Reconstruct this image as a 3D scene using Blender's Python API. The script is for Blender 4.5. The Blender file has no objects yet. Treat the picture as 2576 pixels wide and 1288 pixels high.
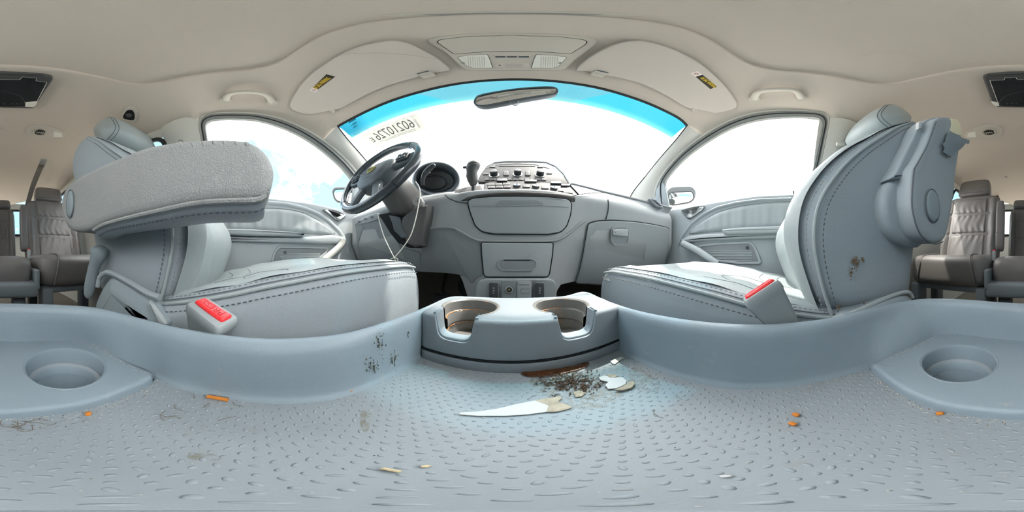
import bpy, bmesh, math, random
from mathutils import Vector, Matrix
random.seed(7)
V = Vector
S = bpy.context.scene
COL = S.collection
CZ = 0.47                      # eye height of the camera above the van floor

# ------------------------------------------------------------------ camera
cd = bpy.data.cameras.new('camera')
cd.type = 'PANO'
try:
    cd.panorama_type = 'EQUIRECTANGULAR'
except Exception:
    pass
try:
    cd.cycles.panorama_type = 'EQUIRECTANGULAR'
except Exception:
    pass
cd.clip_start = 0.005
cam = bpy.data.objects.new('camera', cd)
cam.location = (0, 0, CZ)
cam.rotation_euler = (math.pi/2, 0, 0)
COL.objects.link(cam)
S.camera = cam

# ------------------------------------------------------------------ light
SUN_AZ, SUN_EL = math.radians(45), math.radians(66)
SUN_DIR = V((math.sin(SUN_AZ)*math.cos(SUN_EL), math.cos(SUN_AZ)*math.cos(SUN_EL), math.sin(SUN_EL)))
SKY_STRENGTH = 3.0
S.view_settings.view_transform = 'Standard'
S.view_settings.look = 'None'
S.view_settings.gamma = 1
S.view_settings.use_curve_mapping = False
S.view_settings.exposure = 1.5
S.cycles.use_denoising = True
S.cycles.max_bounces = 6
S.cycles.diffuse_bounces = 4
S.cycles.glossy_bounces = 3
S.cycles.transparent_max_bounces = 8
S.cycles.use_adaptive_sampling = True
S.cycles.adaptive_threshold = 0.15
S.cycles.adaptive_min_samples = 24
S.cycles.sample_clamp_indirect = 6.0
S.cycles.caustics_reflective = False
S.cycles.caustics_refractive = False

w = bpy.data.worlds.new('sky')
S.world = w
w.use_nodes = True
nt = w.node_tree
nt.nodes.clear()
def wn(t, **k):
    n = nt.nodes.new(t)
    for a, b in k.items():
        setattr(n, a, b)
    return n
tc = wn('ShaderNodeTexCoord')
noi = wn('ShaderNodeTexNoise')
noi.inputs['Scale'].default_value = 2.6
noi.inputs['Detail'].default_value = 7
noi.inputs['Roughness'].default_value = 0.62
nt.links.new(tc.outputs['Generated'], noi.inputs['Vector'])
dot = wn('ShaderNodeVectorMath', operation='DOT_PRODUCT')
dot.inputs[1].default_value = SUN_DIR
nt.links.new(tc.outputs['Generated'], dot.inputs[0])
mr = wn('ShaderNodeMapRange')
mr.inputs['From Min'].default_value = 0.30
mr.inputs['From Max'].default_value = 1.0
mr.inputs['To Min'].default_value = 0.0
mr.inputs['To Max'].default_value = 0.55
nt.links.new(dot.outputs['Value'], mr.inputs['Value'])
add = wn('ShaderNodeMath', operation='ADD')
nt.links.new(noi.outputs['Fac'], add.inputs[0])
nt.links.new(mr.outputs['Result'], add.inputs[1])
ramp = wn('ShaderNodeValToRGB')
ramp.color_ramp.elements[0].position = 0.50
ramp.color_ramp.elements[0].color = (0.095, 0.165, 0.22, 1)
ramp.color_ramp.elements[1].position = 0.74
ramp.color_ramp.elements[1].color = (1, 1, 1, 1)
nt.links.new(add.outputs[0], ramp.inputs['Fac'])
bg = wn('ShaderNodeBackground')
bg.inputs['Strength'].default_value = SKY_STRENGTH
nt.links.new(ramp.outputs['Color'], bg.inputs['Color'])
wo = wn('ShaderNodeOutputWorld')
nt.links.new(bg.outputs[0], wo.inputs['Surface'])

sl = bpy.data.lights.new('sun', 'SUN')
sl.energy = 2.6
sl.angle = math.radians(1.2)
sl.color = (1.0, 0.95, 0.86)
so = bpy.data.objects.new('sun', sl)
so.location = (2, 3, 5)
so.rotation_euler = (-SUN_DIR).to_track_quat('-Z', 'Y').to_euler()
COL.objects.link(so)

# ------------------------------------------------------------------ rays and surfaces
# Everything below is in metres from the camera (x right, y forward, z up);
# mk() lifts it to the van floor datum.
PXD = 2576/360.0
def ray(px, py):
    lo = math.radians((px-1288)/PXD)
    la = math.radians((644-py)/PXD)
    return V((math.sin(lo)*math.cos(la), math.cos(lo)*math.cos(la), math.sin(la)))
def Ux(px, py, x):
    d = ray(px, py); return d*(x/d.x)
def Uy(px, py, y):
    d = ray(px, py); return d*(y/d.y)
def Uz(px, py, z):
    d = ray(px, py); return d*(z/d.z)
def Uf(px, py, f, tmax=3.5, step=0.02, t0=0.04):
    d = ray(px, py)
    a = t0; fa = f(d*a)
    t = a
    while t < tmax:
        b = t+step
        fb = f(d*b)
        if fa*fb <= 0:
            for _ in range(26):
                m = (t+b)/2
                fm = f(d*m)
                if fa*fm <= 0: b = m
                else: t, fa = m, fm
            return d*((t+b)/2)
        t, fa = b, fb
    raise ValueError('ray misses surface %s %s' % (px, py))
def grad(f, p, e=1e-4):
    g = V((f(p+V((e,0,0)))-f(p-V((e,0,0))), f(p+V((0,e,0)))-f(p-V((0,e,0))), f(p+V((0,0,e)))-f(p-V((0,0,e)))))
    return g.normalized()

def H(x, y):                      # headliner height
    z = 0.80-0.08*min(abs(x)/0.607, 1.15)**3
    if y > 0.05: z -= 0.10*((y-0.05)/0.322)**1.6
    if y < -1.5: z -= 0.10*((-1.5-y)/0.7)**2
    return z
def Wz(x, y): return 0.70-0.50*(y-0.372)-0.229*x*x     # windscreen
def Xs(z):                        # body side
    return 0.76-0.34*(z-0.28) if z > 0.28 else 0.76-0.03*(0.28-z)
def Yd(x, z):                     # dashboard face
    c = math.exp(-(x/0.19)**4)
    y = 0.50-0.03*c-0.02*(x/0.7)**2
    if z < 0.06: y += (0.06-z)*0.45*(1-c)
    if z > 0.20: y += (z-0.20)*0.5
    return y
fH = lambda p: p.z-H(p.x, p.y)
def fHo(o): return lambda p: p.z-H(p.x, p.y)+o
fW = lambda p: p.z-Wz(p.x, p.y)
fS = lambda p: abs(p.x)-Xs(p.z)
def fSo(o): return lambda p: abs(p.x)-Xs(p.z)+o
fD = lambda p: p.y-Yd(p.x, p.z)
def plane(p0, n):
    p0 = V(p0); n = V(n).normalized()
    return lambda p: (p-p0).dot(n)

# ------------------------------------------------------------------ materials
def lin(c):
    c /= 255.0
    return c/12.92 if c <= 0.04045 else ((c+0.055)/1.055)**2.4
def rgb(r, g, b): return (lin(r), lin(g), lin(b), 1)
MATS = {}
def mat(name, col, rough=0.5, spec=0.5, bump=0, bscale=300, kind='noise', var=0.0, vscale=6, dirt=None, dscale=9, damt=0.6, metal=0, coat=0, sheen=0):
    m = bpy.data.materials.new(name)
    m.use_nodes = True
    t = m.node_tree
    b = t.nodes['Principled BSDF']
    b.inputs['Roughness'].default_value = rough
    b.inputs['Specular IOR Level'].default_value = spec
    b.inputs['Metallic'].default_value = metal
    if coat: b.inputs['Coat Weight'].default_value = coat
    if sheen:
        b.inputs['Sheen Weight'].default_value = sheen
    b.inputs['Base Color'].default_value = col
    co = t.nodes.new('ShaderNodeTexCoord')
    cur = None
    if var:
        n = t.nodes.new('ShaderNodeTexNoise')
        n.inputs['Scale'].default_value = vscale
        n.inputs['Detail'].default_value = 5
        t.links.new(co.outputs['Object'], n.inputs['Vector'])
        r = t.nodes.new('ShaderNodeValToRGB')
        r.color_ramp.elements[0].position = 0.3
        r.color_ramp.elements[1].position = 0.7
        r.color_ramp.elements[0].color = tuple(c*(1-var) for c in col[:3])+(1,)
        r.color_ramp.elements[1].color = tuple(min(1, c*(1+var)) for c in col[:3])+(1,)
        t.links.new(n.outputs['Fac'], r.inputs['Fac'])
        cur = r.outputs['Color']
    if dirt:
        n = t.nodes.new('ShaderNodeTexNoise')
        n.inputs['Scale'].default_value = dscale
        n.inputs['Detail'].default_value = 8
        n.inputs['Roughness'].default_value = 0.7
        t.links.new(co.outputs['Object'], n.inputs['Vector'])
        r = t.nodes.new('ShaderNodeValToRGB')
        r.color_ramp.elements[0].position = 0.60
        r.color_ramp.elements[1].position = 0.74
        r.color_ramp.elements[0].color = (0, 0, 0, 1)
        r.color_ramp.elements[1].color = (damt, damt, damt, 1)
        t.links.new(n.outputs['Fac'], r.inputs['Fac'])
        mx = t.nodes.new('ShaderNodeMix'); mx.data_type = 'RGBA'
        t.links.new(r.outputs['Color'], mx.inputs['Factor'])
        if cur: t.links.new(cur, mx.inputs['A'])
        else: mx.inputs['A'].default_value = col
        mx.inputs['B'].default_value = dirt
        cur = mx.outputs['Result']
    if cur: t.links.new(cur, b.inputs['Base Color'])
    if bump:
        if kind == 'leather':
            n = t.nodes.new('ShaderNodeTexVoronoi')
            n.feature = 'DISTANCE_TO_EDGE'
            n.inputs['Scale'].default_value = bscale
            wv = t.nodes.new('ShaderNodeTexNoise'); wv.inputs['Scale'].default_value = bscale*0.3
            wv.inputs['Detail'].default_value = 3
            ad = t.nodes.new('ShaderNodeMixRGB'); ad.blend_type = 'ADD'; ad.inputs[0].default_value = 0.02
            t.links.new(co.outputs['Object'], wv.inputs['Vector'])
            t.links.new(co.outputs['Object'], ad.inputs[1]); t.links.new(wv.outputs['Color'], ad.inputs[2])
            t.links.new(ad.outputs[0], n.inputs['Vector'])
            mn = t.nodes.new('ShaderNodeMath'); mn.operation = 'MINIMUM'; mn.inputs[1].default_value = 0.22
            t.links.new(n.outputs['Distance'], mn.inputs[0])
            n2 = t.nodes.new('ShaderNodeTexNoise'); n2.inputs['Scale'].default_value = 14; n2.inputs['Detail'].default_value = 5
            n2.inputs['Distortion'].default_value = 1.4
            t.links.new(co.outputs['Object'], n2.inputs['Vector'])
            ma = t.nodes.new('ShaderNodeMath'); ma.operation = 'MULTIPLY_ADD'; ma.inputs[1].default_value = 1.2
            t.links.new(n2.outputs['Fac'], ma.inputs[0]); t.links.new(mn.outputs[0], ma.inputs[2])
            out = ma.outputs[0]
        else:
            n = t.nodes.new('ShaderNodeTexNoise')
            n.inputs['Scale'].default_value = bscale
            n.inputs['Detail'].default_value = 3
            t.links.new(co.outputs['Object'], n.inputs['Vector'])
            out = n.outputs['Fac']
        bp = t.nodes.new('ShaderNodeBump')
        bp.inputs['Strength'].default_value = bump
        bp.inputs['Distance'].default_value = 0.002
        t.links.new(out, bp.inputs['Height'])
        t.links.new(bp.outputs['Normal'], b.inputs['Normal'])
    MATS[name] = m
    return m
mat('leather', rgb(163, 171, 172), 0.42, 0.5, 0.35, 420, 'leather', 0.06, 5)
mat('leather_side', rgb(160, 168, 173), 0.5, 0.45, 0.35, 420, 'leather', 0.05, 4)
mat('leather_arm', rgb(160, 161, 159), 0.5, 0.45, 0.9, 300, 'leather', 0.06, 5)
mat('leather_rear_shaded', rgb(110, 107, 106), 0.4, 0.5, 0.3, 300, 'leather', 0.07, 5)  # brownish leather, darkened further to carry the shade of the rear
mat('thread', rgb(150, 156, 158), 0.7)
mat('thread_and_shade', rgb(96, 102, 106), 0.7)  # dark thread, also used to paint shade in the cushion creases
mat('seat_plastic', rgb(142, 153, 158), 0.5, 0.4, 0.12, 900)
mat('rear_plastic', rgb(116, 124, 130), 0.5, 0.4, 0.1, 900)
mat('tray_plastic', rgb(142, 156, 165), 0.5, 0.45, 0.16, 700, 'noise', 0.05, 7, rgb(190, 180, 160), 60, 0.35)
mat('tray_floor', rgb(148, 156, 161), 0.48, 0.45, 0.10, 900, 'noise', 0.06, 8, rgb(140, 128, 100), 26, 0.4)
mat('tray_block', rgb(140, 148, 154), 0.42, 0.5, 0.2, 600, 'noise', 0.05, 8)
mat('cup_inside', rgb(120, 119, 116), 0.4, 0.5, 0.05, 300, 'noise', 0.08, 20, rgb(190, 140, 90), 34, 0.8)
mat('dash', rgb(158, 160, 161), 0.55, 0.35, 0.14, 900, 'noise', 0.03, 4)
mat('dash_low', rgb(134, 138, 141), 0.55, 0.35, 0.14, 900, 'noise', 0.03, 4)
mat('dash_top', rgb(150, 150, 150), 0.6, 0.35, 0.14, 800)
mat('dash_panel', rgb(156, 160, 162), 0.5, 0.4, 0.08, 1200)
mat('dark_gap', rgb(30, 32, 34), 0.8, 0.2)
mat('dark_plastic', rgb(62, 64, 66), 0.4, 0.5, 0.06, 900)
mat('column_plastic', rgb(80, 79, 78), 0.5, 0.4, 0.2, 500)
mat('wheel_leather', rgb(54, 59, 65), 0.22, 0.6, 0.05, 500)
mat('hub_plastic', rgb(86, 92, 97), 0.5, 0.4, 0.1, 900)
mat('silver', rgb(190, 190, 188), 0.35, 0.5, 0, metal=0.6)
mat('stack_face', rgb(66, 64, 63), 0.6, 0.2, 0.05, 900)
mat('stack_button', rgb(88, 86, 85), 0.6, 0.2)
mat('knob', rgb(44, 47, 49), 0.45, 0.4)
mat('chrome', rgb(225, 228, 230), 0.12, 0.5, metal=1.0)
mat('headliner', rgb(196, 186, 176), 0.95, 0.1, 0.25, 1100, 'noise', 0.025, 3, rgb(172, 150, 130), 7, 0.22)
mat('visor', rgb(198, 189, 181), 0.9, 0.1, 0.12, 1200, 'noise', 0.02, 5)
mat('roof_plastic', rgb(190, 184, 174), 0.55, 0.3, 0.06, 1200)
mat('pillar', rgb(204, 202, 195), 0.7, 0.25, 0.1, 900)
mat('lens', rgb(225, 224, 215), 0.25, 0.5)
mat('door_panel', rgb(172, 178, 181), 0.6, 0.35, 0.12, 900, 'noise', 0.03, 4)
mat('door_pull_sunlit', rgb(190, 190, 183), 0.6, 0.35, 0.12, 900)  # paler copy of the door plastic, with sunlight put into the colour
mat('door_leather', rgb(166, 172, 174), 0.45, 0.45, 0.2, 420, 'leather')
mat('seal', rgb(150, 152, 150), 0.6, 0.3)
mat('rubber', rgb(44, 46, 48), 0.7, 0.3)
mat('carpet', rgb(104, 100, 94), 0.98, 0.05, 0.6, 500, 'noise', 0.2, 40)
mat('footwell', rgb(128, 126, 118), 0.9, 0.1, 0.3, 200)
mat('screen', rgb(38, 41, 44), 0.22, 0.5)
mat('screen_frame', rgb(72, 73, 74), 0.5, 0.4)
mat('red', rgb(255, 58, 62), 0.35, 0.5)
mat('red_text', rgb(196, 20, 40), 0.5, 0.4)
mat('buckle', rgb(158, 164, 165), 0.5, 0.4, 0.1, 800)
mat('belt', rgb(104, 100, 96), 0.8, 0.2, 0.3, 900)
mat('belt_light', rgb(168, 170, 168), 0.8, 0.2, 0.3, 900)
mat('paper', rgb(208, 206, 204), 0.8, 0.2, 0.1, 200)
mat('paper_stain', rgb(176, 164, 146), 0.8, 0.2, 0.1, 200, 'noise', 0.25, 90, rgb(130, 96, 44), 110, 0.95)
mat('stain', rgb(78, 46, 20), 0.25, 0.6, 0.8, 300, 'noise', 0.4, 200)
mat('residue', rgb(150, 138, 132), 0.3, 0.6, 0.9, 260, 'noise', 0.35, 160)
mat('straw', rgb(214, 196, 158), 0.8, 0.2)
mat('orange_bit', rgb(214, 132, 58), 0.7, 0.2)
mat('crumb', rgb(222, 214, 198), 0.9, 0.1)
mat('crumb_dark', rgb(120, 100, 76), 0.9, 0.1)
mat('white_cord', rgb(236, 232, 220), 0.5, 0.4)
mat('sticker', rgb(232, 230, 222), 0.6, 0.3)
mat('ink', rgb(92, 92, 88), 0.6, 0.3)
mat('ink_faint', rgb(168, 164, 152), 0.6, 0.3)
mat('ink_glass', rgb(20, 110, 140), 0.6, 0.3)
mat('white_print', rgb(235, 238, 240), 0.5, 0.3)
mat('label_black', rgb(58, 52, 42), 0.5, 0.3)
mat('label_yellow', rgb(238, 204, 64), 0.5, 0.3)
mat('label_white', rgb(226, 216, 212), 0.5, 0.3)
mat('label_red', rgb(190, 110, 104), 0.5, 0.3)
mat('emblem', rgb(190, 178, 110), 0.3, 0.5, metal=0.5)
mat('blue_print', rgb(60, 150, 235), 0.5, 0.3)
mat('foam', rgb(232, 222, 190), 0.9, 0.1, 0.4, 300)
mat('tape', rgb(128, 140, 146), 0.5, 0.4, 0.2, 200)
mat('concrete', rgb(196, 192, 184), 0.9, 0.2, 0.3, 20, 'noise', 0.1, 2)
mat('paint_outside', rgb(120, 128, 132), 0.3, 0.5)
mat('mirror_housing', rgb(92, 95, 97), 0.45, 0.5, 0.5, 60)
mat('wire', rgb(70, 74, 78), 0.7)

def glass(name, tint=(1, 1, 1), gloss=0.06):
    m = bpy.data.materials.new(name); m.use_nodes = True
    t = m.node_tree; t.nodes.clear()
    tr = t.nodes.new('ShaderNodeBsdfTransparent'); tr.inputs[0].default_value = tuple(tint)+(1,)
    gl = t.nodes.new('ShaderNodeBsdfGlossy'); gl.inputs['Roughness'].default_value = 0.02
    mx = t.nodes.new('ShaderNodeMixShader'); mx.inputs[0].default_value = gloss
    o = t.nodes.new('ShaderNodeOutputMaterial')
    t.links.new(tr.outputs[0], mx.inputs[1]); t.links.new(gl.outputs[0], mx.inputs[2]); t.links.new(mx.outputs[0], o.inputs[0])
    MATS[name] = m
    return m, t, tr, mx
glass('side_glass', (0.97, 0.99, 0.98), 0.04)
glass('privacy_glass', (0.80, 0.80, 0.77), 0.04)
glass('lens_glass', (0.95, 0.95, 0.95), 0.12)
# mirror
m = mat('mirror', rgb(236, 240, 240), 0.03, 0.5, metal=1.0)

def paperglow(name, col, tr):
    m = bpy.data.materials.new(name); m.use_nodes = True
    t = m.node_tree; t.nodes.clear()
    d = t.nodes.new('ShaderNodeBsdfDiffuse'); d.inputs[0].default_value = col
    k = t.nodes.new('ShaderNodeBsdfTranslucent'); k.inputs[0].default_value = col
    n = t.nodes.new('ShaderNodeTexNoise'); n.inputs['Scale'].default_value = 90
    c = t.nodes.new('ShaderNodeTexCoord'); t.links.new(c.outputs['Object'], n.inputs['Vector'])
    r = t.nodes.new('ShaderNodeMapRange'); r.inputs['To Min'].default_value = tr-0.06; r.inputs['To Max'].default_value = tr+0.06
    t.links.new(n.outputs['Fac'], r.inputs['Value'])
    x = t.nodes.new('ShaderNodeMixShader'); t.links.new(r.outputs['Result'], x.inputs[0])
    o = t.nodes.new('ShaderNodeOutputMaterial')
    t.links.new(d.outputs[0], x.inputs[1]); t.links.new(k.outputs[0], x.inputs[2]); t.links.new(x.outputs[0], o.inputs[0])
    MATS[name] = m
paperglow('thin_paper', rgb(236, 233, 224), 0.075)
paperglow('thin_ink', rgb(140, 140, 134), 0.06)
paperglow('thin_ink_faint', rgb(205, 202, 194), 0.065)
mat('splash', rgb(88, 88, 70), 0.4, 0.5)
mat('rust_dirt', rgb(190, 132, 84), 0.9, 0.1)
mat('gauge', rgb(120, 120, 118), 0.4, 0.4)
# ------------------------------------------------------------------ mesh helpers
WL = {}
def _link(o, parent, origin):
    COL.objects.link(o)
    WL[o] = V(origin)
    if parent is not None:
        o.parent = parent
        o.location = V(origin)-WL[parent]
    else:
        o.location = V(origin)
def mk(name, verts, faces, m, parent=None, sharp=40, subsurf=0, recalc=True, mods=()):
    """one mesh object; verts are metres from the camera"""
    vs = [V(v) for v in verts]
    xs = [v.x for v in vs]; ys = [v.y for v in vs]; zs = [v.z for v in vs]
    o0 = V(((min(xs)+max(xs))/2, (min(ys)+max(ys))/2, min(zs)))
    me = bpy.data.meshes.new(name)
    me.from_pydata([v-o0 for v in vs], [], faces)
    bm = bmesh.new(); bm.from_mesh(me)
    bmesh.ops.remove_doubles(bm, verts=bm.verts, dist=1e-6)
    if recalc: bmesh.ops.recalc_face_normals(bm, faces=bm.faces)
    for f in bm.faces: f.smooth = True
    bm.to_mesh(me); bm.free()
    if sharp and not subsurf:
        try: me.set_sharp_from_angle(angle=math.radians(sharp))
        except Exception: pass
    me.materials.append(MATS[m])
    o = bpy.data.objects.new(name, me)
    _link(o, parent, o0+V((0, 0, CZ)))
    if subsurf:
        s = o.modifiers.new('smooth', 'SUBSURF'); s.levels = subsurf; s.render_levels = subsurf
    return o
def tag(o, label, cat, group=None, kind=None):
    if label: o['label'] = label
    if cat: o['category'] = cat
    if group: o['group'] = group
    if kind: o['kind'] = kind
    return o
def thing(name, label, cat, loc, group=None, kind=None):
    o = bpy.data.objects.new(name, None)
    o.empty_display_size = 0.05
    _link(o, None, V(loc)+V((0, 0, CZ)))
    return tag(o, label, cat, group, kind)
def lab(o, label):
    o['label'] = label; return o

def crv(pts, n=8, closed=True):
    """Catmull-Rom through points"""
    P = [V(p) for p in pts]; N = len(P); out = []
    rng = N if closed else N-1
    for i in range(rng):
        if closed: a, b, c, d = P[(i-1) % N], P[i], P[(i+1) % N], P[(i+2) % N]
        else: a, b, c, d = P[max(i-1, 0)], P[i], P[i+1], P[min(i+2, N-1)]
        for k in range(n):
            t = k/n
            out.append(0.5*((2*b)+(c-a)*t+(2*a-5*b+4*c-d)*t*t+(3*b-a-3*c+d)*t**3))
    if not closed: out.append(P[-1].copy())
    return out
def rpoly(pts, r=6, seg=5):
    """polygon with rounded corners (r may be a list)"""
    P = [V(p) for p in pts]; N = len(P); out = []
    for i in range(N):
        a, b, c = P[i-1], P[i], P[(i+1) % N]
        ri = r[i] if isinstance(r, (list, tuple)) else r
        u = a-b; v = c-b
        k = min(ri, 0.49*u.length, 0.49*v.length)
        if k <= 0: out.append(b); continue
        p0 = b+u.normalized()*k; p2 = b+v.normalized()*k
        for j in range(seg+1):
            t = j/seg
            out.append((1-t)**2*p0+2*t*(1-t)*b+t*t*p2)
    return out
def resample(pts, n, closed=False):
    P = [V(p) for p in pts]
    if closed: P = P+[P[0]]
    L = [0]
    for i in range(1, len(P)): L.append(L[-1]+(P[i]-P[i-1]).length)
    out = []
    m = n if closed else n-1
    j = 0
    for i in range(n):
        s = L[-1]*i/m
        while j < len(P)-2 and L[j+1] < s: j += 1
        d = L[j+1]-L[j]
        out.append(P[j].lerp(P[j+1], 0 if d == 0 else (s-L[j])/d))
    return out
def dens(pts, step, closed=True):
    """subdivide long segments of a polygon"""
    P = [V(p) for p in pts]; out = []
    N = len(P)
    for i in range(N if closed else N-1):
        a, b = P[i], P[(i+1) % N]
        k = max(1, int((b-a).length/step))
        out += [a.lerp(b, j/k) for j in range(k)]
    if not closed: out.append(P[-1])
    return out
def px2(pts): return [V((p[0], p[1], 0)) for p in pts]

def loft(rows, cu=False, cv=False, cap0=False, cap1=False):
    n = len(rows[0]); verts = [p for r in rows for p in r]; faces = []
    R_ = len(rows)
    for i in range(R_ if cv else R_-1):
        for j in range(n if cu else n-1):
            a = i*n+j; b = i*n+(j+1) % n
            c = ((i+1) % R_)*n+(j+1) % n; d = ((i+1) % R_)*n+j
            faces.append((a, b, c, d))
    if cap0: faces.append(tuple(range(n-1, -1, -1)))
    if cap1: faces.append(tuple((R_-1)*n+j for j in range(n)))
    return verts, faces
def join(*vf):
    vs = []; fs = []
    for v, f in vf:
        k = len(vs); vs += list(v); fs += [tuple(i+k for i in q) for q in f]
    return vs, fs
def tube(path, r, n=8, closed=False, flat=1.0, up=None):
    P = [V(p) for p in path]; N = len(P)
    rs = r if isinstance(r, (list, tuple)) else [r]*N
    rows = []
    nrm = None
    for i in range(N):
        if closed: t = P[(i+1) % N]-P[i-1]
        else: t = P[min(i+1, N-1)]-P[max(i-1, 0)]
        t.normalize()
        if nrm is None:
            ref = V(up) if up else (V((0, 0, 1)) if abs(t.z) < 0.9 else V((1, 0, 0)))
            nrm = (ref-t*ref.dot(t)).normalized()
        else:
            if up: nrm = V(up)
            nrm = (nrm-t*nrm.dot(t)).normalized()
        b = t.cross(nrm)
        rows.append([P[i]+nrm*(rs[i]*flat*math.cos(2*math.pi*k/n))+b*(rs[i]*math.sin(2*math.pi*k/n)) for k in range(n)])
    return loft(rows, cu=True, cv=closed, cap0=not closed, cap1=not closed)
def frame(axis, up=(0, 0, 1)):
    a = V(axis).normalized(); u = V(up)
    if abs(a.dot(u)) > 0.98: u = V((0, 1, 0))
    e1 = u.cross(a).normalized(); e2 = a.cross(e1)
    return e1, e2, a            # right, up, out
def lathe(c, axis, prof, n=24, up=(0, 0, 1), sx=1.0, sy=1.0, cap=True):
    """prof: (radius, height along axis)"""
    e1, e2, a = frame(axis, up); c = V(c)
    rows = []
    for r, h in prof:
        rows.append([c+a*h+e1*(r*sx*math.cos(2*math.pi*k/n))+e2*(r*sy*math.sin(2*math.pi*k/n)) for k in range(n)])
    return loft(rows, cu=True, cap0=cap and prof[0][0] > 1e-6, cap1=cap and prof[-1][0] > 1e-6)
def rbox(c, size, axes=None, r=0.004, seg=3):
    """rounded box as a superellipse-free bevelled prism: outline slab along 3rd axis"""
    c = V(c)
    e1, e2, e3 = axes if axes else (V((1, 0, 0)), V((0, 1, 0)), V((0, 0, 1)))
    sx, sy, sz = [s/2 for s in size]
    r = min(r, sx*0.95, sy*0.95, sz*0.95)
    rows = []
    def ring(ins, h):
        o = []
        for qx, qy, a0 in ((1, 1, 0), (-1, 1, 90), (-1, -1, 180), (1, -1, 270)):
            for k in range(seg+1):
                a = math.radians(a0+90*k/seg)
                rr = max(r-ins, 0.0)
                o.append(c+e1*(qx*(sx-r)+rr*math.cos(a))+e2*(qy*(sy-r)+rr*math.sin(a))+e3*h)
        return o
    for k in range(seg+1):
        a = math.pi/2*k/seg
        rows.append(ring(r*(1-math.sin(a)), -sz+r*(1-math.cos(a))))
    for k in range(seg+1):
        a = math.pi/2*k/seg
        rows.append(ring(r*(1-math.cos(a)), sz-r+r*math.sin(a)))
    return loft(rows, cu=True, cap0=True, cap1=True)
def inset(poly, d):
    N = len(poly); out = []
    for i in range(N):
        a, b, c = poly[i-1], poly[i], poly[(i+1) % N]
        u = (b-a); v = (c-b)
        if u.length < 1e-9: u = v
        if v.length < 1e-9: v = u
        n1 = V((-u.y, u.x)).normalized(); n2 = V((-v.y, v.x)).normalized()
        n = n1+n2
        if n.length < 1e-6: n = n1
        n.normalize()
        k = max(0.5, n.dot(n1))
        out.append(b+n*(d/k))
    return out
def slabvf(pts, nrm, thick, r=0.003, crown=0.0, inner=0.0, rb=None, seg=3, lift=0.0, rings=3):
    """extruded outline with rounded rim. pts = front outline (3-D), nrm = front side"""
    n = V(nrm).normalized(); e1, e2, _ = frame(n)
    P = [V(p) for p in pts]
    q = [V((p.dot(e1), p.dot(e2))) for p in P]
    area = sum(q[i-1].x*q[i].y-q[i].x*q[i-1].y for i in range(len(q)))
    if area < 0:
        P.reverse(); q.reverse()
    dep = [p.dot(n) for p in P]
    rb = min(r, thick*0.4) if rb is None else rb
    r = min(r, thick*0.95)
    rows = []
    def ring(ins, h):
        qq = inset(q, ins) if abs(ins) > 1e-9 else q
        return [e1*a.x+e2*a.y+n*(d+h+lift) for a, d in zip(qq, dep)]
    for k in range(seg+1):
        a = math.pi/2*k/seg
        rows.append(ring(rb*(1-math.sin(a)), -thick+rb*(1-math.cos(a))))
    for k in range(seg+1):
        a = math.pi/2*k/seg
        rows.append(ring(r*(1-math.cos(a)), -r+r*math.sin(a)))
    if inner:
        for k in range(1, rings+1):
            t = k/rings
            rows.append(ring(r+inner*t, crown*(1-(1-t)**2)))
    return loft(rows, cu=True, cap0=True, cap1=True)
def slab(name, pts, nrm, thick, m, parent=None, **k):
    return mk(name, *slabvf(pts, nrm, thick, **k), m, parent)
def panel(name, outline, f, m, parent=None, h=0.0, thick=0.01, r=0.003, step=14, nrm=None, **k):
    """raised panel whose outline lies on surface f (h = height above it)"""
    P2 = dens(px2(outline), step)
    pts = [Uf(p.x, p.y, f) for p in P2]
    c = sum(pts, V())/len(pts)
    n = V(nrm) if nrm else -grad(f, c)
    if n.dot(-c) < 0 and not nrm: n = -n
    return mk(name, *slabvf(pts, n, thick, r, lift=h, **k), m, parent)
def line_on(name, pts, f, m, parent=None, r=0.0012, closed=True, lift=0.0, step=10, flat=1.0, n=6):
    P2 = dens(px2(pts), step, closed)
    P = []
    for p in P2:
        q = Uf(p.x, p.y, f); g = grad(f, q)
        if g.dot(q) > 0: g = -g
        P.append(q+g*lift)
    return mk(name, *tube(P, r, n, closed, flat), m, parent)
def evalmesh(o):
    dg = bpy.context.evaluated_depsgraph_get()
    return bpy.data.meshes.new_from_object(o.evaluated_get(dg))
def boolean_cut(o, cutters, bevel=0.0, seg=3):
    """cut meshes given as (verts, faces) out of o; result baked into o's mesh"""
    tmp = []
    wl = WL[o]-V((0, 0, CZ))
    loc = o.matrix_basis.translation.copy(); par = o.parent
    o.parent = None; o.location = (0, 0, 0)
    for v, f in cutters:
        me = bpy.data.meshes.new('cut'); me.from_pydata([V(p)-wl for p in v], [], f)
        b = bmesh.new(); b.from_mesh(me); bmesh.ops.recalc_face_normals(b, faces=b.faces); b.to_mesh(me); b.free()
        c = bpy.data.objects.new('cut', me); COL.objects.link(c); tmp.append(c)
        md = o.modifiers.new('cut', 'BOOLEAN'); md.operation = 'DIFFERENCE'; md.solver = 'MANIFOLD'; md.object = c
    if bevel:
        bv = o.modifiers.new('bevel', 'BEVEL'); bv.width = bevel; bv.segments = seg; bv.limit_method = 'ANGLE'; bv.angle_limit = math.radians(50)
    bpy.context.view_layer.update()
    me = evalmesh(o)
    o.modifiers.clear()
    o.data = me
    for p in me.polygons: p.use_smooth = True
    try: me.set_sharp_from_angle(angle=math.radians(38))
    except Exception: pass
    for c in tmp: bpy.data.objects.remove(c)
    o.parent = par; o.location = loc
    return o
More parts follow.
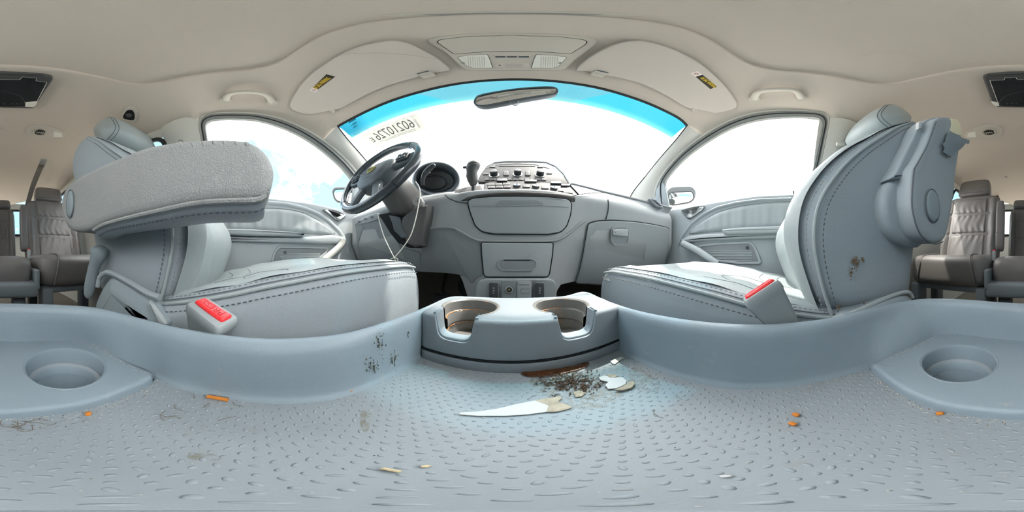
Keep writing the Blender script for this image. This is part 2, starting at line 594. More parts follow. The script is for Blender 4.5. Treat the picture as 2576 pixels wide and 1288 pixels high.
def textvf(s, c, xd, yd, height, width=None, depth=0.0004, bold=0.0):
    cu = bpy.data.curves.new('text', 'FONT'); cu.body = s; cu.size = 1; cu.align_x = 'LEFT'
    cu.extrude = 0.0; cu.offset = bold; cu.resolution_u = 3
    o = bpy.data.objects.new('text', cu); COL.objects.link(o)
    bpy.context.view_layer.update()
    me = evalmesh(o)
    vs = [v.co.copy() for v in me.vertices]; fs = [tuple(p.vertices) for p in me.polygons]
    bpy.data.objects.remove(o)
    x0 = min(v.x for v in vs); x1 = max(v.x for v in vs); y0 = min(v.y for v in vs); y1 = max(v.y for v in vs)
    xd = V(xd).normalized(); yd = V(yd).normalized(); n = xd.cross(yd).normalized()
    sy = height/(y1-y0); sx = (width/(x1-x0)) if width else sy
    return [V(c)+xd*((v.x-(x0+x1)/2)*sx)+yd*((v.y-(y0+y1)/2)*sy) for v in vs], fs, n
def text(name, s, c, xd, yd, height, m, parent, width=None, lift=0.0004, out=None, bold=0.0):
    vs, fs, n = textvf(s, c, xd, yd, height, width, bold=bold)
    if out is not None and n.dot(V(out)) < 0: n = -n
    # thin solid letters
    k = len(vs)
    v2 = [v+n*lift for v in vs]
    return mk(name, v2, fs, m, parent, sharp=0, recalc=False)
def grid(fn, nu, nv):
    return loft([[fn(i/(nu-1), j/(nv-1)) for j in range(nv)] for i in range(nu)])
def interp(x, xs, ys):
    if x <= xs[0]: return ys[0]
    for i in range(1, len(xs)):
        if x <= xs[i]:
            t = (x-xs[i-1])/(xs[i]-xs[i-1]); return ys[i-1]+(ys[i]-ys[i-1])*t
    return ys[-1]
def sinterp(x, xs, ys):
    """smooth (Catmull-Rom) table look-up"""
    if x <= xs[0]: return ys[0]
    if x >= xs[-1]: return ys[-1]
    for i in range(1, len(xs)):
        if x <= xs[i]:
            t = (x-xs[i-1])/(xs[i]-xs[i-1])
            h = xs[i]-xs[i-1]
            m0 = (ys[i]-ys[max(i-2, 0)])/(xs[i]-xs[max(i-2, 0)])*h
            m1 = (ys[min(i+1, len(xs)-1)]-ys[i-1])/(xs[min(i+1, len(xs)-1)]-xs[i-1])*h
            return (2*t**3-3*t*t+1)*ys[i-1]+(t**3-2*t*t+t)*m0+(-2*t**3+3*t*t)*ys[i]+(t**3-t*t)*m1
def stitches(path, pitch, length, r, n=4):
    """row of separate thread dashes along a path"""
    L = 0
    for i in range(1, len(path)): L += (path[i]-path[i-1]).length
    k = max(2, int(L/pitch)); P = resample(path, k+1)
    parts = []
    for i in range(k):
        d = (P[i+1]-P[i]).normalized(); c = (P[i]+P[i+1])/2
        parts.append(tube([c-d*length/2, c-d*length*0.3, c+d*length*0.3, c+d*length/2], [r*0.4, r, r, r*0.4], n))
    return join(*parts)
def copy_tree(o, off, parent=None, label=None):
    c = o.copy(); COL.objects.link(c)
    WL[c] = WL[o]+V(off)
    if parent is None:
        c.location = o.location+V(off)
        if label: c['label'] = label
    else:
        c.parent = parent
    for ch in list(o.children): copy_tree(ch, off, c)
    return c
# ------------------------------------------------------------------ the van shell
def struct(o): o['kind'] = 'structure'; return o
GROUND = -CZ-0.42
struct(mk('ground', [(-30, -30, GROUND), (30, -30, GROUND), (30, 30, GROUND), (-30, 30, GROUND)], [(0, 1, 2, 3)], 'concrete'))

# floor pan with carpet, and the dark firewall at the front
FL = -CZ
vf = grid(lambda u, v: V((-0.78+1.56*v, -2.3+3.35*u, FL+0.004*math.sin(u*40)*math.sin(v*23))), 40, 24)
struct(mk('floor', *vf, 'carpet'))
vf = grid(lambda u, v: V((-0.78+1.56*v, 1.05-0.18*max(0, 0.35-u)/0.35, FL+u*0.86)), 10, 6)
struct(mk('wall_front', *vf, 'footwell'))

# windscreen edge, as read off the pillar and header trims
WT = [(850,318),(900,291),(960,263),(1050,233),(1150,211),(1288,200),(1420,207),(1500,220),(1580,242),(1660,273),(1710,299),(1728,316)]
WTp = crv([Uf(x, y, fW) for x, y in WT], 5, False)
WR = [(1728,316),(1700,352),(1660,398),(1620,448),(1590,487)]
WRp = crv([Uf(x, y, fW) for x, y in WR]+[V((0.72, 0.86, Wz(0.72, 0.86)))], 5, False)
WLp = [V((-p.x, p.y, p.z)) for p in WRp]
WLp[0] = WTp[0].copy()
# outer edge of the door window frame (right), and the glass edge
FRo = [(2040,520),(2062,420),(2080,330),(2084,300),(2068,285),(2030,280),(1985,279),(1930,281),(1880,290),(1830,308),(1780,336),(1735,368),(1700,400),(1668,440),(1652,472),(1648,505),(1656,540)]
FRi = [(2030,494),(2050,410),(2067,330),(2068,308),(2055,296),(2020,294),(1985,294),(1930,298),(1880,308),(1830,327),(1780,356),(1735,388),(1705,416),(1680,446),(1673,462),(1677,490),(1684,530)]
FLo = [(540,520),(520,420),(504,330),(503,305),(515,291),(545,286),(590,285),(645,288),(700,299),(745,316),(790,340),(835,372),(868,402),(894,432),(912,462),(920,495),(915,535)]
FLi = [(548,498),(532,420),(517,335),(516,315),(528,303),(560,299),(600,299),(645,302),(700,317),(745,336),(790,363),(832,396),(858,420),(880,446),(890,466),(888,490),(882,530)]
def onS(pts, o=0.0): return [Uf(x, y, fSo(o)) for x, y in pts]
FRop = crv(onS(FRo), 4, False); FRip = crv(onS(FRi), 4, False)
FLop = crv(onS(FLo), 4, False); FLip = crv(onS(FLi), 4, False)

def between(a, b, n, k):
    A = resample(a, n); B = resample(b, n)
    return [[A[i].lerp(B[i], j/k) for i in range(n)] for j in range(k+1)]

# headliner: an annulus from the sun-roof opening to its outer boundary
def hole(th):
    c, s = math.cos(th), math.sin(th)
    k = 2/4.6
    return V((0.365*math.copysign(abs(c)**k, c), -0.135+0.205*math.copysign(abs(s)**k, s)))
right_side = [p for p in FRop if p.z > 0.46]                 # runs from the rear of the door forward
right_side = right_side[::-1]
left_side = [p for p in FLop if p.z > 0.46][::-1]
def trimseam(side):                                       # front top corner seam of the A pillar
    s = [p for p in side]
    return s
iR = min(range(len(right_side)), key=lambda i: (right_side[i]-Uf(1763, 348, fS)).length)
iL = min(range(len(left_side)), key=lambda i: (left_side[i]-Uf(815, 357, fS)).length)
RS = right_side[iR:]; LS = left_side[iL:]
def drop(side):   # keep only the upper run, down to the rear top corner
    k = max(range(len(side)), key=lambda i: -side[i].y if side[i].z > 0.66 else -9)
    return side[:k+1]
RS = drop(RS); LS = drop(LS)
rearR = [V((0.607, -0.30, 0.722)), V((0.612, -0.6, 0.722)), V((0.612, -1.2, 0.722)), V((0.605, -1.8, 0.705)), V((0.57, -2.15, 0.655)), V((0.3, -2.24, 0.675)), V((0, -2.26, 0.69))]
bound = [p for p in WTp[len(WTp)//2:]]+RS+rearR+[V((-p.x, p.y, p.z)) for p in rearR[::-1][1:]]+LS[::-1]+[p for p in WTp[:len(WTp)//2]]
NA = 220
C0 = V((0, -0.135))
ang = []
for p in bound: ang.append((math.atan2(p.y-C0.y, p.x-C0.x), p))
def bpt(th):
    d = V((math.cos(th), math.sin(th)))
    best = None
    N = len(bound)
    for i in range(N):
        a, b = bound[i], bound[(i+1) % N]
        ax, ay = a.x-C0.x, a.y-C0.y; ex, ey = b.x-a.x, b.y-a.y
        den = d.x*ey-d.y*ex
        if abs(den) < 1e-12: continue
        t = (ax*ey-ay*ex)/den; s = (ax*d.y-ay*d.x)/den
        if t > 0 and -1e-6 <= s <= 1+1e-6:
            if best is None or t > best[0]: best = (t, a.lerp(b, s))
    return best[1]
rows = []
ths = [2*math.pi*i/NA for i in range(NA)]
hp = []
for th in ths:
    # direction of hole point defines the boundary ray
    h = hole(th); hp.append(h)
bp = [bpt(math.atan2(h.y-C0.y, h.x-C0.x)) for h in hp]
rows.append([V((h.x*0.985, C0.y+(h.y-C0.y)*0.985, H(h.x, h.y)+0.026)) for h in hp])
rows.append([V((h.x, h.y, H(h.x, h.y)+0.016)) for h in hp])
rows.append([V((h.x, h.y, H(h.x, h.y)+0.004)) for h in hp])
RAD = [0.006, 0.02, 0.05]+[0.05+0.95*k/34 for k in range(1, 35)]
for r in RAD:
    row = []
    for h, b in zip(hp, bp):
        x = h.x+(b.x-h.x)*r; y = h.y+(b.y-h.y)*r
        z = H(x, y)+(b.z-H(b.x, b.y))*r**5
        if r < 0.03: z += 0.0
        row.append(V((x, y, z)))
    rows.append(row)
ceiling = struct(mk('ceiling', *loft(rows, cu=True), 'headliner', sharp=0))
# sun-roof shade panel closing the opening
sh = thing('sunroof_shade', 'large flat fabric sliding sunroof shade in the middle of the ceiling', 'sunroof shade', (0, -0.135, 0.81))
rows = []
for s in (1.03, 0.9, 0.7, 0.45, 0.2, 0.02):
    rows.append([V((h.x*s, C0.y+(h.y-C0.y)*s, H(h.x*s, C0.y+(h.y-C0.y)*s)+0.014)) for h in hp[::2]])
mk('shade_panel', *loft(rows, cu=True, cap1=True), 'headliner', sh, sharp=0)
# finger recess of the shade, near its front edge
pts = [(958,38),(1000,33),(1100,29),(1288,27),(1480,29),(1570,33),(1618,38),(1560,43),(1450,42),(1288,38),(1120,42),(1020,44)]
f14 = lambda p: p.z-H(p.x, p.y)-0.014
o = panel('pull_recess', crv(px2(pts), 4), f14, 'roof_plastic', sh, h=0.0015, thick=0.006, r=0.0015, step=40, nrm=(0, 0, -1))
pts2 = [(1060,37),(1160,33),(1288,32),(1420,33),(1520,37),(1420,39),(1288,36),(1160,39)]
panel('pull_slot', crv(px2(pts2), 4), f14, 'seal', sh, h=0.0025, thick=0.004, r=0.001, step=40, nrm=(0, 0, -1))

# windscreen glass with its blue shade band
def wgl():
    rows = []
    n = len(WTp)
    T = resample(WTp, 41)
    Rr = resample(WRp, 24); Ll = resample(WLp, 24)
    for k in range(24):
        a, b = Ll[k], Rr[k]
        row = []
        for i in range(41):
            u = i/40
            # blend top edge shape into the bottom line
            x = a.x+(b.x-a.x)*u
            base_y = a.y+(b.y-a.y)*u
            chord = T[0].y+(T[40].y-T[0].y)*u
            bow = (T[i].y-chord)
            x_t = T[i].x
            xx = x_t+(x-x_t)*(k/23)**0.5 if k else x_t
            y = base_y+bow*(1-k/23)+0.22*(k/23)*(1-(2*u-1)**2)
            row.append(V((xx, y, Wz(xx, y))))
        rows.append(row)
    return loft(rows)
wm, t, tr, mx = glass('windscreen_glass', (0.98, 0.99, 0.99), 0.03)
geo = t.nodes.new('ShaderNodeNewGeometry')
sep = t.nodes.new('ShaderNodeSeparateXYZ'); t.links.new(geo.outputs['Position'], sep.inputs[0])
def mth(op, a, b=None, c=None):
    n = t.nodes.new('ShaderNodeMath'); n.operation = op
    for i, v in enumerate((a, b, c)):
        if v is None: continue
        if isinstance(v, (int, float)): n.inputs[i].default_value = v
        else: t.links.new(v, n.inputs[i])
    return n.outputs[0]
X_, Y_, Z_ = sep.outputs[0], sep.outputs[1], sep.outputs[2]
# distance down the glass from the header: y minus the bow of the header edge
edge = mth('MULTIPLY_ADD', mth('MULTIPLY', X_, X_), -0.20, 0.372)
dd = mth('SUBTRACT', Y_, edge)
mr_ = t.nodes.new('ShaderNodeMapRange'); mr_.interpolation_type = 'SMOOTHSTEP'
mr_.inputs['From Min'].default_value = 0.050; mr_.inputs['From Max'].default_value = 0.105
mr_.inputs['To Min'].default_value = 0.0; mr_.inputs['To Max'].default_value = 1.0
t.links.new(dd, mr_.inputs['Value'])
cr = t.nodes.new('ShaderNodeValToRGB')
cr.color_ramp.elements[0].position = 0.0; cr.color_ramp.elements[0].color = (0.010, 0.095, 0.135, 1)
cr.color_ramp.elements[1].position = 1.0; cr.color_ramp.elements[1].color = (0.98, 0.99, 0.99, 1)
e = cr.color_ramp.elements.new(0.55); e.color = (0.045, 0.150, 0.160, 1)
t.links.new(mr_.outputs['Result'], cr.inputs['Fac'])
# printed dot screen behind the mirror: trapezium
pitch = 0.0042
rx = mth('ADD', X_, mth('MULTIPLY', Y_, 0.5)); ry = mth('SUBTRACT', Y_, mth('MULTIPLY', X_, 0.5))
sx_ = mth('SINE', mth('MULTIPLY', rx, 2*math.pi/pitch)); sy_ = mth('SINE', mth('MULTIPLY', ry, 2*math.pi/pitch))
dots = mth('GREATER_THAN', mth('MULTIPLY', sx_, sy_), 0.16)
hw = mth('MULTIPLY_ADD', dd, -1.15, 0.262)      # half width shrinks down the glass
inw = mth('LESS_THAN', mth('ABSOLUTE', X_), hw)
ind = mth('LESS_THAN', dd, 0.098)
msk = mth('MULTIPLY', mth('MULTIPLY', dots, inw), ind)
mc = t.nodes.new('ShaderNodeMix'); mc.data_type = 'RGBA'
t.links.new(msk, mc.inputs['Factor']); t.links.new(cr.outputs['Color'], mc.inputs['A'])
mc.inputs['B'].default_value = (0.052, 0.066, 0.050, 1)
t.links.new(mc.outputs['Result'], tr.inputs[0])
win1 = struct(mk('window_1', *wgl(), 'windscreen_glass', sharp=0, recalc=False))
def off(pts, d): return [p+V(d) for p in pts]
mk('seal', *tube(resample(WTp, 60), 0.006, 8), 'rubber', win1)
mk('seal', *tube(resample(WRp, 30), 0.003, 8), 'rubber', win1)
mk('seal', *tube(resample(WLp, 30), 0.003, 8), 'rubber', win1)
lab(win1, 'windscreen glass with a blue tinted shade band along its top')

# A pillars: from the windscreen edge to the window frame
def apillar(Wp, Fo, idx, name, lb):
    fr = []
    for p in Fo[idx:]: fr.append(p)
    # run from the seam at the top to below the dash
    A = resample(Wp, 26); B = resample(fr, 26)
    rows = []
    for j in range(9):
        s = j/8
        row = []
        for i in range(26):
            p = A[i].lerp(B[i], s)
            bulge = 0.014*math.sin(math.pi*s)
            nrm = V((-math.copysign(0.75, p.x), -0.45, -0.45)).normalized()
            row.append(p+nrm*bulge)
        rows.append(row)
    o = struct(mk(name, *loft(rows), 'pillar', sharp=0)); lab(o, lb)
    return o
def idx_of(Fo, px, py):
    q = Uf(px, py, fS); return min(range(len(Fo)), key=lambda i: (Fo[i]-q).length)
ap_r = apillar(WRp, FRop, idx_of(FRop, 1763, 348), 'trim_1', 'pale pillar trim right of the windscreen')
ap_l = apillar(WLp, FLop, idx_of(FLop, 815, 357), 'trim_2', 'pale pillar trim left of the windscreen')
# small embossed airbag marks on the A pillars
for (x, y, s, par) in ((848, 345, -1, ap_l), (1738, 340, 1, ap_r)):
    q = Uf(x, y, fS)*0.985
    mk('cap', *lathe(q*0.985, -q.normalized(), [(0.0, 0.0015), (0.007, 0.0015), (0.009, 0.0), (0.009, -0.02)], 16), 'pillar', par)
    
# ------------------------------------------------------------------ rear body sides
def side_grid(s, y0, y1, z0, z1, ny=8, nz=6, o=0.0):
    return grid(lambda u, v: V((s*(Xs(z0+(z1-z0)*v)-o), y0+(y1-y0)*u, z0+(z1-z0)*v)), max(2, ny), max(2, nz))
def bodyside(s, name, lb):
    Z0, Z1 = 0.30, 0.665
    parts = [side_grid(s, -2.26, -0.20, FL, Z0, 14, 8), side_grid(s, -2.26, -0.20, Z1, 0.74, 14, 4),
             side_grid(s, -0.40, -0.20, Z0, Z1, 3, 6), side_grid(s, -1.38, -1.24, Z0, Z1, 3, 6), side_grid(s, -2.26, -2.08, Z0, Z1, 3, 6),
             side_grid(s, 0.55, 1.06, FL, 0.50, 3, 6)]
    o = struct(mk(name, *join(*parts), 'pillar', recalc=False)); lab(o, lb)
    return o
wl_ = bodyside(-1, 'wall_left', 'pale rear side trim of the van on the driver side')
wr_ = bodyside(1, 'wall_right', 'pale rear side trim of the van on the passenger side')
k = 2
for s in (-1, 1):
    for (y0, y1) in ((-1.24, -0.40), (-2.08, -1.38)):
        k += 1
        wdw = struct(mk('window_%d' % k, *side_grid(s, y0, y1, 0.30, 0.665, 6, 6, -0.012), 'privacy_glass', recalc=False))
        lab(wdw, 'tinted side window behind the front door, %s side, %s' % ('left' if s < 0 else 'right', 'sliding door' if y0 > -1.3 else 'rear quarter'))
        ring = rpoly([(y0, 0.30, 0), (y1, 0.30, 0), (y1, 0.665, 0), (y0, 0.665, 0)], 0.06)
        path = [V((s*(Xs(p.y)-0.004), p.x, p.y)) for p in dens(ring, 0.04)]
        mk('frame', *tube(path, 0.014, 8, True), 'rubber', wdw)
# rear wall with the tailgate window
parts = []
YR = -2.26
def rw(x0, x1, z0, z1): return [V((x0, YR, z0)), V((x1, YR, z0)), V((x1, YR, z1)), V((x0, YR, z1))], [(0, 1, 2, 3)]
parts = [rw(-0.78, 0.78, FL, 0.28), rw(-0.78, 0.78, 0.655, 0.75), rw(-0.78, -0.58, 0.28, 0.655), rw(0.58, 0.78, 0.28, 0.655)]
wb = struct(mk('wall_back', *join(*parts), 'pillar', recalc=False))
wdw = struct(mk('window_7', *rw(-0.58, 0.58, 0.28, 0.655), 'privacy_glass', recalc=False)); lab(wdw, 'tailgate window far behind the second row')
mk('frame', *tube(dens(rpoly([V((-0.57, YR+0.01, 0.29)), V((0.57, YR+0.01, 0.29)), V((0.57, YR+0.01, 0.645)), V((-0.57, YR+0.01, 0.645))], 0.06), 0.05), 0.016, 8, True), 'rubber', wdw)
# outer roof skin above the headliner so that no sun leaks round the shade
vf = grid(lambda u, v: V((-0.66+1.32*v, -2.3+2.62*u, 0.86-0.10*abs(2*v-1)**3-0.08*max(0, (u-0.85)/0.15)**2)), 24, 14)
struct(mk('roof', *vf, 'paint_outside'))

# ------------------------------------------------------------------ B pillars
def bpillar(s, name, lb, Fo):
    rear = [V((s*(Xs(z)-0.03), -0.40-0.03*math.sin((z+0.2)*2), z)) for z in [0.725-0.05*i for i in range(22)]]
    front = []
    top = [p for p in Fo if p.y < -0.12]
    top = sorted(top, key=lambda p: -p.z)
    rows = []
    for i in range(22):
        z = 0.725-0.05*i
        yf = interp(-z, [-p.z for p in top], [p.y for p in top])
        yf = min(yf, -0.135)
        row = []
        for j in range(8):
            u = j/7
            y = yf+(-0.40-yf)*u
            x = Xs(z)-0.004-0.03*math.sin(math.pi*min(1, 0.15+u*0.85))
            row.append(V((s*x, y, z)))
        rows.append(row)
    o = struct(mk(name, *loft(rows), 'pillar', sharp=0)); lab(o, lb)
    return o
bp_r = bpillar(1, 'trim_3', 'pale pillar trim behind the passenger door window', FRop)
bp_l = bpillar(-1, 'trim_4', 'pale pillar trim behind the driver door window', FLop)
# ------------------------------------------------------------------ front doors
def door(s, name, lb, Fo, Fi, sill, insert, arm, pocket, chrome, lever, ledge, arc, pull):
    root = thing(name, None, None, (s*0.75, 0.2, FL), kind='structure'); root['label'] = lb
    # trim panel: grid up to the sill line
    sp = [Uf(x, y, fSo(0.012)) for x, y in sill]
    sp = sorted(sp, key=lambda p: p.y)
    ys = [p.y for p in sp]; zs = [p.z for p in sp]
    def fn(u, v):
        y = -0.24+0.86*u
        zt = interp(y, ys, zs)
        z = -0.44+(zt+0.44)*v
        x = Xs(z)-0.012
        return V((s*x, y, z))
    vf1 = grid(fn, 40, 30)
    def cap(u, v):
        y = -0.24+0.86*u
        zt = interp(y, ys, zs)
        a = math.pi/2*v
        return V((s*(Xs(zt)-0.012+0.022*(1-math.cos(a))), y, zt+0.012*math.sin(a)))
    mk('trim_panel', *join(vf1, grid(cap, 40, 5)), 'door_panel', root, sharp=0)
    # pleated leather insert
    f0 = fSo(0.012)
    P2 = dens(px2(insert), 6)
    pts = [Uf(p.x, p.y, f0) for p in P2]
    yl = [p.y for p in pts]; y0, y1 = min(yl), max(yl)
    rows = []
    nn = 90; mm = 12
    for i in range(nn):
        y = y0+(y1-y0)*(0.004+0.992*i/(nn-1))
        zz = []
        for j in range(len(pts)):
            a, b = pts[j-1], pts[j]
            if (a.y-y)*(b.y-y) <= 0 and a.y != b.y:
                zz.append(a.z+(b.z-a.z)*(y-a.y)/(b.y-a.y))
        if len(zz) < 2: zz = [0, 0.01]
        z0, z1 = min(zz), max(zz)
        row = []
        rnd = math.sin(y*61)+0.6*math.sin(y*103+1.3)+0.5*math.sin(y*171+0.4)
        for j in range(mm):
            v = j/(mm-1)
            z = z0+(z1-z0)*v
            e = min(1, min(v, 1-v)*6, min(i, nn-1-i)/4.0)
            d = 0.011*math.sin(math.pi/2*max(0, e))+0.0022*rnd*e*(0.45+0.55*(1-v))
            row.append(V((s*(Xs(z)-0.012-d+0.001), y, z)))
        rows.append(row)
    ins = mk('leather_insert', *loft(rows), 'door_leather', root, sharp=0); lab(ins, 'gathered leather insert')
    line_on('piping', insert, f0, 'seal', ins, r=0.002, lift=0.001)
    # sweep moulding
    line_on('sweep_moulding', arc, f0, 'door_panel', root, r=0.012, closed=False, lift=-0.002, flat=0.6, n=10)
    panel('ledge', ledge, f0, 'door_panel', root, h=0.026, thick=0.05, r=0.012, step=10)
    a_ = panel('armrest_pad', rpoly(px2(arm), 6), f0, 'door_leather', root, h=0.045, thick=0.07, r=0.010, step=10)
    # map pocket: dark recess, ribbed back and lower lip
    pk = panel('map_pocket', rpoly(px2(pocket), 8), f0, 'dash_low', root, h=0.003, thick=0.006, r=0.002, step=10)
    xs_ = [p[0] for p in pocket]; ys_ = [p[1] for p in pocket]
    bx0, bx1, by0, by1 = min(xs_), max(xs_), min(ys_), max(ys_)
    for k in range(7):
        y = by0+(by1-by0)*(0.42+0.075*k)
        line_on('rib', [(bx0+18+k*1.5, y), (bx1-22, y)], f0, 'door_panel', pk, r=0.0022, closed=False, lift=0.004)
    line_on('rim', rpoly(px2(pocket), 8), f0, 'door_panel', pk, r=0.0065, lift=0.003)
    q = Uf(bx0+34 if s < 0 else bx1-34, by0+13, f0)
    mk('latch', *lathe(q, (-s, 0, 0), [(0.0, 0.012), (0.006, 0.012), (0.007, 0.01), (0.007, -0.01)], 12), 'dark_plastic', pk)
    # grab handle at the front of the pocket
    pp = [Uf(x, y, fSo(0.045)) for x, y in pull]
    mk('pull_handle', *tube(crv(pp, 5, False), 0.017, 10), 'door_pull_sunlit' if s < 0 else 'door_panel', root)  # driver side is paler: the sun patch on it is painted in
    # chrome release
    b_ = panel('release_bezel', rpoly(px2(chrome), 7), f0, 'dark_plastic', root, h=0.003, thick=0.006, r=0.002, step=8)
    line_on('rim', rpoly(px2(chrome), 7), f0, 'seal', b_, r=0.002, lift=0.003)
    panel('release_lever', rpoly(px2(lever), 3), f0, 'chrome', root, h=0.011, thick=0.012, r=0.004, step=6)
    # window frame seals
    mk('window_frame', *loft([ [p.copy() for p in resample(Fo, 70)], [a.lerp(b, 0.5)+V((-s*0.010, 0, -0.004)) for a, b in zip(resample(Fo, 70), resample(Fi, 70))], [p.copy() for p in resample(Fi, 70)], [p+V((s*0.014, 0, 0)) for p in resample(Fi, 70)]]), 'seal', root, sharp=0)
    mk('window_seal', *tube([a.lerp(b, 0.62)+V((-s*0.012, 0, 0)) for a, b in zip(resample(Fo, 70), resample(Fi, 70))], 0.0032, 8), 'rubber', root)
    mk('window_seal', *tube([p+V((-s*0.002, 0, 0)) for p in resample(Fi, 70)], 0.0035, 8), 'seal', root)
    mk('window_seal', *tube([p+V((-s*0.004, 0, 0)) for p in resample(Fo, 70)], 0.007, 8), 'pillar', root)
    return root
DR = dict(
 sill=[(1650,548),(1684,531),(1730,524),(1770,517),(1830,507),(1900,496),(1969,493),(2036,491),(2100,492)],
 insert=crv(px2([(1734,588),(1750,572),(1767,557),(1790,542),(1816,530),(1850,521),(1882,515),(1934,509),(1985,507),(2003,508),(2010,516),(2010,540),(2008,571),(1950,574),(1900,577),(1830,580),(1780,584)]), 3),
 arm=[(1821,581),(1850,577),(1995,571),(2060,570),(2060,590),(1990,590),(1835,593),(1824,590)],
 pocket=[(1756,620),(1800,614),(1888,610),(1900,625),(1914,662),(1860,662),(1802,656),(1775,640)],
 chrome=[(1712,530),(1745,521),(1775,518),(1770,528),(1737,552),(1730,551)],
 lever=[(1716,533),(1730,531),(1742,541),(1762,522),(1773,521),(1768,529),(1738,550),(1731,549)],
 ledge=[(1716,604),(1740,594),(1790,589),(1900,588),(2050,588),(2050,600),(1900,602),(1770,606),(1722,612)],
 arc=[(1706,618),(1718,592),(1738,564),(1768,540),(1805,522),(1850,511),(1910,503),(1990,500)],
 pull=[(1716,612),(1738,622),(1760,634),(1784,650),(1806,664)])
DL = dict(
 sill=[(520,500),(560,498),(620,498),(667,501),(733,508),(790,516),(840,527),(880,535),(920,552)],
 insert=crv(px2([(574,543),(578,537),(610,530),(651,525),(690,524),(733,528),(765,536),(791,549),(812,562),(830,577),(842,590),(800,589),(764,588),(700,583),(640,580),(580,578),(574,565)]), 3),
 arm=[(520,578),(564,579),(640,581),(735,587),(760,590),(762,595),(750,598),(640,596),(564,593),(520,592)],
 pocket=[(700,622),(760,622),(826,624),(815,640),(792,660),(740,662),(683,662),(690,636)],
 chrome=[(809,526),(845,530),(870,542),(866,549),(852,558),(845,555)],
 lever=[(812,528),(822,528),(842,546),(866,540),(868,544),(852,557),(844,553)],
 ledge=[(520,596),(640,598),(760,598),(830,592),(862,597),(868,606),(858,614),(800,614),(720,612),(640,610),(520,606)],
 arc=[(878,636),(872,608),(852,580),(828,556),(800,538),(765,524),(720,514),(660,509)],
 pull=[(862,604),(858,616),(842,632),(820,650),(806,664)])
door_r = door(1, 'door_1', 'grey passenger door trim with gathered leather insert and chrome release', FRop, FRip, **DR)
door_l = door(-1, 'door_2', 'grey driver door trim with gathered leather insert and chrome release', FLop, FLip, **DL)
# door window glass
def dglass(s, Fi, sill, name, lb):
    top = resample(Fi, 60)
    ys = [p.y for p in top]
    y0, y1 = min(ys), max(ys)
    rows = []
    for i in range(40):
        y = y0+(y1-y0)*i/39
        zz = [top[0].z]
        zc = []
        for j in range(1, 60):
            a, b = top[j-1], top[j]
            if (a.y-y)*(b.y-y) <= 0 and a.y != b.y: zc.append(a.z+(b.z-a.z)*(y-a.y)/(b.y-a.y))
        zt = max(zc) if zc else top[0].z
        rows.append([V((s*(Xs(0.14+(zt-0.14)*k/9)+0.008), y, 0.14+(zt-0.14)*k/9)) for k in range(10)])
    o = struct(mk(name, *loft(rows), 'side_glass', sharp=0, recalc=False)); lab(o, lb)
dglass(1, FRip, None, 'window_2', 'clear passenger door window glass')
dglass(-1, FLip, None, 'window_8', 'clear driver door window glass')
# outer door skins, seen only in the side mirrors, close the body below the glass
for s, nm in ((-1, 'trim_5'), (1, 'trim_6')):
    o = struct(mk(nm, *side_grid(s, -0.25, 1.0, FL-0.15, 0.27, 12, 8, -0.05), 'paint_outside', recalc=False)); lab(o, 'painted outer door skin, %s side' % ('left' if s < 0 else 'right'))
# mirror sail panels in the front corner of the windows
for s, nm, pts in ((1, 'sail_panel', [(1648,500),(1652,474),(1668,458),(1674,470),(1680,500),(1686,532),(1660,545)]), (-1, 'sail_panel', [(922,500),(914,466),(898,446),(890,470),(888,500),(882,534),(912,545)])):
    panel('sail_panel', pts, fSo(0.006), 'door_panel', door_r if s > 0 else door_l, h=0.004, thick=0.01, r=0.004)
# lock pin on the passenger sill
q = Uf(1996, 491, fSo(-0.006))
mk('lock_pin', *lathe(q+V((0, 0, -0.01)), (0, 0, 1), [(0.004, 0), (0.0035, 0.02), (0.0045, 0.028), (0.004, 0.033), (0, 0.034)], 12), 'dark_plastic', door_r)

# ------------------------------------------------------------------ door mirrors
def side_mirror(s, pts, x, lb, glasspts):
    c = sum((Ux(a, b, s*x) for a, b in pts), V())/len(pts)
    t = thing('side_mirror', lb, 'side mirror', c+V((0, 0, -0.07)), 'door mirrors')
    n = V((-s*0.45, -0.85, -0.25 if s > 0 else -0.33)).normalized()
    f = plane(c, n)
    P = [Uf(a, b, f) for a, b in dens(px2(rpoly(px2(pts), 12)), 4)] if False else [Uf(p.x, p.y, f) for p in dens(rpoly(px2(pts), 12), 4)]
    mk('housing', *slabvf(P, n, 0.075, r=0.006, rb=0.035, seg=5), 'mirror_housing', t)
    G = [Uf(p.x, p.y, f) for p in dens(rpoly(px2(glasspts), 7), 4)]
    mk('bezel', *tube([p+n*0.001 for p in G], 0.003, 6, True), 'rubber', t)
    mk('glass', *slabvf(G, n, 0.004, r=0.0005, lift=0.0015), 'mirror', t)
    a = V((s*Xs(0.28), c.y+0.05, c.z-0.07)); b = c+V((-s*0.04, 0.05, -0.05))
    mk('arm', *tube([a, (a+b)/2+V((0, 0, -0.005)), b], [0.02, 0.018, 0.024], 10), 'rubber', t)
    return t
side_mirror(1, [(1678,480),(1690,470),(1740,468),(1752,480),(1750,500),(1738,512),(1700,518),(1682,516)], 0.92, 'door mirror outside the passenger window', [(1682,489),(1690,484),(1742,482),(1745,500),(1735,508),(1690,516),(1684,512)])
side_mirror(-1, [(834,480),(840,471),(880,470),(906,474),(906,515),(880,517),(846,510),(838,500)], 0.92, 'door mirror outside the driver window behind the wheel', [(839,482),(844,477),(880,475),(902,480),(902,510),(878,512),(850,506),(842,498)])
# overhead wire beyond the driver window
tag(mk('power_line', *tube([V((-5.2, -1.6, 5.1)), V((-5.0, 0.2, 4.0)), V((-4.9, 1.4, 2.9)), V((-4.6, 2.6, 2.1)), V((-4.3, 3.4, 1.75))], 0.006, 6), 'wire'), 'thin dark wire crossing the sky outside the driver window', 'wire')
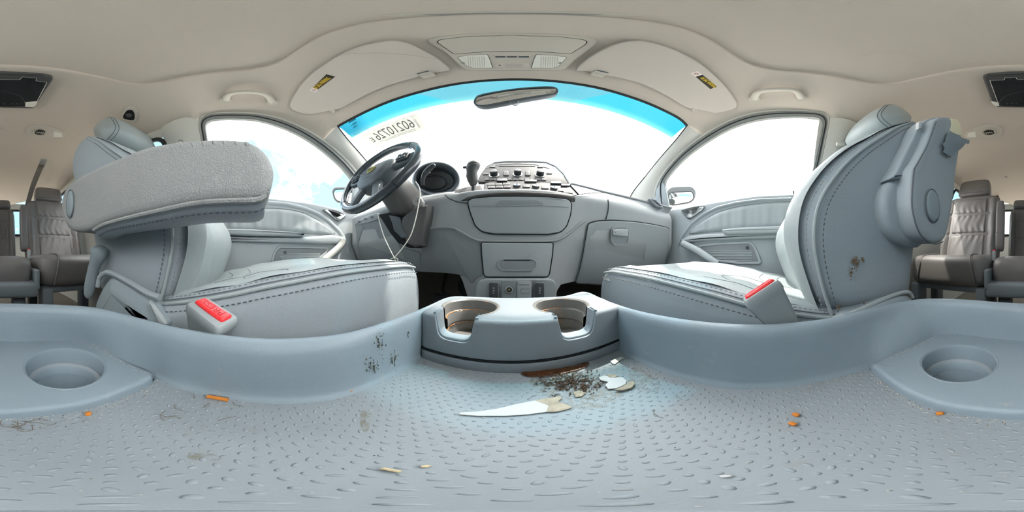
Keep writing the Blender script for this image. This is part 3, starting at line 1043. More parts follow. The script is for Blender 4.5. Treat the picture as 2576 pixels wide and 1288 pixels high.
# ------------------------------------------------------------------ centre tray between the front seats
ZF, ZL, ZP = -0.170, -0.085, -0.154
tray = thing('center_tray', 'grey plastic tray table with raised lip between the two front seats', 'tray', (0.015, 0.0, -0.215))
def polar(pts):
    return sorted((math.atan2(p.x, p.y), math.hypot(p.x, p.y)) for p in pts)
floor_px = [(1050,905),(1000,935),(950,960),(900,980),(850,995),(790,1004),(720,1008),(640,1004),(560,995),(480,978),(430,963),(388,944)]
floor_rx = [(1560,880),(1600,902),(1650,925),(1700,942),(1750,955),(1800,966),(1850,972),(1900,972),(1950,970),(2020,962),(2080,950),(2140,936),(2188,922)]
plat_l = [(299,903),(260,878),(231,863),(210,858),(190,857),(109,858),(30,860)]
plat_r = [(2240,897),(2280,880),(2308,868),(2348,847),(2389,841),(2430,843),(2471,849),(2540,856)]
FP = [Uz(x, y, ZF) for x, y in floor_px+floor_rx]+[Uz(x, y, ZP) for x, y in plat_l+plat_r]
FP += [V((x, 0.300, ZF)) for x in (-0.115, -0.06, 0.0, 0.06, 0.11, 0.15)]
crest_px = [(1130,745),(1095,761),(1050,780),(1000,798),(950,815),(900,830),(850,840),(800,846),(750,849),(700,851),(650,850),(600,846),(550,840),(500,832),(460,825),(420,817),(385,808),(350,799),(300,785),(270,778),(230,771),(190,768),(130,765),(60,763),
            (1470,730),(1500,745),(1555,766),(1620,784),(1700,799),(1750,806),(1800,811),(1850,814),(1900,815),(1950,814),(2000,810),(2040,806),(2080,800),(2120,792),(2170,780),(2220,767),(2255,759),(2290,754),(2320,751),(2350,750),(2420,752),(2500,758),(2560,762)]
CP = [Uz(x, y, ZL) for x, y in crest_px]
CP += [V((x, 0.325, ZL)) for x in (-0.08, -0.02, 0.05, 0.12)]
def table(P):
    a = polar(P)
    k = a[-1]; j = a[0]
    return [(k[0]-2*math.pi, k[1])]+a+[(j[0]+2*math.pi, j[1])]
TF, TC = table(FP), table(CP)
def rad(T, th): return sinterp(th, [a for a, _ in T], [b for _, b in T])
def smooth_rad(T, n=240):
    v = [rad(T, -math.pi+2*math.pi*(i+0.5)/n) for i in range(n)]
    for _ in range(3): v = [(v[i-1]+2*v[i]+v[(i+1) % n])/4 for i in range(n)]
    return v
NT = 240
rf, rc = smooth_rad(TF), smooth_rad(TC)
tht = [-math.pi+2*math.pi*(i+0.5)/NT for i in range(NT)]
def ringp(rs, z): return [V((r*math.sin(t), r*math.cos(t), z)) for r, t in zip(rs, tht)]
rows = []
rows.append(ringp([r+0.002 for r in rf], -0.205))
rows.append(ringp([r-0.006 for r in rf], ZF-0.002))
rows.append(ringp([r-0.006 for r in rf], ZF+0.0003))
rows.append(ringp([r-0.0015 for r in rf], ZF+0.0025))
rows.append(ringp([r+0.001 for r in rf], ZF+0.009))
for k in (0.25, 0.5, 0.75):
    rows.append(ringp([f+0.001+(c-0.0185-f)*k for f, c in zip(rf, rc)], ZF+0.009+(ZL-0.013-ZF-0.009)*k))
rows.append(ringp([c-0.0175 for c in rc], ZL-0.013))
rows.append(ringp([c-0.0150 for c in rc], ZL-0.006))
rows.append(ringp([c-0.0110 for c in rc], ZL-0.0015))
rows.append(ringp([c-0.0050 for c in rc], ZL+0.0003))
rows.append(ringp([c+0.0010 for c in rc], ZL-0.001))
rows.append(ringp([c+0.0050 for c in rc], ZL-0.005))
rows.append(ringp([c+0.0070 for c in rc], ZL-0.014))
rows.append(ringp([c+0.0060 for c in rc], ZL-0.06))
rows.append(ringp([f+0.010 for f in rf], -0.205))
mk('rim_wall', *loft(rows, cu=True, cv=True), 'tray_plastic', tray, sharp=0)
# platform at the back with two cup wells
fe_l = [(384,966),(350,985),(311,1001),(272,1016),(220,1031),(163,1042),(80,1051),(0,1056)]
fe_r = [(2190,936),(2230,968),(2280,1001),(2320,1019),(2362,1033),(2420,1044),(2471,1050),(2530,1055)]
FE = [Uz(x, y, ZF) for x, y in fe_l[::1]]+[Uz(x, y, ZF) for x, y in fe_r[::-1]]
FE = crv(FE, 4, False)
TFE = polar(FE)
def rear_r(th):
    # front edge of the platform, only behind the camera
    a = th if th > 0 else th+2*math.pi
    b = sorted((x if x > 0 else x+2*math.pi, r) for x, r in TFE)
    if a < b[0][0] or a > b[-1][0]: return None
    return interp(a, [x for x, _ in b], [r for _, r in b])
# tray floor: fan out to the wall, or to the platform edge at the back
fr = []
for i, t_ in enumerate(tht):
    q = rear_r(t_)
    fr.append(min(rf[i]-0.0055, q+0.004) if q else rf[i]-0.0055)
rows = [ringp([r*k for r in fr], ZF) for k in (0.02, 0.2, 0.45, 0.7, 0.88, 1.0)]
fl = mk('tray_floor', *loft(rows, cu=True, cap0=True), 'tray_floor', tray, sharp=0)
mk('underside', *slabvf([V((r*0.98*math.sin(t), r*0.98*math.cos(t), -0.2)) for r, t in zip(rf[::4], tht[::4])], (0, 0, 1), 0.015, 0.004), 'tray_plastic', tray)
# moulded grip nubs on the tray floor
def nub(c, a, l, w_, h):
    ca, sa = math.cos(a), math.sin(a)
    out = []; n = 10
    rows = []
    for s, hh in ((1.0, 0.0), (0.82, h*0.7), (0.45, h)):
        row = []
        for k in range(n):
            th = 2*math.pi*k/n
            x = l*math.copysign(abs(math.cos(th))**0.8, math.cos(th))*s; y = w_*math.sin(th)*s
            row.append(V((c[0]+x*ca-y*sa, c[1]+x*sa+y*ca, ZF+hh)))
        rows.append(row)
    return loft(rows, cu=True, cap1=True)
parts = []
pitch = 0.0098
for i in range(-24, 25):
    for j in range(-30, 31):
        x = (i+(0.5 if j % 2 else 0))*pitch; y = j*pitch*0.62
        r = math.hypot(x, y); th = math.atan2(x, y)
        kk = int((th+math.pi)/(2*math.pi)*NT) % NT
        if r > fr[kk]-0.006: continue
        if y > 0.186: continue
        parts.append(nub((x, y), random.choice((0.35, 0.35, -0.5, 1.2)) if (i+j) % 2 else -0.2, 0.0027 if (i+j) % 2 else 0.0017, 0.0013, 0.0006))
nb = mk('grip_nubs', *join(*parts), 'tray_floor', tray, sharp=0); nb['kind'] = 'stuff'
# platform body
wallb = [Uz(x, y, ZP) for x, y in ([(384,942)]+plat_l)]
wallr = [Uz(x, y, ZP) for x, y in ([(2191,920)]+plat_r)]
back = wallb+wallr[::-1]
scale_out = lambda p: V((p.x*1.04, p.y*1.04, p.z))
FEp = [V((p.x, p.y, ZP)) for p in FE]
outl = FEp[::-1]+[]          # from right front corner round to the left front corner
outl = [V((p.x, p.y, ZP)) for p in FEp]     # left -> centre -> right
poly = outl+[scale_out(p) for p in (wallr+wallb[::-1])]
CUPS = [(Uz(163, 920, ZP), 0.0475), (Uz(2413, 908, ZP), 0.0475)]
pf = slab('rear_platform', dens(poly, 0.012), (0, 0, 1), 0.035, 'tray_plastic', tray, r=0.006, rb=0.001)
cut = [lathe((c.x, c.y, -0.23), (0, 0, 1), [(r, 0), (r, 0.076), (r, 0.1)], 40) for c, r in CUPS]
boolean_cut(pf, cut, 0.0)
for c, r in CUPS:
    cw = mk('cup_well', *lathe((c.x, c.y, ZP), (0, 0, 1), [(r+0.004, -0.0012), (r+0.0015, 0.0006), (r-0.001, -0.001), (r-0.0025, -0.005), (r-0.004, -0.028), (r-0.0095, -0.030), (r-0.0110, -0.032), (r-0.013, -0.047), (r-0.017, -0.0505), (0.0, -0.051)], 48, cap=False), 'tray_plastic', tray, sharp=32)
    mk('step_ring', *lathe((c.x, c.y, ZP), (0, 0, 1), [(r-0.0045, -0.0275), (r-0.009, -0.0292), (r-0.0098, -0.031)], 48, cap=False), 'tray_floor', cw, sharp=0)
# front cup-holder block
XL, XR = -0.1275, 0.166
front_y = lambda x: 0.196+0.008*((x-XL)/(XR-XL))-0.010*(1-((2*x-XL-XR)/(XR-XL))**2)+0.006
bo = []
n = 16
for i in range(n+1):
    x = XL+(XR-XL)*i/n
    bo.append(V((x, front_y(x), ZL+0.001)))
bo += [V((0.172, 0.27, ZL+0.001)), V((0.165, 0.318, ZL+0.001)), V((0.02, 0.322, ZL+0.001)), V((-0.125, 0.310, ZL+0.001)), V((-0.132, 0.26, ZL+0.001))]
bo = rpoly(bo, 0.012, 4)
blk = slab('cup_holder_block', dens(bo, 0.008), (0, 0, 1), 0.063, 'tray_block', tray, r=0.007, rb=0.001, seg=4)
FC = [(V((-0.0665, 0.256, ZL)), 0.0445), (V((0.0815, 0.2615, ZL)), 0.0445)]
cut = [lathe((c.x, c.y, -0.16), (0, 0, 1), [(r, 0), (r, 0.05), (r, 0.12)], 44) for c, r in FC]
def notch(x0, x1, zb, y0):
    P = rpoly([V((x0-0.004, 0, -0.06)), V((x0+0.006, 0, zb)), V((x1-0.006, 0, zb)), V((x1+0.004, 0, -0.06))], [0, 0.014, 0.014, 0], 5)
    rows = [[V((p.x, y0, p.z)) for p in P], [V((p.x, y0+0.062, p.z)) for p in P]]
    return loft(rows, cu=True, cap0=True, cap1=True)
NOT = [(-0.103, -0.046, -0.1225, 0.17), (0.0575, 0.1155, -0.1215, 0.17)]
cut += [notch(*q) for q in NOT]
boolean_cut(blk, cut, 0.0035, 3)
# base band under the block
bb = [V((p.x, p.y-0.0015, -0.1515)) for p in dens(bo, 0.008)]
slab('base_band', bb, (0, 0, 1), 0.019, 'tray_block', tray, r=0.0025, rb=0.0005)
mk('shut_line', *tube([V((p.x, p.y-0.0002, -0.1495)) for p in dens([b for b in bo if b.y < 0.23], 0.006, False)], 0.0013, 6), 'dark_gap', tray)
for c, r in FC:
    h0 = math.atan2(0, -1)
    cw = mk('cup_liner', *lathe((c.x, c.y, 0), (0, 0, 1), [(r-0.0008, -0.124), (r-0.003, -0.126), (r-0.0045, -0.128), (r-0.006, -0.1295), (r-0.0085, -0.146), (0, -0.147)], 48, cap=False), 'cup_inside', tray, sharp=32)
    # upper liner wall only where the block still stands (the notch stays open)
    nx0, nx1 = (NOT[0][0], NOT[0][1]) if c.x < 0 else (NOT[1][0], NOT[1][1])
    rows = []
    a0 = math.atan2(nx1-c.x, -(0.212-c.y)); 
    th0 = math.pi-math.asin(max(-1, min(1, (nx1+0.004-c.x)/r))); th1 = math.pi+math.asin(max(-1, min(1, (c.x-nx0+0.004)/r)))
    # angles measured from +y; the notch spans th0..th1 (towards the camera)
    sweep = 2*math.pi-(th1-th0)
    for k in range(61):
        t_ = th1+sweep*k/60
        d = V((math.sin(t_), math.cos(t_), 0))
        rows.append([V((c.x, c.y, 0))+d*rr+V((0, 0, zz)) for rr, zz in ((r+0.0035, ZL+0.0012), (r+0.0005, ZL+0.0016), (r-0.0022, ZL-0.0005), (r-0.003, ZL-0.006), (r-0.0035, -0.1025), (r-0.0065, -0.1045), (r-0.0072, -0.1062), (r-0.0078, -0.1235), (r-0.0045, -0.128))])
    mk('cup_wall', *loft(rows), 'cup_inside', tray, sharp=32)
    rnd = random.Random(int(c.x*1000)); parts = []
    for k in range(150):
        up_ = rnd.random() < 0.6
        t_ = rnd.uniform(-2.1, 0.9) if c.x < 0 else rnd.uniform(-1.7, 0.3)
        rr, zz = (r-0.0055, -0.1036) if up_ else (r-0.0075, -0.1285)
        q = V((c.x+rr*math.sin(t_), c.y+rr*math.cos(t_), zz)); g = rnd.uniform(0.0007, 0.0018)
        parts.append(lathe(q, (0, 0, 1), [(g, -0.0004), (g*0.7, 0.0005), (0, 0.0008)], 6, sx=rnd.uniform(0.6, 1.4)))
    dd_ = mk('dried_crumbs', *join(*parts), 'rust_dirt', tray, sharp=0); dd_['kind'] = 'stuff'
for (x0, x1, zb, y0) in NOT:
    P = rpoly([V((x0-0.002, 0, ZL+0.002)), V((x0+0.006, 0, zb)), V((x1-0.006, 0, zb)), V((x1+0.002, 0, ZL+0.002))], [0, 0.014, 0.014, 0], 6)
    P = dens(P, 0.004, False)
    mk('notch_lip', *tube([V((p.x, front_y(p.x)+0.006, p.z+0.0012)) for p in P], 0.0024, 8), 'tray_plastic', tray)
    rows = [[V((p.x, front_y(p.x)+0.004, p.z+0.0012)) for p in P], [V((p.x, front_y(p.x)+0.024, p.z+0.0012)) for p in P]]
    mk('notch_lining', *loft(rows), 'tray_plastic', tray)
# folding support leg down to the floor
mk('support_leg', *rbox((0.02, 0.04, (-0.215+FL)/2), (0.12, 0.20, abs(FL+0.215)), r=0.012), 'tray_plastic', tray)
# ------------------------------------------------------------------ front seats
SEAT_W = 0.47
def front_seat(s, dy, dz, dzc, label):
    """s = -1 driver, +1 passenger; geometry in passenger coordinates, mirrored by s"""
    X0 = 0.232
    def M(x, y, z): return V((s*x, y+dy-(0.10*max(0, z-0.05) if s < 0 else 0.0), z+dz))
    t = thing('front_seat', label, 'seat', (s*0.47, 0.05+dy, FL), 'front leather seats')
    # ---- cushion
    zb_y = [-0.15, -0.08, 0.02, 0.09, 0.21, 0.32]
    zb_z = [-0.085, -0.072, -0.049, -0.033, -0.017, -0.012]
    Y1 = 0.455 if s < 0 else 0.412
    CY = dy if s < 0 else 0.0
    st = [-0.20, -0.15, -0.10, -0.04, 0.02, 0.08, 0.14, 0.20, 0.26, Y1-0.065, Y1-0.04, Y1-0.02, Y1-0.008, Y1]
    drop = {Y1-0.04: (0.004, 0.001), Y1-0.02: (0.014, 0.005), Y1-0.008: (0.034, 0.013), Y1: (0.075, 0.028)}
    rows = []
    for y in st:
        zb = sinterp(y, zb_y, zb_z)+dzc-dz
        dr, ins = drop.get(y, (0, 0))
        zt = zb-dr
        Wd = SEAT_W
        half = [(0.03, -0.235), (0.004, -0.20), (0.0, -0.15), (0.0, -0.095-dr*0.4), (0.003, zt-0.034), (0.010, zt-0.014), (0.026, zt-0.0015), (0.05, zt+0.002), (0.085, zt-0.008), (0.115, zt-0.022), (0.155, zt-0.026), (0.235, zt-0.022)]
        row = [M(X0+x+ins*(1-x/0.235), y, z) for x, z in half]
        row += [M(X0+Wd-x-ins*(1-x/0.235), y, z) for x, z in half[::-1][1:]]
        rows.append(row)
    cu = mk('cushion', *loft(rows, cu=True, cap0=True, cap1=True), 'leather_side', t, subsurf=2)
    # top cover of the cushion (worn leather), just proud of the bolsters
    def top(u, v):
        y = -0.14+(Y1-0.05+0.14)*v
        zb = sinterp(y, zb_y, zb_z)+dzc-dz
        x = 0.030+0.41*u
        c = min(u, 1-u)
        xi = min(x, SEAT_W-x)
        z = interp(xi, [0.02, 0.05, 0.085, 0.115, 0.155, 0.235], [-0.004, 0.003, -0.006, -0.019, -0.022, -0.018])
        wr = 0.0016*math.sin(y*60+3*math.sin(x*25))*math.exp(-((y-0.02)/0.16)**2)
        k = min(1, v*12, (1-v)*12)
        return M(X0+x, y, zb+z*k+(-0.004)*(1-k)+0.0012+wr*k)
    mk('seat_cover', *grid(top, 40, 50), 'leather', cu, sharp=0)
    for cr in ([(0.30, 0.10), (0.34, 0.22), (0.33, 0.36), (0.37, 0.50), (0.36, 0.62)], [(0.34, 0.30), (0.45, 0.32), (0.56, 0.31), (0.66, 0.33)], [(0.68, 0.12), (0.66, 0.26), (0.68, 0.40), (0.65, 0.56)], [(0.72, 0.30), (0.80, 0.34), (0.88, 0.31)], [(0.74, 0.20), (0.82, 0.22), (0.90, 0.18)], [(0.12, 0.25), (0.20, 0.30), (0.28, 0.28)], [(0.40, 0.48), (0.50, 0.55), (0.60, 0.50)], [(0.10, 0.40), (0.16, 0.46), (0.24, 0.47)]):
        P = [top(q.x/100, q.y/100)+V((0, 0, 0.0002)) for q in crv(px2([(a*100, b*100) for a, b in cr]), 6, False)]
        mk('crease', *tube(P, [0.0004+0.0007*math.sin(math.pi*i/(len(P)-1)) for i in range(len(P))], 5), 'thread_and_shade', cu)  # dark lines paint the shade of the leather creases
    # seam of the cover: piping and two thread rows
    def edge(off_x, off_z, y0=-0.13, y1=None):
        y1 = y1 or Y1-0.035
        return [M(X0+off_x, y, sinterp(y, zb_y, zb_z)+dzc-dz+off_z-(0.006*max(0, (y-(Y1-0.09))/0.055)**2)) for y in [y0+(y1-y0)*k/40 for k in range(41)]]
    mk('piping', *tube(edge(0.0085, -0.0125), 0.0034, 8), 'leather', cu)
    mk('stitching', *stitches(edge(0.0005, -0.026), 0.0085, 0.0058, 0.0011), 'thread_and_shade', cu)
    mk('stitching', *stitches(edge(0.019, -0.0025), 0.0085, 0.0056, 0.0010), 'thread', cu)
    mk('seam', *tube(edge(0.013, -0.0065), 0.0010, 6), 'thread_and_shade', cu)
    # ---- backrest
    FY = [-0.105, -0.080, -0.067, -0.075, -0.109, -0.150, -0.195, -0.255, -0.305, -0.345]
    FZ = [-0.120, -0.040, 0.030, 0.090, 0.157, 0.220, 0.283, 0.370, 0.435, 0.487]
    RY = [-0.315, -0.325, -0.338, -0.352, -0.378, -0.412, -0.445, -0.480, -0.490, -0.470]
    RZ = [-0.140, -0.060, 0.020, 0.075, 0.140, 0.200, 0.262, 0.350, 0.415, 0.470]
    rows = []
    N = len(FY)
    def station(fy, fz, ry, rz, tt, ins=0.0, xin=0.0, flat=1.0):
        F = V((0, fy, fz)); R_ = V((0, ry, rz)); D = (F-R_); L = D.length; D.normalize()
        b = 0.040*math.sin(math.pi*min(1, 0.12+tt*0.95))*flat
        half = [(0.10, 0.0), (0.035, 0.0), (0.006, 0.03), (0.0, L*0.45), (0.0, L-0.03), (0.003, L-0.008), (0.014, L+0.004), (0.035, L+b*0.8), (0.065, L+b), (0.10, L+b*0.75), (0.135, L+0.002), (0.18, L-0.006), (0.235, L-0.004)]
        row = []
        def pt(x, d):
            d = min(max(d, ins), L+b-ins) if ins else d
            p = R_+D*d
            return (x, p.y, p.z)
        pts = [pt(x, d) for x, d in half]
        row = [M(X0+0.008+xin+(x*(SEAT_W/2-0.008-xin)/0.235), y, z) for x, y, z in pts]
        row += [M(X0+SEAT_W-0.008-xin-(x*(SEAT_W/2-0.008-xin)/0.235), y, z) for x, y, z in pts[::-1][1:]]
        return row
    for i in range(N):
        tt = i/(N-1)
        xin = 0.03*max(0, tt-0.7)/0.3
        rows.append(station(FY[i], FZ[i], RY[i], RZ[i], tt, 0, xin, 1-max(0, tt-0.6)*1.2))
    rows.append(station(-0.365, 0.503, -0.455, 0.492, 1, 0.0, 0.045, 0.3))
    rows.append(station(-0.385, 0.509, -0.435, 0.503, 1, 0.0, 0.075, 0.1))
    bk = mk('backrest', *loft(rows, cu=True, cap0=True, cap1=True), 'leather_side', t, subsurf=2)
    # worn face cover of the backrest
    def face(u, v):
        i = v*(N-1)*0.985; k = min(int(i), N-2); f = i-k
        fy = FY[k]+(FY[k+1]-FY[k])*f; fz = FZ[k]+(FZ[k+1]-FZ[k])*f
        ry = RY[k]+(RY[k+1]-RY[k])*f; rz = RZ[k]+(RZ[k+1]-RZ[k])*f
        F = V((0, sinterp(fz, FZ, FY), fz)); R_ = V((0, ry, rz)); D = F-R_; L = D.length; D.normalize()
        tt = v*0.985
        xin = 0.03*max(0, tt-0.7)/0.3
        b = 0.040*math.sin(math.pi*min(1, 0.12+tt*0.95))*(1-max(0, tt-0.6)*1.2)
        xx = 0.018+(0.47-0.036)*u; xi = min(xx, 0.47-xx)
        d = interp(xi, [0.0, 0.035, 0.065, 0.10, 0.135, 0.18, 0.235], [0.004, b*0.78, b*0.97, b*0.72, 0.004, -0.003, -0.002])
        wr = 0.0016*math.sin(xx*90+6*math.sin(fz*9))*(1-abs(2*v-1))
        p = R_+D*(L+d+0.003+wr)
        sx = (SEAT_W-0.016-2*xin)/0.47
        return M(X0+0.008+xin+xx*sx, p.y, p.z)
    mk('face_cover', *grid(face, 44, 60), 'leather', bk, sharp=0)
    def bedge(d_off, x_off, n=60, a=0.03, b_=0.97):
        P = []
        for k in range(n):
            v = a+(b_-a)*k/(n-1)
            fz = FZ[0]+(FZ[-1]-FZ[0])*v
            fy = sinterp(fz, FZ, FY)
            xin = 0.03*max(0, v-0.7)/0.3
            ry = interp(fz, RZ, RY)
            D = V((0, fy-ry, 0.1)).normalized()
            P.append(M(X0+0.0075+xin+x_off, fy+D.y*d_off, fz+D.z*d_off))
        return P
    mk('piping', *tube(bedge(-0.004, 0.003), 0.0032, 8), 'leather', bk)
    mk('stitching', *stitches(bedge(-0.018, -0.0012), 0.0085, 0.0058, 0.0011), 'thread_and_shade', bk)
    mk('stitching', *stitches(bedge(0.008, 0.012), 0.0085, 0.0056, 0.0010), 'thread', bk)
    # ---- headrest with posts
    e2 = V((0, -0.30, 0.954)); e3 = V((0, 0.954, 0.30))
    hc = M(0.478, -0.372, 0.595)
    def hr(sc_x, sc_y, sc_z): return rbox(hc, (sc_x, sc_y, sc_z), (V((1, 0, 0)), e2, e3), r=0.05, seg=5)
    rows = []
    for k in range(25):
        u = -1+2*k/24
        w_ = max(0.0, 1-abs(u)**7)**(1/3.0)
        hh = (0.096-0.008*u*u)*max(w_, 0.02); dd_ = (0.066+0.006*(1-u*u))*max(w_, 0.02)
        row = []
        for j in range(28):
            a = 2*math.pi*j/28
            ca, sa = math.cos(a), math.sin(a)
            py_ = hh*math.copysign(abs(sa)**0.52, sa); pz_ = dd_*math.copysign(abs(ca)**0.75, ca)
            if pz_ < 0: pz_ *= 0.75+0.2*(py_/hh if hh else 0)
            row.append(hc+V((s*u*0.138, 0, 0))+e2*py_+e3*pz_)
        rows.append(row)
    hd = mk('headrest', *loft(rows, cu=True, cap0=True, cap1=True), 'leather', t, sharp=0)
    for u in (-0.80, -0.72, 0.80, 0.72):
        k = min(range(25), key=lambda k: abs(-1+2*k/24-u))
        mk('seam', *tube([p+(p-(hc+V((s*u*0.132, 0, 0)))).normalized()*0.0006 for p in rows[k]], 0.0014, 6, True), 'thread_and_shade', hd)
    for dx in (-0.065, 0.065):
        a = hc+V((dx, -0.005, 0))-e2*0.05
        mk('post', *tube([a, a-e2*0.09], 0.006, 10), 'chrome', hd)
    # ---- plastic seat base and side shield
    mk('seat_base', *rbox(M(X0+SEAT_W/2, 0.06, -0.30), (SEAT_W-0.07, 0.44, 0.17), r=0.03), 'seat_plastic', t)
    for xx in (0.05, SEAT_W-0.05):
        mk('rail', *rbox(V((s*(X0+xx), 0.08+dy, FL+0.03)), (0.04, 0.52, 0.06), r=0.008), 'dark_plastic', t)
    return t, M, X0, bk
drv, MD, X0, bk_d = front_seat(-1, -0.066, 0.0, 0.0, 'grey leather driver seat with its armrest folded down')
pas, MP, X0, bk_p = front_seat(1, 0.0, -0.004, -0.016, 'grey leather passenger seat with its armrest folded up and torn')

# ---- driver seat: lowered armrest
def xpl(pts, x): return [Ux(a, b, x) for a, b in pts]
AX = -0.158
arm_o = [(153,520),(162,478),(183,454),(226,428),(264,410),(301,393),(362,369),(423,356),(483,349),(544,346),(604,348),(646,360),(676,388),(690,420),(688,452),(678,478),(658,494),(625,500),(544,503),(483,509),(392,528),(301,549),(258,562),(226,577),(195,584),(168,571)]
A3 = crv(xpl(arm_o, AX), 4)
arm = mk('armrest', *slabvf(A3, (1, 0, 0), 0.072, r=0.010, rb=0.014, seg=5, inner=0.003, crown=0.0006), 'leather_arm', drv, sharp=60)
lab(arm, 'thick leather armrest folded down level')
und = [(258,566),(300,552),(392,531),(483,512),(544,506),(636,503),(650,508),(648,533),(574,540),(483,552),(392,567),(300,580),(262,582)]
zU = lambda x, y: None
# lower welt: a second leather strip under the seam
low = [(236,579),(258,566),(301,553),(392,532),(483,513),(544,507),(640,504),(668,492)]
pl = crv(xpl(low, AX-0.003), 4, False)
mk('welt', *tube(pl, 0.0035, 8), 'leather_arm', arm)
rows = []
for i, p in enumerate(resample(pl, 40)):
    k = i/39
    rows.append([p+V((-0.002, 0, -0.001)), p+V((-0.006, 0, -0.0075)), p+V((-0.022, 0, -0.013)), p+V((-0.05, 0, -0.013)), p+V((-0.062, 0, -0.004))])
mk('under_pad', *loft(rows), 'leather_side', arm, sharp=0)
mk('stitching', *stitches([p+V((-0.0105, 0, -0.0102)) for p in resample(pl, 40)], 0.007, 0.005, 0.0008), 'thread_and_shade', arm)
# gathered creases along the top edge of the pad
for i, (a, b, c, d) in enumerate([(338,382,352,398),(366,372,372,392),(398,364,406,388),(430,357,438,384),(456,354,462,380),(482,351,492,378),(510,349,516,377),(536,348,541,372),(563,348,566,374),(590,350,598,372),(616,352,624,372)]):
    P = [Ux(a, b+7, AX-0.0042), Ux((a+c)/2+1, (b+d)/2+4, AX-0.0022), Ux(c, d+5, AX-0.0018)]
    mk('crease', *tube(crv(P, 4, False), [0.0006, 0.0018, 0.003, 0.0034, 0.0034, 0.003, 0.002, 0.0012, 0.0005][:9], 8), 'leather_arm', arm)
pc = Ux(177, 512, AX+0.002)
mk('pivot_cap', *lathe(pc, (1, 0, 0), [(0.030, -0.01), (0.030, 0.001), (0.0285, 0.0025), (0.024, 0.0035), (0.0, 0.004)], 40, sx=0.62, sy=1.1), 'seat_plastic', drv)
mk('cap_gap', *tube([pc+V((0.0012, 0.0315*0.62*math.cos(2*math.pi*k/40), 0.0315*1.1*math.sin(2*math.pi*k/40))) for k in range(40)], 0.0013, 6, True), 'thread_and_shade', drv)
# recline lever
lv = [Ux(250,622,-0.222), Ux(248,640,-0.216), Ux(240,662,-0.215), Ux(232,690,-0.216), Ux(226,720,-0.217), Ux(221,748,-0.218)]
mk('recline_lever', *tube(crv(lv, 4, False), [0.012, 0.018, 0.0215, 0.022, 0.0205, 0.019, 0.018, 0.0165, 0.0155, 0.015, 0.0148, 0.0146, 0.0146, 0.0148, 0.015, 0.015, 0.015, 0.0148, 0.014, 0.012, 0.008], 14, flat=0.75), 'seat_plastic', drv)
# lower side shield of the driver seat and fold of leather above it
sh_o = [(234,775),(244,742),(258,716),(272,699),(286,697),(310,710),(345,732),(371,753),(400,790),(420,822),(380,850),(300,840),(240,820)]
slab('side_shield', crv(xpl(sh_o, -0.216), 3), (1, 0, 0), 0.05, 'seat_plastic', drv, r=0.016, inner=0.02, crown=0.006, seg=4)
fold = [(246,722),(250,700),(262,688),(276,686),(300,696),(335,716),(372,738),(402,748)]
mk('leather_fold', *tube(crv(xpl(fold, -0.219), 4, False), 0.006, 8), 'leather_side', drv)
st_o = [(372,757),(384,770),(402,796),(416,817),(398,818),(386,796)]
slab('shield_strut', xpl(st_o, -0.204), (1, 0, 0), 0.012, 'buckle', drv, r=0.004)

# ---- passenger seat: raised armrest with torn cover
BX = 0.178
po = [(2344,331),(2352,305),(2366,294),(2388,294),(2408,300),(2418,318),(2420,345),(2412,395),(2407,430),(2401,487),(2392,548),(2383,590),(2372,607),(2350,612),(2322,598),(2306,572),(2296,535),(2293,505),(2295,455),(2299,422),(2314,398),(2330,367)]
P3 = crv(xpl(po, BX), 4)
arm2 = mk('armrest', *slabvf(P3, (-1, 0, 0), 0.068, r=0.010, rb=0.02, seg=4, inner=0.005, crown=0.001), 'leather_side', pas, sharp=60)
lab(arm2, 'leather armrest folded upright with a torn end')
P4 = crv(xpl([(2300,424),(2314,400),(2331,368),(2345,331),(2354,306)], BX-0.0015), 5, False)
mk('welt', *tube([p+V((-0.0004, 0, 0)) for p in P4], 0.0016, 8), 'thread_and_shade', arm2)
mk('welt', *tube(crv(xpl([(2300,424),(2296,460),(2294,505),(2297,536),(2307,572),(2323,599),(2350,613),(2372,608)], BX-0.0019), 5, False), 0.0016, 8), 'thread_and_shade', arm2)
# rounded lower knuckle on the forward side of the arm
kn = [(2222,512),(2226,480),(2240,455),(2262,432),(2284,424),(2300,424),(2296,470),(2295,505),(2299,540),(2312,575),(2330,602),(2318,622),(2290,618),(2262,606),(2238,580),(2226,548)]
K3 = [Ux(a, b, 0.215) for a, b in kn]
mk('knuckle_pad', *slabvf(crv(K3, 3), (-1, 0, 0), 0.05, r=0.015, rb=0.012, seg=5), 'leather_side', pas, sharp=70)
up_ = [(2246,446),(2258,425),(2278,385),(2298,345),(2312,318),(2330,302),(2360,294),(2384,300),(2380,330),(2364,360),(2350,390),(2335,420),(2320,446),(2280,446)]
mk('shoulder_pad', *slabvf(crv([Ux(a, b, 0.205) for a, b in up_], 3), (-1, 0, 0), 0.04, r=0.005, rb=0.006, seg=4), 'leather_side', pas, sharp=70)
mk('stitching', *stitches(crv(xpl([(2318,395),(2326,375),(2334,350),(2345,318),(2354,300)], 0.2035), 5, False), 0.007, 0.005, 0.0009), 'thread_and_shade', pas)
pc = Ux(2347, 517, BX-0.004)
mk('pivot_cap', *lathe(pc, (-1, 0, 0), [(0.030, -0.01), (0.030, 0.001), (0.0285, 0.0025), (0.024, 0.0035), (0.0, 0.004)], 40, sx=0.82, sy=1.15), 'seat_plastic', pas)
mk('cap_gap', *tube([pc+V((-0.0004, 0.0315*0.82*math.cos(2*math.pi*k/40), 0.0315*1.15*math.sin(2*math.pi*k/40))) for k in range(40)], 0.0013, 6, True), 'thread_and_shade', pas)
fo = [(2392,297),(2408,299),(2418,314),(2420,342),(2404,338),(2390,328),(2394,312)]
slab('exposed_foam', xpl(fo, BX-0.003), (-1, 0, 0), 0.03, 'foam', arm2, r=0.006)
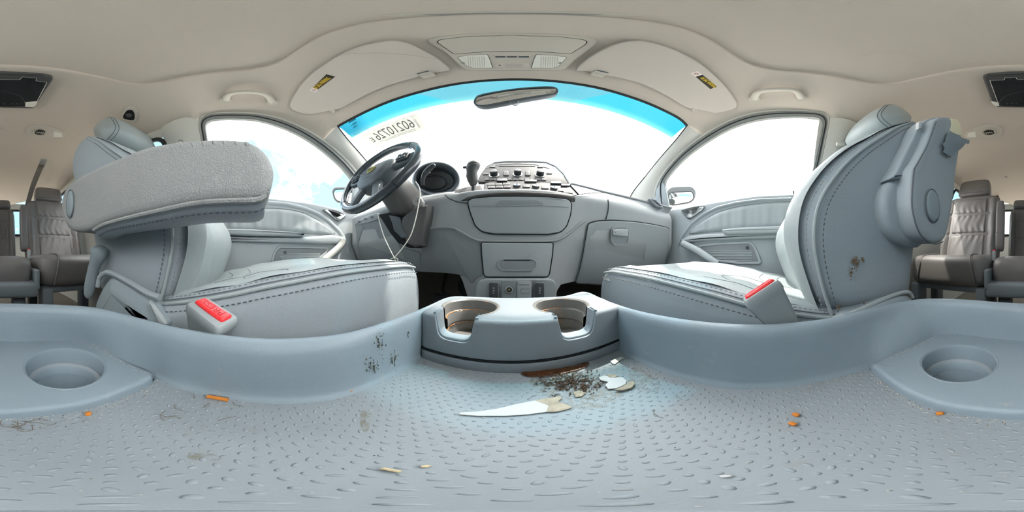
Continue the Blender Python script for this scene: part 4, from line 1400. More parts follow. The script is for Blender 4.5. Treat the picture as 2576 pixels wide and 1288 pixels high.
tp = [(2386,332),(2404,336),(2420,346),(2440,353),(2438,362),(2430,360),(2424,368),(2416,376),(2406,382),(2394,395),(2384,390),(2374,383),(2378,372),(2372,362),(2380,356)]
T3 = [Ux(a, b, BX-0.012-0.006*(a > 2425)) for a, b in tp]
slab('torn_flap', T3, (-1, 0, 0), 0.0025, 'tape', arm2, r=0.0008)
nk = [(2312,307),(2318,304),(2322,311),(2319,322),(2312,324)]
slab('exposed_foam', xpl(nk, 0.2), (-1, 0, 0), 0.01, 'paper', pas, r=0.003)
# fold of leather and lower shield of the passenger seat
mk('leather_fold', *tube(crv(xpl([(2096,802),(2140,789),(2200,763),(2250,742),(2284,735),(2296,748)], 0.226), 4, False), 0.0045, 8), 'leather', pas)
slab('side_shield', crv(xpl([(2120,800),(2180,780),(2240,756),(2280,745),(2300,752),(2306,775),(2300,830),(2200,850),(2130,840)], 0.214), 3), (-1, 0, 0), 0.05, 'seat_plastic', pas, r=0.014, seg=4)
# scuffs and stain on the leather
rnd = random.Random(4)
parts = []
for cx, cy, w_, h_, n in ((2152,660,5,8,46),(2140,690,3,7,14),(2170,652,1.5,3,8),(2110,772,2,3,10),(2175,764,1.5,2,6)):
    for k in range(n):
        q = Ux(cx+rnd.gauss(0, w_)-rnd.gauss(0, 1), cy+rnd.gauss(0, h_), 0.2372)
        r_ = rnd.uniform(0.0006, 0.0018)
        parts.append(lathe(q, (-1, 0, 0), [(r_, 0), (r_*0.8, 0.0004), (0, 0.0006)], 7, sx=rnd.uniform(0.6, 1.5)))
o = mk('dirt_specks', *join(*parts), 'crumb_dark', bk_p); o['kind'] = 'stuff'
slab('torn_tag', xpl([(1516,697),(1532,699),(1535,708),(1530,707),(1518,703)], 0.2335), (-1, 0, 0), 0.002, 'paper', pas, r=0.0003)

# ------------------------------------------------------------------ belt buckles
def buckle(label, c, b, n, size, txt_dir):
    b = V(b).normalized(); n = V(n); n = (n-b*n.dot(b)).normalized(); w_ = n.cross(b)
    c = V(c)
    L, Wd, Dp = size
    t = thing('seat_belt_buckle', label, 'buckle', c-n*Dp, 'front seat belt buckles')
    # tapered body
    rows = []
    for k, (sc, h) in enumerate(((0.62, -Dp), (0.8, -Dp*0.6), (0.95, -Dp*0.2), (1.0, -0.012), (0.99, -0.005), (0.95, -0.0015), (0.90, 0.0))):
        P = rpoly([c+b*(L/2*sc)+w_*(Wd/2*sc)+n*h, c-b*(L/2*sc)+w_*(Wd/2*sc)+n*h, c-b*(L/2*sc)-w_*(Wd/2*sc)+n*h, c+b*(L/2*sc)-w_*(Wd/2*sc)+n*h], 0.006, 4)
        rows.append(P)
    mk('body', *loft(rows, cu=True, cap0=True, cap1=True), 'buckle', t, sharp=50)
    rb_ = mk('press_button', *rbox(c+w_*txt_dir*(-0.002), (L*0.80, Wd*0.50, 0.008), (b, w_, n), r=0.003), 'red', t)
    lab(rb_, 'red release button')
    text('lettering', 'PRESS', c+w_*txt_dir*(-0.002)+n*0.0042, b, w_ if (b.cross(w_)).dot(n) > 0 else -w_, Wd*0.26, 'red_text', rb_, width=L*0.56, out=n, lift=0.0003)
    mk('stalk', *rbox(c-n*(Dp+0.05), (L*0.35, 0.006, 0.12), (b, w_, n), r=0.002), 'dark_plastic', t)
    return t
c = Ux(531, 781, -0.188)
buckle('grey buckle with red button beside the driver seat', c, Ux(492, 753, -0.203)-Ux(567, 806, -0.176), (0.28, 0.25, 0.93), (0.062, 0.036, 0.075), 1)
c = Ux(1911, 728, 0.217)
buckle('grey buckle with red button beside the passenger seat', c, Ux(1877, 750, 0.212)-Ux(1944, 706, 0.222), (-0.02, 0.50, 0.86), (0.055, 0.032, 0.075), -1)
# ------------------------------------------------------------------ dashboard
dash = thing('dashboard', 'wide grey dashboard with centre stack under the windscreen', 'dashboard', (0, 0.6, -0.16))
# top edge height of the face, and its lower edge
def dtop(x):
    a = abs(x)
    return interp(a, [0, 0.20, 0.24, 0.5, 0.70], [0.200, 0.205, 0.215, 0.222, 0.235]) if x > 0 else interp(a, [0, 0.17, 0.22, 0.45, 0.70], [0.200, 0.205, 0.222, 0.222, 0.205])
def dbot(x):
    if x < -0.165: return -0.062
    if x < -0.125: return -0.062-(x+0.165)/0.04*0.11
    if x < 0.115: return -0.172
    if x < 0.15: return -0.172+(x-0.115)/0.035*0.078
    return -0.094
xs = [-0.715+1.43*i/110 for i in range(111)]
rows = []
for x in xs:
    zt, zb = dtop(x), dbot(x)
    row = []
    for k in range(26):
        z = zb+(zt-zb)*k/25
        row.append(V((x, Yd(x, z)+0.001, z)))
    # roll over the top edge and run back to the windscreen
    yb, zb2 = Yd(x, zt), zt
    for a in (30, 60, 90):
        ra = math.radians(a)
        row.append(V((x, yb+0.012*(1-math.cos(ra))+0.006*math.sin(ra), zt+0.010*math.sin(ra))))
    row.append(V((x, 0.72, zt+0.02)))
    row.append(V((x, 0.95, 0.335-0.05*abs(x))))
    row.append(V((x, 1.10, 0.32)))
    # underside goes forward
    row = [V((x, 1.0, zb+0.05)), V((x, Yd(x, zb)+0.03, zb-0.004))]+row
    rows.append(row)
fascia = mk('fascia', *loft(rows), 'dash', dash, sharp=35)
# dark cowl fill below the windscreen
# darker lower knee panels (left and right of the column)
knee_l = [(897,556),(915,545),(948,534),(962,545),(985,590),(1010,618),(1040,630),(1064,624),(1064,580),(1120,573),(1150,580),(1178,597),(1200,607),(1210,612),(1216,690),(1200,697),(1180,715),(1160,692),(1120,687),(1055,684),(905,667)]
panel('knee_panel', rpoly(px2([(1064,578),(1120,574),(1150,580),(1180,598),(1208,610),(1216,692),(1196,700),(1188,716),(1172,696),(1140,687),(1055,684),(1062,630)]), 8), fD, 'dash_low', dash, h=0.003, thick=0.012, r=0.003)
panel('knee_panel', rpoly(px2([(893,562),(925,560),(965,552),(990,592),(1012,622),(1058,634),(1058,684),(980,674),(906,664)]), 8), fD, 'dash_low', dash, h=0.003, thick=0.012, r=0.003)
vent = mk('sensor_grille', *rbox(Uf(1129, 629, fD)+V((0, -0.004, 0)), (0.016, 0.003, 0.008), r=0.0008), 'dark_gap', dash)
for k in range(3):
    mk('bar', *rbox(Uf(1129, 629, fD)+V((0, -0.006, -0.0025+0.0025*k)), (0.017, 0.0015, 0.0009), r=0.0003), 'dash_low', vent)
def shut(pts, parent, r=0.0014, lift=0.003, closed=True): return line_on('shut_line', pts, fD, 'dark_gap', parent, r=r, closed=closed, lift=lift)
# left outer switch panel
sw = panel('switch_panel', rpoly(px2([(894,566),(905,552),(935,540),(955,536),(955,552),(930,560),(898,566)]), 4), fD, 'dash_panel', dash, h=0.006, thick=0.012, r=0.003)
for (a, b) in ((905, 557), (921, 551), (936, 546)):
    mk('switch', *rbox(Uf(a, b, fD)+V((0.004, -0.010, 0)), (0.016, 0.006, 0.011), r=0.002), 'dash_low', sw)
# storage lid in the centre
lid_o = rpoly(px2([(1177,507),(1190,500),(1240,496),(1300,495),(1380,497),(1428,502),(1437,512),(1434,540),(1424,570),(1410,584),(1380,590),(1240,589),(1212,583),(1196,568),(1182,530)]), 8)
lid = panel('storage_lid', lid_o, fD, 'dash_panel', dash, h=0.006, thick=0.015, r=0.004)
line_on('shut_line', lid_o, fD, 'dark_gap', lid, r=0.0020, lift=0.0035)
fD6 = lambda p: p.y-Yd(p.x, p.z)+0.006
rec = rpoly(px2([(1246,513),(1258,504),(1350,504),(1368,512),(1362,517),(1250,517)]), 4)
panel('finger_recess', rec, fD6, 'dash_low', lid, h=0.0012, thick=0.003, r=0.001)
line_on('recess_lip', [(1247,517),(1300,517.5),(1366,516)], fD6, 'dash_panel', lid, r=0.0016, closed=False, lift=0.001)
line_on('crease', [(1186,518),(1240,517)], fD6, 'dash', lid, r=0.0009, closed=False, lift=0.0004)
line_on('crease', [(1370,517),(1430,521)], fD6, 'dash', lid, r=0.0009, closed=False, lift=0.0004)
# moulded band that runs under the lid and up to both sides
band = [(1060,577),(1110,572),(1140,574),(1165,586),(1190,600),(1215,606),(1300,608),(1385,606),(1410,600),(1432,586),(1456,566),(1470,556)]
line_on('moulding', crv(px2(band), 4, False), fD, 'dash', dash, r=0.007, closed=False, lift=-0.001, flat=0.6, n=10)
line_on('moulding_edge', [(p.x, p.y+4) for p in crv(px2(band), 4, False)], fD, 'seal', dash, r=0.0010, closed=False, lift=0.0045)
# drawer
dr_o = rpoly(px2([(1212,610),(1390,611),(1388,640),(1380,690),(1374,696),(1224,696),(1218,690),(1213,640)]), 5)
drw = panel('drawer', dr_o, fD, 'dash_panel', dash, h=0.008, thick=0.02, r=0.004)
line_on('shut_line', dr_o, fD, 'dark_gap', drw, r=0.0020, lift=0.005)
fD8 = lambda p: p.y-Yd(p.x, p.z)+0.008
gr = rpoly(px2([(1252,660),(1260,652),(1340,652),(1350,660),(1348,672),(1338,680),(1264,680),(1254,672)]), 8)
g1 = panel('grip', gr, fD8, 'dash_low', drw, h=0.0015, thick=0.004, r=0.001)
line_on('grip_rim', gr, fD8, 'dash_panel', g1, r=0.0018, lift=0.001)
line_on('slot', [(1268,654.5),(1334,654.5)], fD8, 'dark_gap', g1, r=0.0012, closed=False, lift=0.002)
# outlet panel
op_o = rpoly(px2([(1199,715),(1206,704),(1222,699),(1380,699),(1392,704),(1398,716),(1400,780),(1194,780)]), 6)
op = panel('outlet_panel', op_o, fD, 'dash_panel', dash, h=0.012, thick=0.03, r=0.006)
fD12 = lambda p: p.y-Yd(p.x, p.z)+0.012
def heater(px):
    o = rpoly(px2([(px-11,714),(px-9,711),(px+9,711),(px+11,714),(px+11,765),(px-11,765)]), 3)
    line_on('bezel', o, fD12, 'dash_low', op, r=0.0014, lift=0.0)
    b = panel('seat_heater_switch', o, fD12, 'dark_plastic', op, h=0.004, thick=0.01, r=0.002)
    n = V((0, -1, 0))
    for (s_, y, hgt, wd) in (('HI', 724, 0.0032, 0.0044), ('LO', 736, 0.0032, 0.0046)):
        q = Uf(px, y, fD12)+V((0, -0.0046, 0))
        text('marking', s_, q, (1, 0, 0), (0, 0, 1), hgt, 'white_print', b, width=wd, out=n)
    q = Uf(px, 730, fD12)+V((0, -0.0048, 0))
    mk('seat_icon', *join(tube([q+V((0.0016, 0, 0.0022)), q+V((0.0012, 0, -0.0012)), q+V((-0.0018, 0, -0.0016))], 0.0006, 6), tube([q+V((-0.0005, 0, 0.0006)), q+V((-0.0014, 0, -0.0002))], 0.0006, 6)), 'white_print', b)
heater(1242); heater(1357)
ob = panel('outlet_recess', rpoly(px2([(1262,706),(1337,706),(1337,765),(1262,765)]), 3), fD12, 'dash_low', op, h=0.0015, thick=0.006, r=0.001)
so_ = Uf(1281, 729, fD12)
lo_ = mk('power_socket', *lathe(so_+V((0, 0.002, 0)), (0, -1, 0), [(0.0085, 0.0), (0.0105, 0.005), (0.0105, 0.0065), (0.0088, 0.007), (0.0078, 0.0055), (0.0076, -0.004), (0.0, -0.005)], 28, cap=False), 'silver', op)
mk('socket_bore', *lathe(so_+V((0, -0.0018, 0)), (0, -1, 0), [(0.0076, 0.0), (0.0, 0.0008)], 24), 'dark_plastic', lo_)
mk('contact', *lathe(so_+V((0, -0.002, 0.001)), (0, -1, 0), [(0.0026, 0.0), (0.0026, 0.0018), (0.0014, 0.0022), (0.0012, 0.001), (0, 0.001)], 16), 'emblem', lo_)
cp = panel('outlet_cover', rpoly(px2([(1301,708),(1336,708),(1336,764),(1301,764)]), 3), fD12, 'dash_panel', op, h=0.004, thick=0.01, r=0.0015)
line_on('lip', [(1304,714),(1332,714)], fD12, 'dash', cp, r=0.0014, closed=False, lift=0.0042)
line_on('embossed_frame', rpoly(px2([(1311,725),(1331,725),(1331,737),(1311,737)]), 1), fD12, 'dash_low', cp, r=0.0004, lift=0.0042)
# glove box
gb_o = rpoly(px2([(1478,562),(1500,556),(1540,554),(1600,558),(1640,564),(1682,573),(1678,620),(1672,660),(1664,700),(1600,712),(1520,716),(1446,712),(1456,680),(1465,640)]), 8)
gb = panel('glove_box_lid', gb_o, fD, 'dash_panel', dash, h=0.008, thick=0.02, r=0.005)
line_on('shut_line', gb_o, fD, 'dark_gap', gb, r=0.0016, lift=0.004)
lt_o = rpoly(px2([(1537,578),(1545,572),(1572,572),(1581,580),(1581,606),(1574,616),(1546,617),(1537,608)]), 6)
fD8b = lambda p: p.y-Yd(p.x, p.z)+0.008
la = panel('latch', lt_o, fD8b, 'dash_low', gb, h=0.001, thick=0.004, r=0.001)
line_on('rim', lt_o, fD8b, 'dash', la, r=0.0016, lift=0.001)
panel('paddle', rpoly(px2([(1540,577),(1578,577),(1578,595),(1540,592)]), 3), fD8b, 'dash_panel', la, h=0.006, thick=0.007, r=0.002)
kq = Uf(1548, 583, fD8b)
mk('lock_barrel', *lathe(kq+V((0, -0.005, 0)), (0, -1, 0), [(0.006, 0), (0.006, 0.003), (0.005, 0.004), (0.0, 0.004)], 20), 'silver', la)
mk('key_slot', *rbox(kq+V((0, -0.0095, 0)), (0.0012, 0.001, 0.005), r=0.0003), 'dark_gap', la)
# seams of the upper pad and passenger side
line_on('seam', [(1437,494),(1470,488),(1490,486),(1528,485)], fD, 'dark_gap', dash, r=0.0012, closed=False, lift=0.001)
line_on('seam', [(1529,502),(1531,515),(1529,535),(1524,552)], fD, 'dark_gap', dash, r=0.0015, closed=False, lift=0.001)
line_on('seam', [(1178,512),(1150,508),(1130,500),(1120,490)], fD, 'dark_gap', dash, r=0.0012, closed=False, lift=0.001)
# passenger side top pad with its dark leading edge
def ztop_edge(px, py, y): return Uy(px, py, y)
te = [Uy(1432, 461, 0.62), Uy(1470, 470, 0.60), Uy(1520, 483, 0.575), Uy(1580, 497, 0.545), Uy(1640, 511, 0.51), Uy(1690, 523, 0.475)]
mk('top_pad_edge', *tube(crv(te, 6, False), 0.006, 8), 'dash_top', dash)
rows = [crv(te, 6, False), [p+V((0.01, 0.12, 0.045)) for p in crv(te, 6, False)], [p+V((0.0, 0.40, 0.02)) for p in crv(te, 6, False)]]
mk('top_pad', *loft(rows), 'dash_top', dash)
rows = [[p+V((0, 0, -0.002)) for p in crv(te, 6, False)], [V((p.x, Yd(p.x, dtop(p.x))-0.001, dtop(p.x)-0.004)) for p in crv(te, 6, False)]]
mk('shelf', *loft(rows), 'dash', dash)
# driver side shelf behind the wheel, up to the cluster
te2 = [V((-0.14, 0.60, 0.255)), V((-0.20, 0.64, 0.285)), V((-0.45, 0.64, 0.300)), V((-0.62, 0.58, 0.280)), V((-0.71, 0.50, 0.225))]
tc2 = crv(te2, 6, False)
rows = [[V((p.x, Yd(p.x, dtop(p.x))-0.001, dtop(p.x)-0.004)) for p in tc2], [V((p.x, Yd(p.x, dtop(p.x))+0.02, dtop(p.x)+0.012)) for p in tc2], tc2, [p+V((0, 0.12, 0.03)) for p in tc2], [p+V((0, 0.42, 0.02)) for p in tc2]]
mk('driver_shelf', *loft(rows), 'dash', dash, sharp=0)
# end air vent on the passenger side
va = panel('air_vent', rpoly(px2([(1630,500),(1642,498),(1662,512),(1668,524),(1650,520)]), 3), plane((0.6, 0.5, 0.29), (-0.3, -1, 0.2)), 'dash_low', dash, h=0.004, thick=0.02, r=0.003)
for k in range(4):
    a = Uf(1638+5*k, 503+4*k, plane((0.6, 0.5, 0.29), (-0.3, -1, 0.2)))
    b = Uf(1650+4*k, 506+4*k, plane((0.6, 0.5, 0.29), (-0.3, -1, 0.2)))
    mk('louvre', *tube([a+V((0, -0.005, 0)), b+V((0, -0.005, 0))], 0.0016, 6), 'dark_gap', va)
# ---- audio panel
fR = plane((0, 0.62, 0.33), (0, 0.832, -0.555))
ro = rpoly(px2([(1200,458),(1208,440),(1222,420),(1240,411),(1270,408),(1340,408),(1372,410),(1396,420),(1416,438),(1432,462),(1380,464),(1300,462)]), 6)
au = panel('audio_panel', ro, fR, 'stack_face', dash, h=0.0, thick=0.06, r=0.006)
line_on('hood_edge', [(1196,460),(1207,438),(1222,418),(1242,408),(1272,405),(1340,405),(1374,407),(1398,417),(1420,437),(1436,464)], fR, 'dash_low', dash, r=0.006, closed=False, lift=-0.004)
line_on('display_slot', [(1255,418.5),(1346,418.5)], fR, 'dark_gap', au, r=0.0022, closed=False, lift=0.0)
line_on('trim_strip', [(1222,424),(1255,414),(1300,412),(1346,414),(1382,424)], fR, 'silver', au, r=0.0012, closed=False, lift=0.0008)
e1, e2, nR = V((1, 0, 0)), V((0, 0.555, 0.832)), V((0, -0.832, 0.555))
for i, (a, b, r_) in enumerate(((1243, 441, 0.0150), (1302, 439, 0.0142), (1358, 441, 0.0150))):
    c = Uf(a, b, fR)
    kb = mk('knob', *lathe(c, nR, [(r_*1.15, -0.002), (r_*1.15, 0.003), (r_*1.02, 0.004), (r_, 0.007), (r_*0.96, 0.020), (r_*0.88, 0.0225), (r_*0.5, 0.024), (0, 0.0245)], 32), 'knob', au)
    mk('skirt', *lathe(c, nR, [(r_*1.35, -0.001), (r_*1.32, 0.002), (r_*1.16, 0.003)], 32), 'silver', kb)
for a in (1273, 1328):
    o_ = rpoly(px2([(a-6, 431), (a+6, 431), (a+7, 443), (a-7, 443)]), 3)
    panel('rocker', o_, fR, 'stack_button', au, h=0.004, thick=0.008, r=0.002, step=5)
    line_on('bezel', o_, fR, 'dark_gap', au, r=0.001, lift=0.0005)
for k in range(11):
    a = 1226+k*14.2
    panel('preset_button', rpoly(px2([(a-6, 449.5), (a+6, 449.5), (a+6, 455), (a-6, 455)]), 1), fR, 'stack_button', au, h=0.003, thick=0.006, r=0.0012, step=5)
for a, b in ((1239, 420), (1359, 420), (1382, 436), (1222, 438)):
    panel('small_button', rpoly(px2([(a-7, b-2), (a+7, b-2), (a+7, b+2), (a-7, b+2)]), 1), fR, 'stack_button', au, h=0.003, thick=0.006, r=0.001, step=5)
# ---- climate panel
fC = plane((0, 0.53, 0.232), (0, 0.70, -0.715))
co_ = rpoly(px2([(1217,479),(1219,460),(1253,455),(1314,455),(1380,460),(1434,472),(1443,487),(1361,481),(1286,478.5)]), 4)
cl = panel('climate_panel', co_, fC, 'stack_face', dash, h=0.0, thick=0.05, r=0.004)
nC = V((0, -0.70, 0.715))
def cbtn(a, b, w_, h_, m_='stack_button', lift=0.004):
    return panel('climate_button', rpoly(px2([(a-w_, b-h_), (a+w_, b-h_), (a+w_, b+h_), (a-w_, b+h_)]), 1.2), fC, m_, cl, h=lift, thick=0.008, r=0.0012, step=6)
for k in range(3):
    for j in range(2):
        cbtn(1235+k*19.5+j*1.5, 465.5+j*7-0.6*k, 9, 2.8)
for a, b, m_ in ((1300, 469, 'blue_print'), (1347.5, 471, 'white_print'), (1393, 475.5, 'blue_print')):
    d = mk('dial', *lathe(Uf(a, b, fC), nC, [(0.0125, -0.001), (0.0125, 0.006), (0.011, 0.008), (0, 0.009)], 24), 'dark_plastic', cl)
    q = Uf(a, b, fC)+V((0, -0.0135, 0.002))
    e = 0.0030
    mk('arrow', [q+V((-e, 0, e)), q+V((e, 0, e)), q+V((0, 0, -e)), q+V((-e, 0.001, e)), q+V((e, 0.001, e)), q+V((0, 0.001, -e))], [(0, 1, 2), (3, 4, 5), (0, 1, 4, 3), (1, 2, 5, 4), (2, 0, 3, 5)], m_, d)
for a, b, w_ in ((1324, 469.5, 9), (1371, 473, 9), (1412, 480, 9), (1425, 484, 8)):
    cbtn(a, b, w_, 3.2)
cbtn(1263, 456.5, 13, 2.6, 'knob', 0.008); cbtn(1335, 457.5, 15, 2.6, 'stack_button', 0.007); cbtn(1398, 462.5, 13, 2.4, 'knob', 0.008); cbtn(1422, 468, 11, 2.4, 'knob', 0.007)
# front lip of the centre stack
lip = [Uy(1136, 497, 0.50), Uy(1160, 500, 0.485), Uy(1200, 492, 0.475), Uy(1250, 486, 0.47), Uy(1300, 484, 0.468), Uy(1360, 486, 0.47), Uy(1410, 490, 0.475), Uy(1446, 496, 0.49)]
lp = crv(lip, 5, False)
rows = [[p+V((0, 0.0, -0.018)) for p in lp], [p+V((0, -0.004, -0.010)) for p in lp], [p+V((0, -0.003, 0.0)) for p in lp], [p+V((0, 0.010, 0.010)) for p in lp], [p+V((0, 0.05, 0.022)) for p in lp], [p+V((0, 0.07, 0.02)) for p in lp]]
mk('stack_lip', *loft(rows), 'stack_face', dash, sharp=0)
# body that closes the stack behind the two panels
rows = []
for x in [-0.125+0.35*k/14 for k in range(15)]:
    rows.append([V((x, 0.50, 0.16)), V((x, 0.535, 0.232)), V((x, 0.62, 0.305)), V((x, 0.645, 0.335)), V((x, 0.70, 0.41)), V((x, 0.80, 0.42)), V((x, 0.95, 0.36)), V((x, 0.95, 0.16))])
mk('stack_body', *loft(rows), 'dash_top', dash)
# ---- instrument cluster
ins = thing('instrument_cluster', 'oval hooded instrument cluster right of the steering wheel', 'instrument cluster', Uy(1105, 485, 0.66))
def ell(cx, cy, rx, ry, y, n=40): return [Uy(cx+rx*math.cos(2*math.pi*k/n), cy-ry*math.sin(2*math.pi*k/n), y) for k in range(n)]
rows = [ell(1098, 452, 62, 48, 0.70), ell(1098, 450, 59, 44, 0.60), ell(1098, 450, 56, 41, 0.585), ell(1098, 450, 53, 38, 0.59), ell(1098, 453, 48, 31, 0.64), ell(1098, 455, 44, 27, 0.68)]
mk('hood', *loft(rows, cu=True), 'hub_plastic', ins, sharp=0)
rows = [ell(1098, 455, 45, 28, 0.675), ell(1096, 458, 36, 21, 0.69), ell(1096, 458, 10, 6, 0.69)]
mk('gauge_face', *loft(rows, cu=True, cap1=True), 'gauge', ins, sharp=0)
mk('bezel', *tube(ell(1098, 456, 43, 25, 0.67), 0.003, 8, True), 'hub_plastic', ins)
mk('gauge_ring', *tube(ell(1092, 459, 30, 17, 0.685), 0.002, 8, True), 'column_plastic', ins)

# ------------------------------------------------------------------ shift lever
sf = thing('gear_lever', 'grey gear lever rising from the dashboard left of the stereo', 'gear lever', Uy(1192, 488, 0.50))
gp = panel('gate_plate', rpoly(px2([(1139,490),(1150,478),(1180,470),(1212,468),(1210,482),(1196,492),(1150,496)]), 6), plane((0, 0.50, 0.205), (0, 0.75, -0.66)), 'stack_face', sf, h=0.004, thick=0.02, r=0.004)
for k in range(4):
    q = Uf(1157+5*k, 487-3*k, plane((0, 0.50, 0.205), (0, 0.75, -0.66)))
    mk('position_mark', *rbox(q+V((0, -0.005, 0.004)), (0.008, 0.0012, 0.0014), r=0.0004), 'dark_gap', gp)
b0 = Uy(1191, 489, 0.50); b1 = Uy(1191, 462, 0.50)
mk('stalk', *tube([b0, b0.lerp(b1, 0.5), b1], [0.0075, 0.0065, 0.0065], 12), 'dark_plastic', sf)
rows = []
for (px_, py_, w_, d_) in ((1190, 466, 0.010, 0.010), (1189, 455, 0.0165, 0.014), (1187, 444, 0.0185, 0.016), (1187, 433, 0.0175, 0.016), (1189, 424, 0.021, 0.019), (1191, 416, 0.0225, 0.021), (1192, 410, 0.0185, 0.018), (1192, 407, 0.010, 0.010)):
    c = Uy(px_, py_, 0.50)
    rows.append([c+V((w_*math.cos(2*math.pi*k/20), d_*math.sin(2*math.pi*k/20), 0)) for k in range(20)])
kb = mk('knob', *loft(rows, cu=True, cap0=True, cap1=True), 'column_plastic', sf, sharp=0)
mk('stitching', *stitches([Uy(x, y, 0.478) for x, y in ((1172, 424), (1178, 417), (1186, 413), (1196, 411), (1206, 413))], 0.0045, 0.003, 0.0008), 'thread', kb)
mk('release_button', *lathe(Uy(1169, 421, 0.50), (-1, 0, 0.1), [(0.005, -0.006), (0.005, 0.003), (0.004, 0.005), (0, 0.0055)], 14), 'dark_plastic', kb)

# ------------------------------------------------------------------ steering wheel
SWC = V((-0.420, 0.380, 0.312)); SA = math.radians(25); SR = 0.172
sN = V((0, -math.cos(SA), math.sin(SA))); sU = V((0, math.sin(SA), math.cos(SA))); sX = V((1, 0, 0))
def sw_pt(x, y, h=0.0): return SWC+sX*x+sU*y+sN*h
whl = thing('steering_wheel', 'dark leather steering wheel with stitched rim and airbag hub', 'steering wheel', SWC+V((0, 0, -0.17)))
rimp = [sw_pt(SR*math.cos(2*math.pi*k/96), SR*math.sin(2*math.pi*k/96)) for k in range(96)]
rim = mk('rim', *tube(rimp, 0.0155, 16, True, up=sN), 'wheel_leather', whl, sharp=0)
mk('stitching', *stitches([sw_pt((SR-0.0140)*math.cos(math.radians(a)), (SR-0.0140)*math.sin(math.radians(a)), 0.0065) for a in range(20, 345, 3)], 0.0055, 0.0042, 0.0011), 'thread', rim)
for a in (45, 138, 222, 318):
    ra = math.radians(a); c = sw_pt(SR*math.cos(ra), SR*math.sin(ra)); tdir = sw_pt(-math.sin(ra), math.cos(ra))-SWC
    e = (sw_pt(math.cos(ra), math.sin(ra))-SWC)
    mk('seam', *tube([c+(e*math.cos(2*math.pi*k/20)+sN*math.sin(2*math.pi*k/20))*0.0157 for k in range(20)], 0.0009, 5, True), 'dark_gap', rim)
hub_o = crv([sw_pt(x, y, 0.016) for x, y in ((-0.075, 0.045), (-0.03, 0.058), (0.03, 0.058), (0.075, 0.045), (0.09, 0.005), (0.075, -0.045), (0.04, -0.075), (0, -0.083), (-0.04, -0.075), (-0.075, -0.045), (-0.09, 0.005))], 5)
hub = mk('hub', *slabvf(hub_o, sN, 0.055, r=0.016, rb=0.01, inner=0.02, crown=0.008, seg=4), 'hub_plastic', whl, sharp=60)
def spoke(pts):
    return slabvf(rpoly([sw_pt(x, y, 0.006) for x, y in pts], 0.01, 4), sN, 0.02, r=0.006)
for pts in ([(0.06, 0.045), (0.160, 0.052), (0.163, 0.008), (0.150, -0.008), (0.07, -0.02)], [(-0.06, 0.045), (-0.160, 0.052), (-0.163, 0.008), (-0.150, -0.008), (-0.07, -0.02)], [(0.05, -0.045), (0.080, -0.150), (0.056, -0.163), (0.02, -0.07)], [(-0.05, -0.045), (-0.080, -0.150), (-0.056, -0.163), (-0.02, -0.07)]):
    mk('spoke', *spoke(pts), 'hub_plastic', whl, sharp=50)
for sx_ in (-1, 1):
    pd = mk('switch_pad', *rbox(sw_pt(sx_*0.118, 0.022, 0.010), (0.042, 0.040, 0.010), (sX, sU, sN), r=0.006), 'dark_plastic', whl)
    for dx, dy_ in ((-0.009, 0.009), (0.009, 0.009), (-0.009, -0.009), (0.009, -0.009)):
        mk('button', *rbox(sw_pt(sx_*0.118+dx, 0.022+dy_, 0.017), (0.014, 0.014, 0.006), (sX, sU, sN), r=0.003), 'hub_plastic', pd)
em = mk('emblem', *tube([p for p in rpoly([sw_pt(-0.017, 0.012, 0.026), sw_pt(-0.013, -0.014, 0.026), sw_pt(0.013, -0.014, 0.026), sw_pt(0.017, 0.012, 0.026)], 0.005, 4)], 0.0018, 8, True), 'emblem', hub)
mk('emblem_letter', *join(tube([sw_pt(-0.0095, 0.009, 0.026), sw_pt(-0.006, -0.010, 0.026)], 0.0018, 8), tube([sw_pt(0.0095, 0.009, 0.026), sw_pt(0.006, -0.010, 0.026)], 0.0018, 8), tube([sw_pt(-0.007, -0.001, 0.026), sw_pt(0.007, -0.001, 0.026)], 0.0018, 8)), 'emblem', em)
text('lettering', 'SRS AIRBAG', sw_pt(0.0, -0.048, 0.0250), sX, sU, 0.006, 'dark_gap', hub, width=0.034, out=sN, lift=0.0006)
hb = sw_pt(0, -0.01, -0.045)
# ------------------------------------------------------------------ steering column
colm = thing('steering_column', 'grey steering column shroud behind the wheel with keyhole', 'steering column', V((-0.39, 0.52, 0.03)))
axd = -sN
rows = []
for k, (d, hw, up_e, dn) in enumerate(((0.045, 0.030, 0.030, 0.035), (0.055, 0.052, 0.046, 0.058), (0.09, 0.060, 0.050, 0.070), (0.13, 0.062, 0.050, 0.085), (0.17, 0.056, 0.046, 0.095), (0.21, 0.05, 0.04, 0.10))):
    c = SWC+axd*d+V((0.012+0.10*d, 0, -0.10*d))
    row = []
    for j in range(24):
        a = 2*math.pi*j/24; ca, sa = math.cos(a), math.sin(a)
        row.append(c+sX*(hw*math.copysign(abs(ca)**0.7, ca))+sU*((up_e if sa > 0 else dn)*math.copysign(abs(sa)**0.8, sa)))
    rows.append(row)
shd = mk('shroud', *loft(rows, cu=True, cap0=True, cap1=True), 'column_plastic', colm, sharp=0)
lowr = [(1010,545),(1040,522),(1076,512),(1074,540),(1066,580),(1060,618),(1040,622),(1020,612),(1012,590),(1004,570)]
slab('lower_shroud', [Uy(a, b, 0.455) for a, b in lowr], (0, -1, 0), 0.08, 'column_plastic', colm, r=0.014, seg=4)
slab('column_opening', [Uy(a, b, 0.468) for a, b in ((952,540),(980,534),(1012,548),(1012,600),(1060,618),(1058,624),(1030,624),(1002,612),(980,585))], (0, -1, 0), 0.01, 'dark_gap', colm, r=0.003)
slab('tilt_lever', [Uy(a, b, 0.452) for a, b in ((977,541),(1000,545),(1008,562),(1014,582),(1026,596),(1010,600),(990,580),(984,558))], (0, -1, 0), 0.02, 'hub_plastic', colm, r=0.005)
kc = Uy(1052, 508, 0.446)
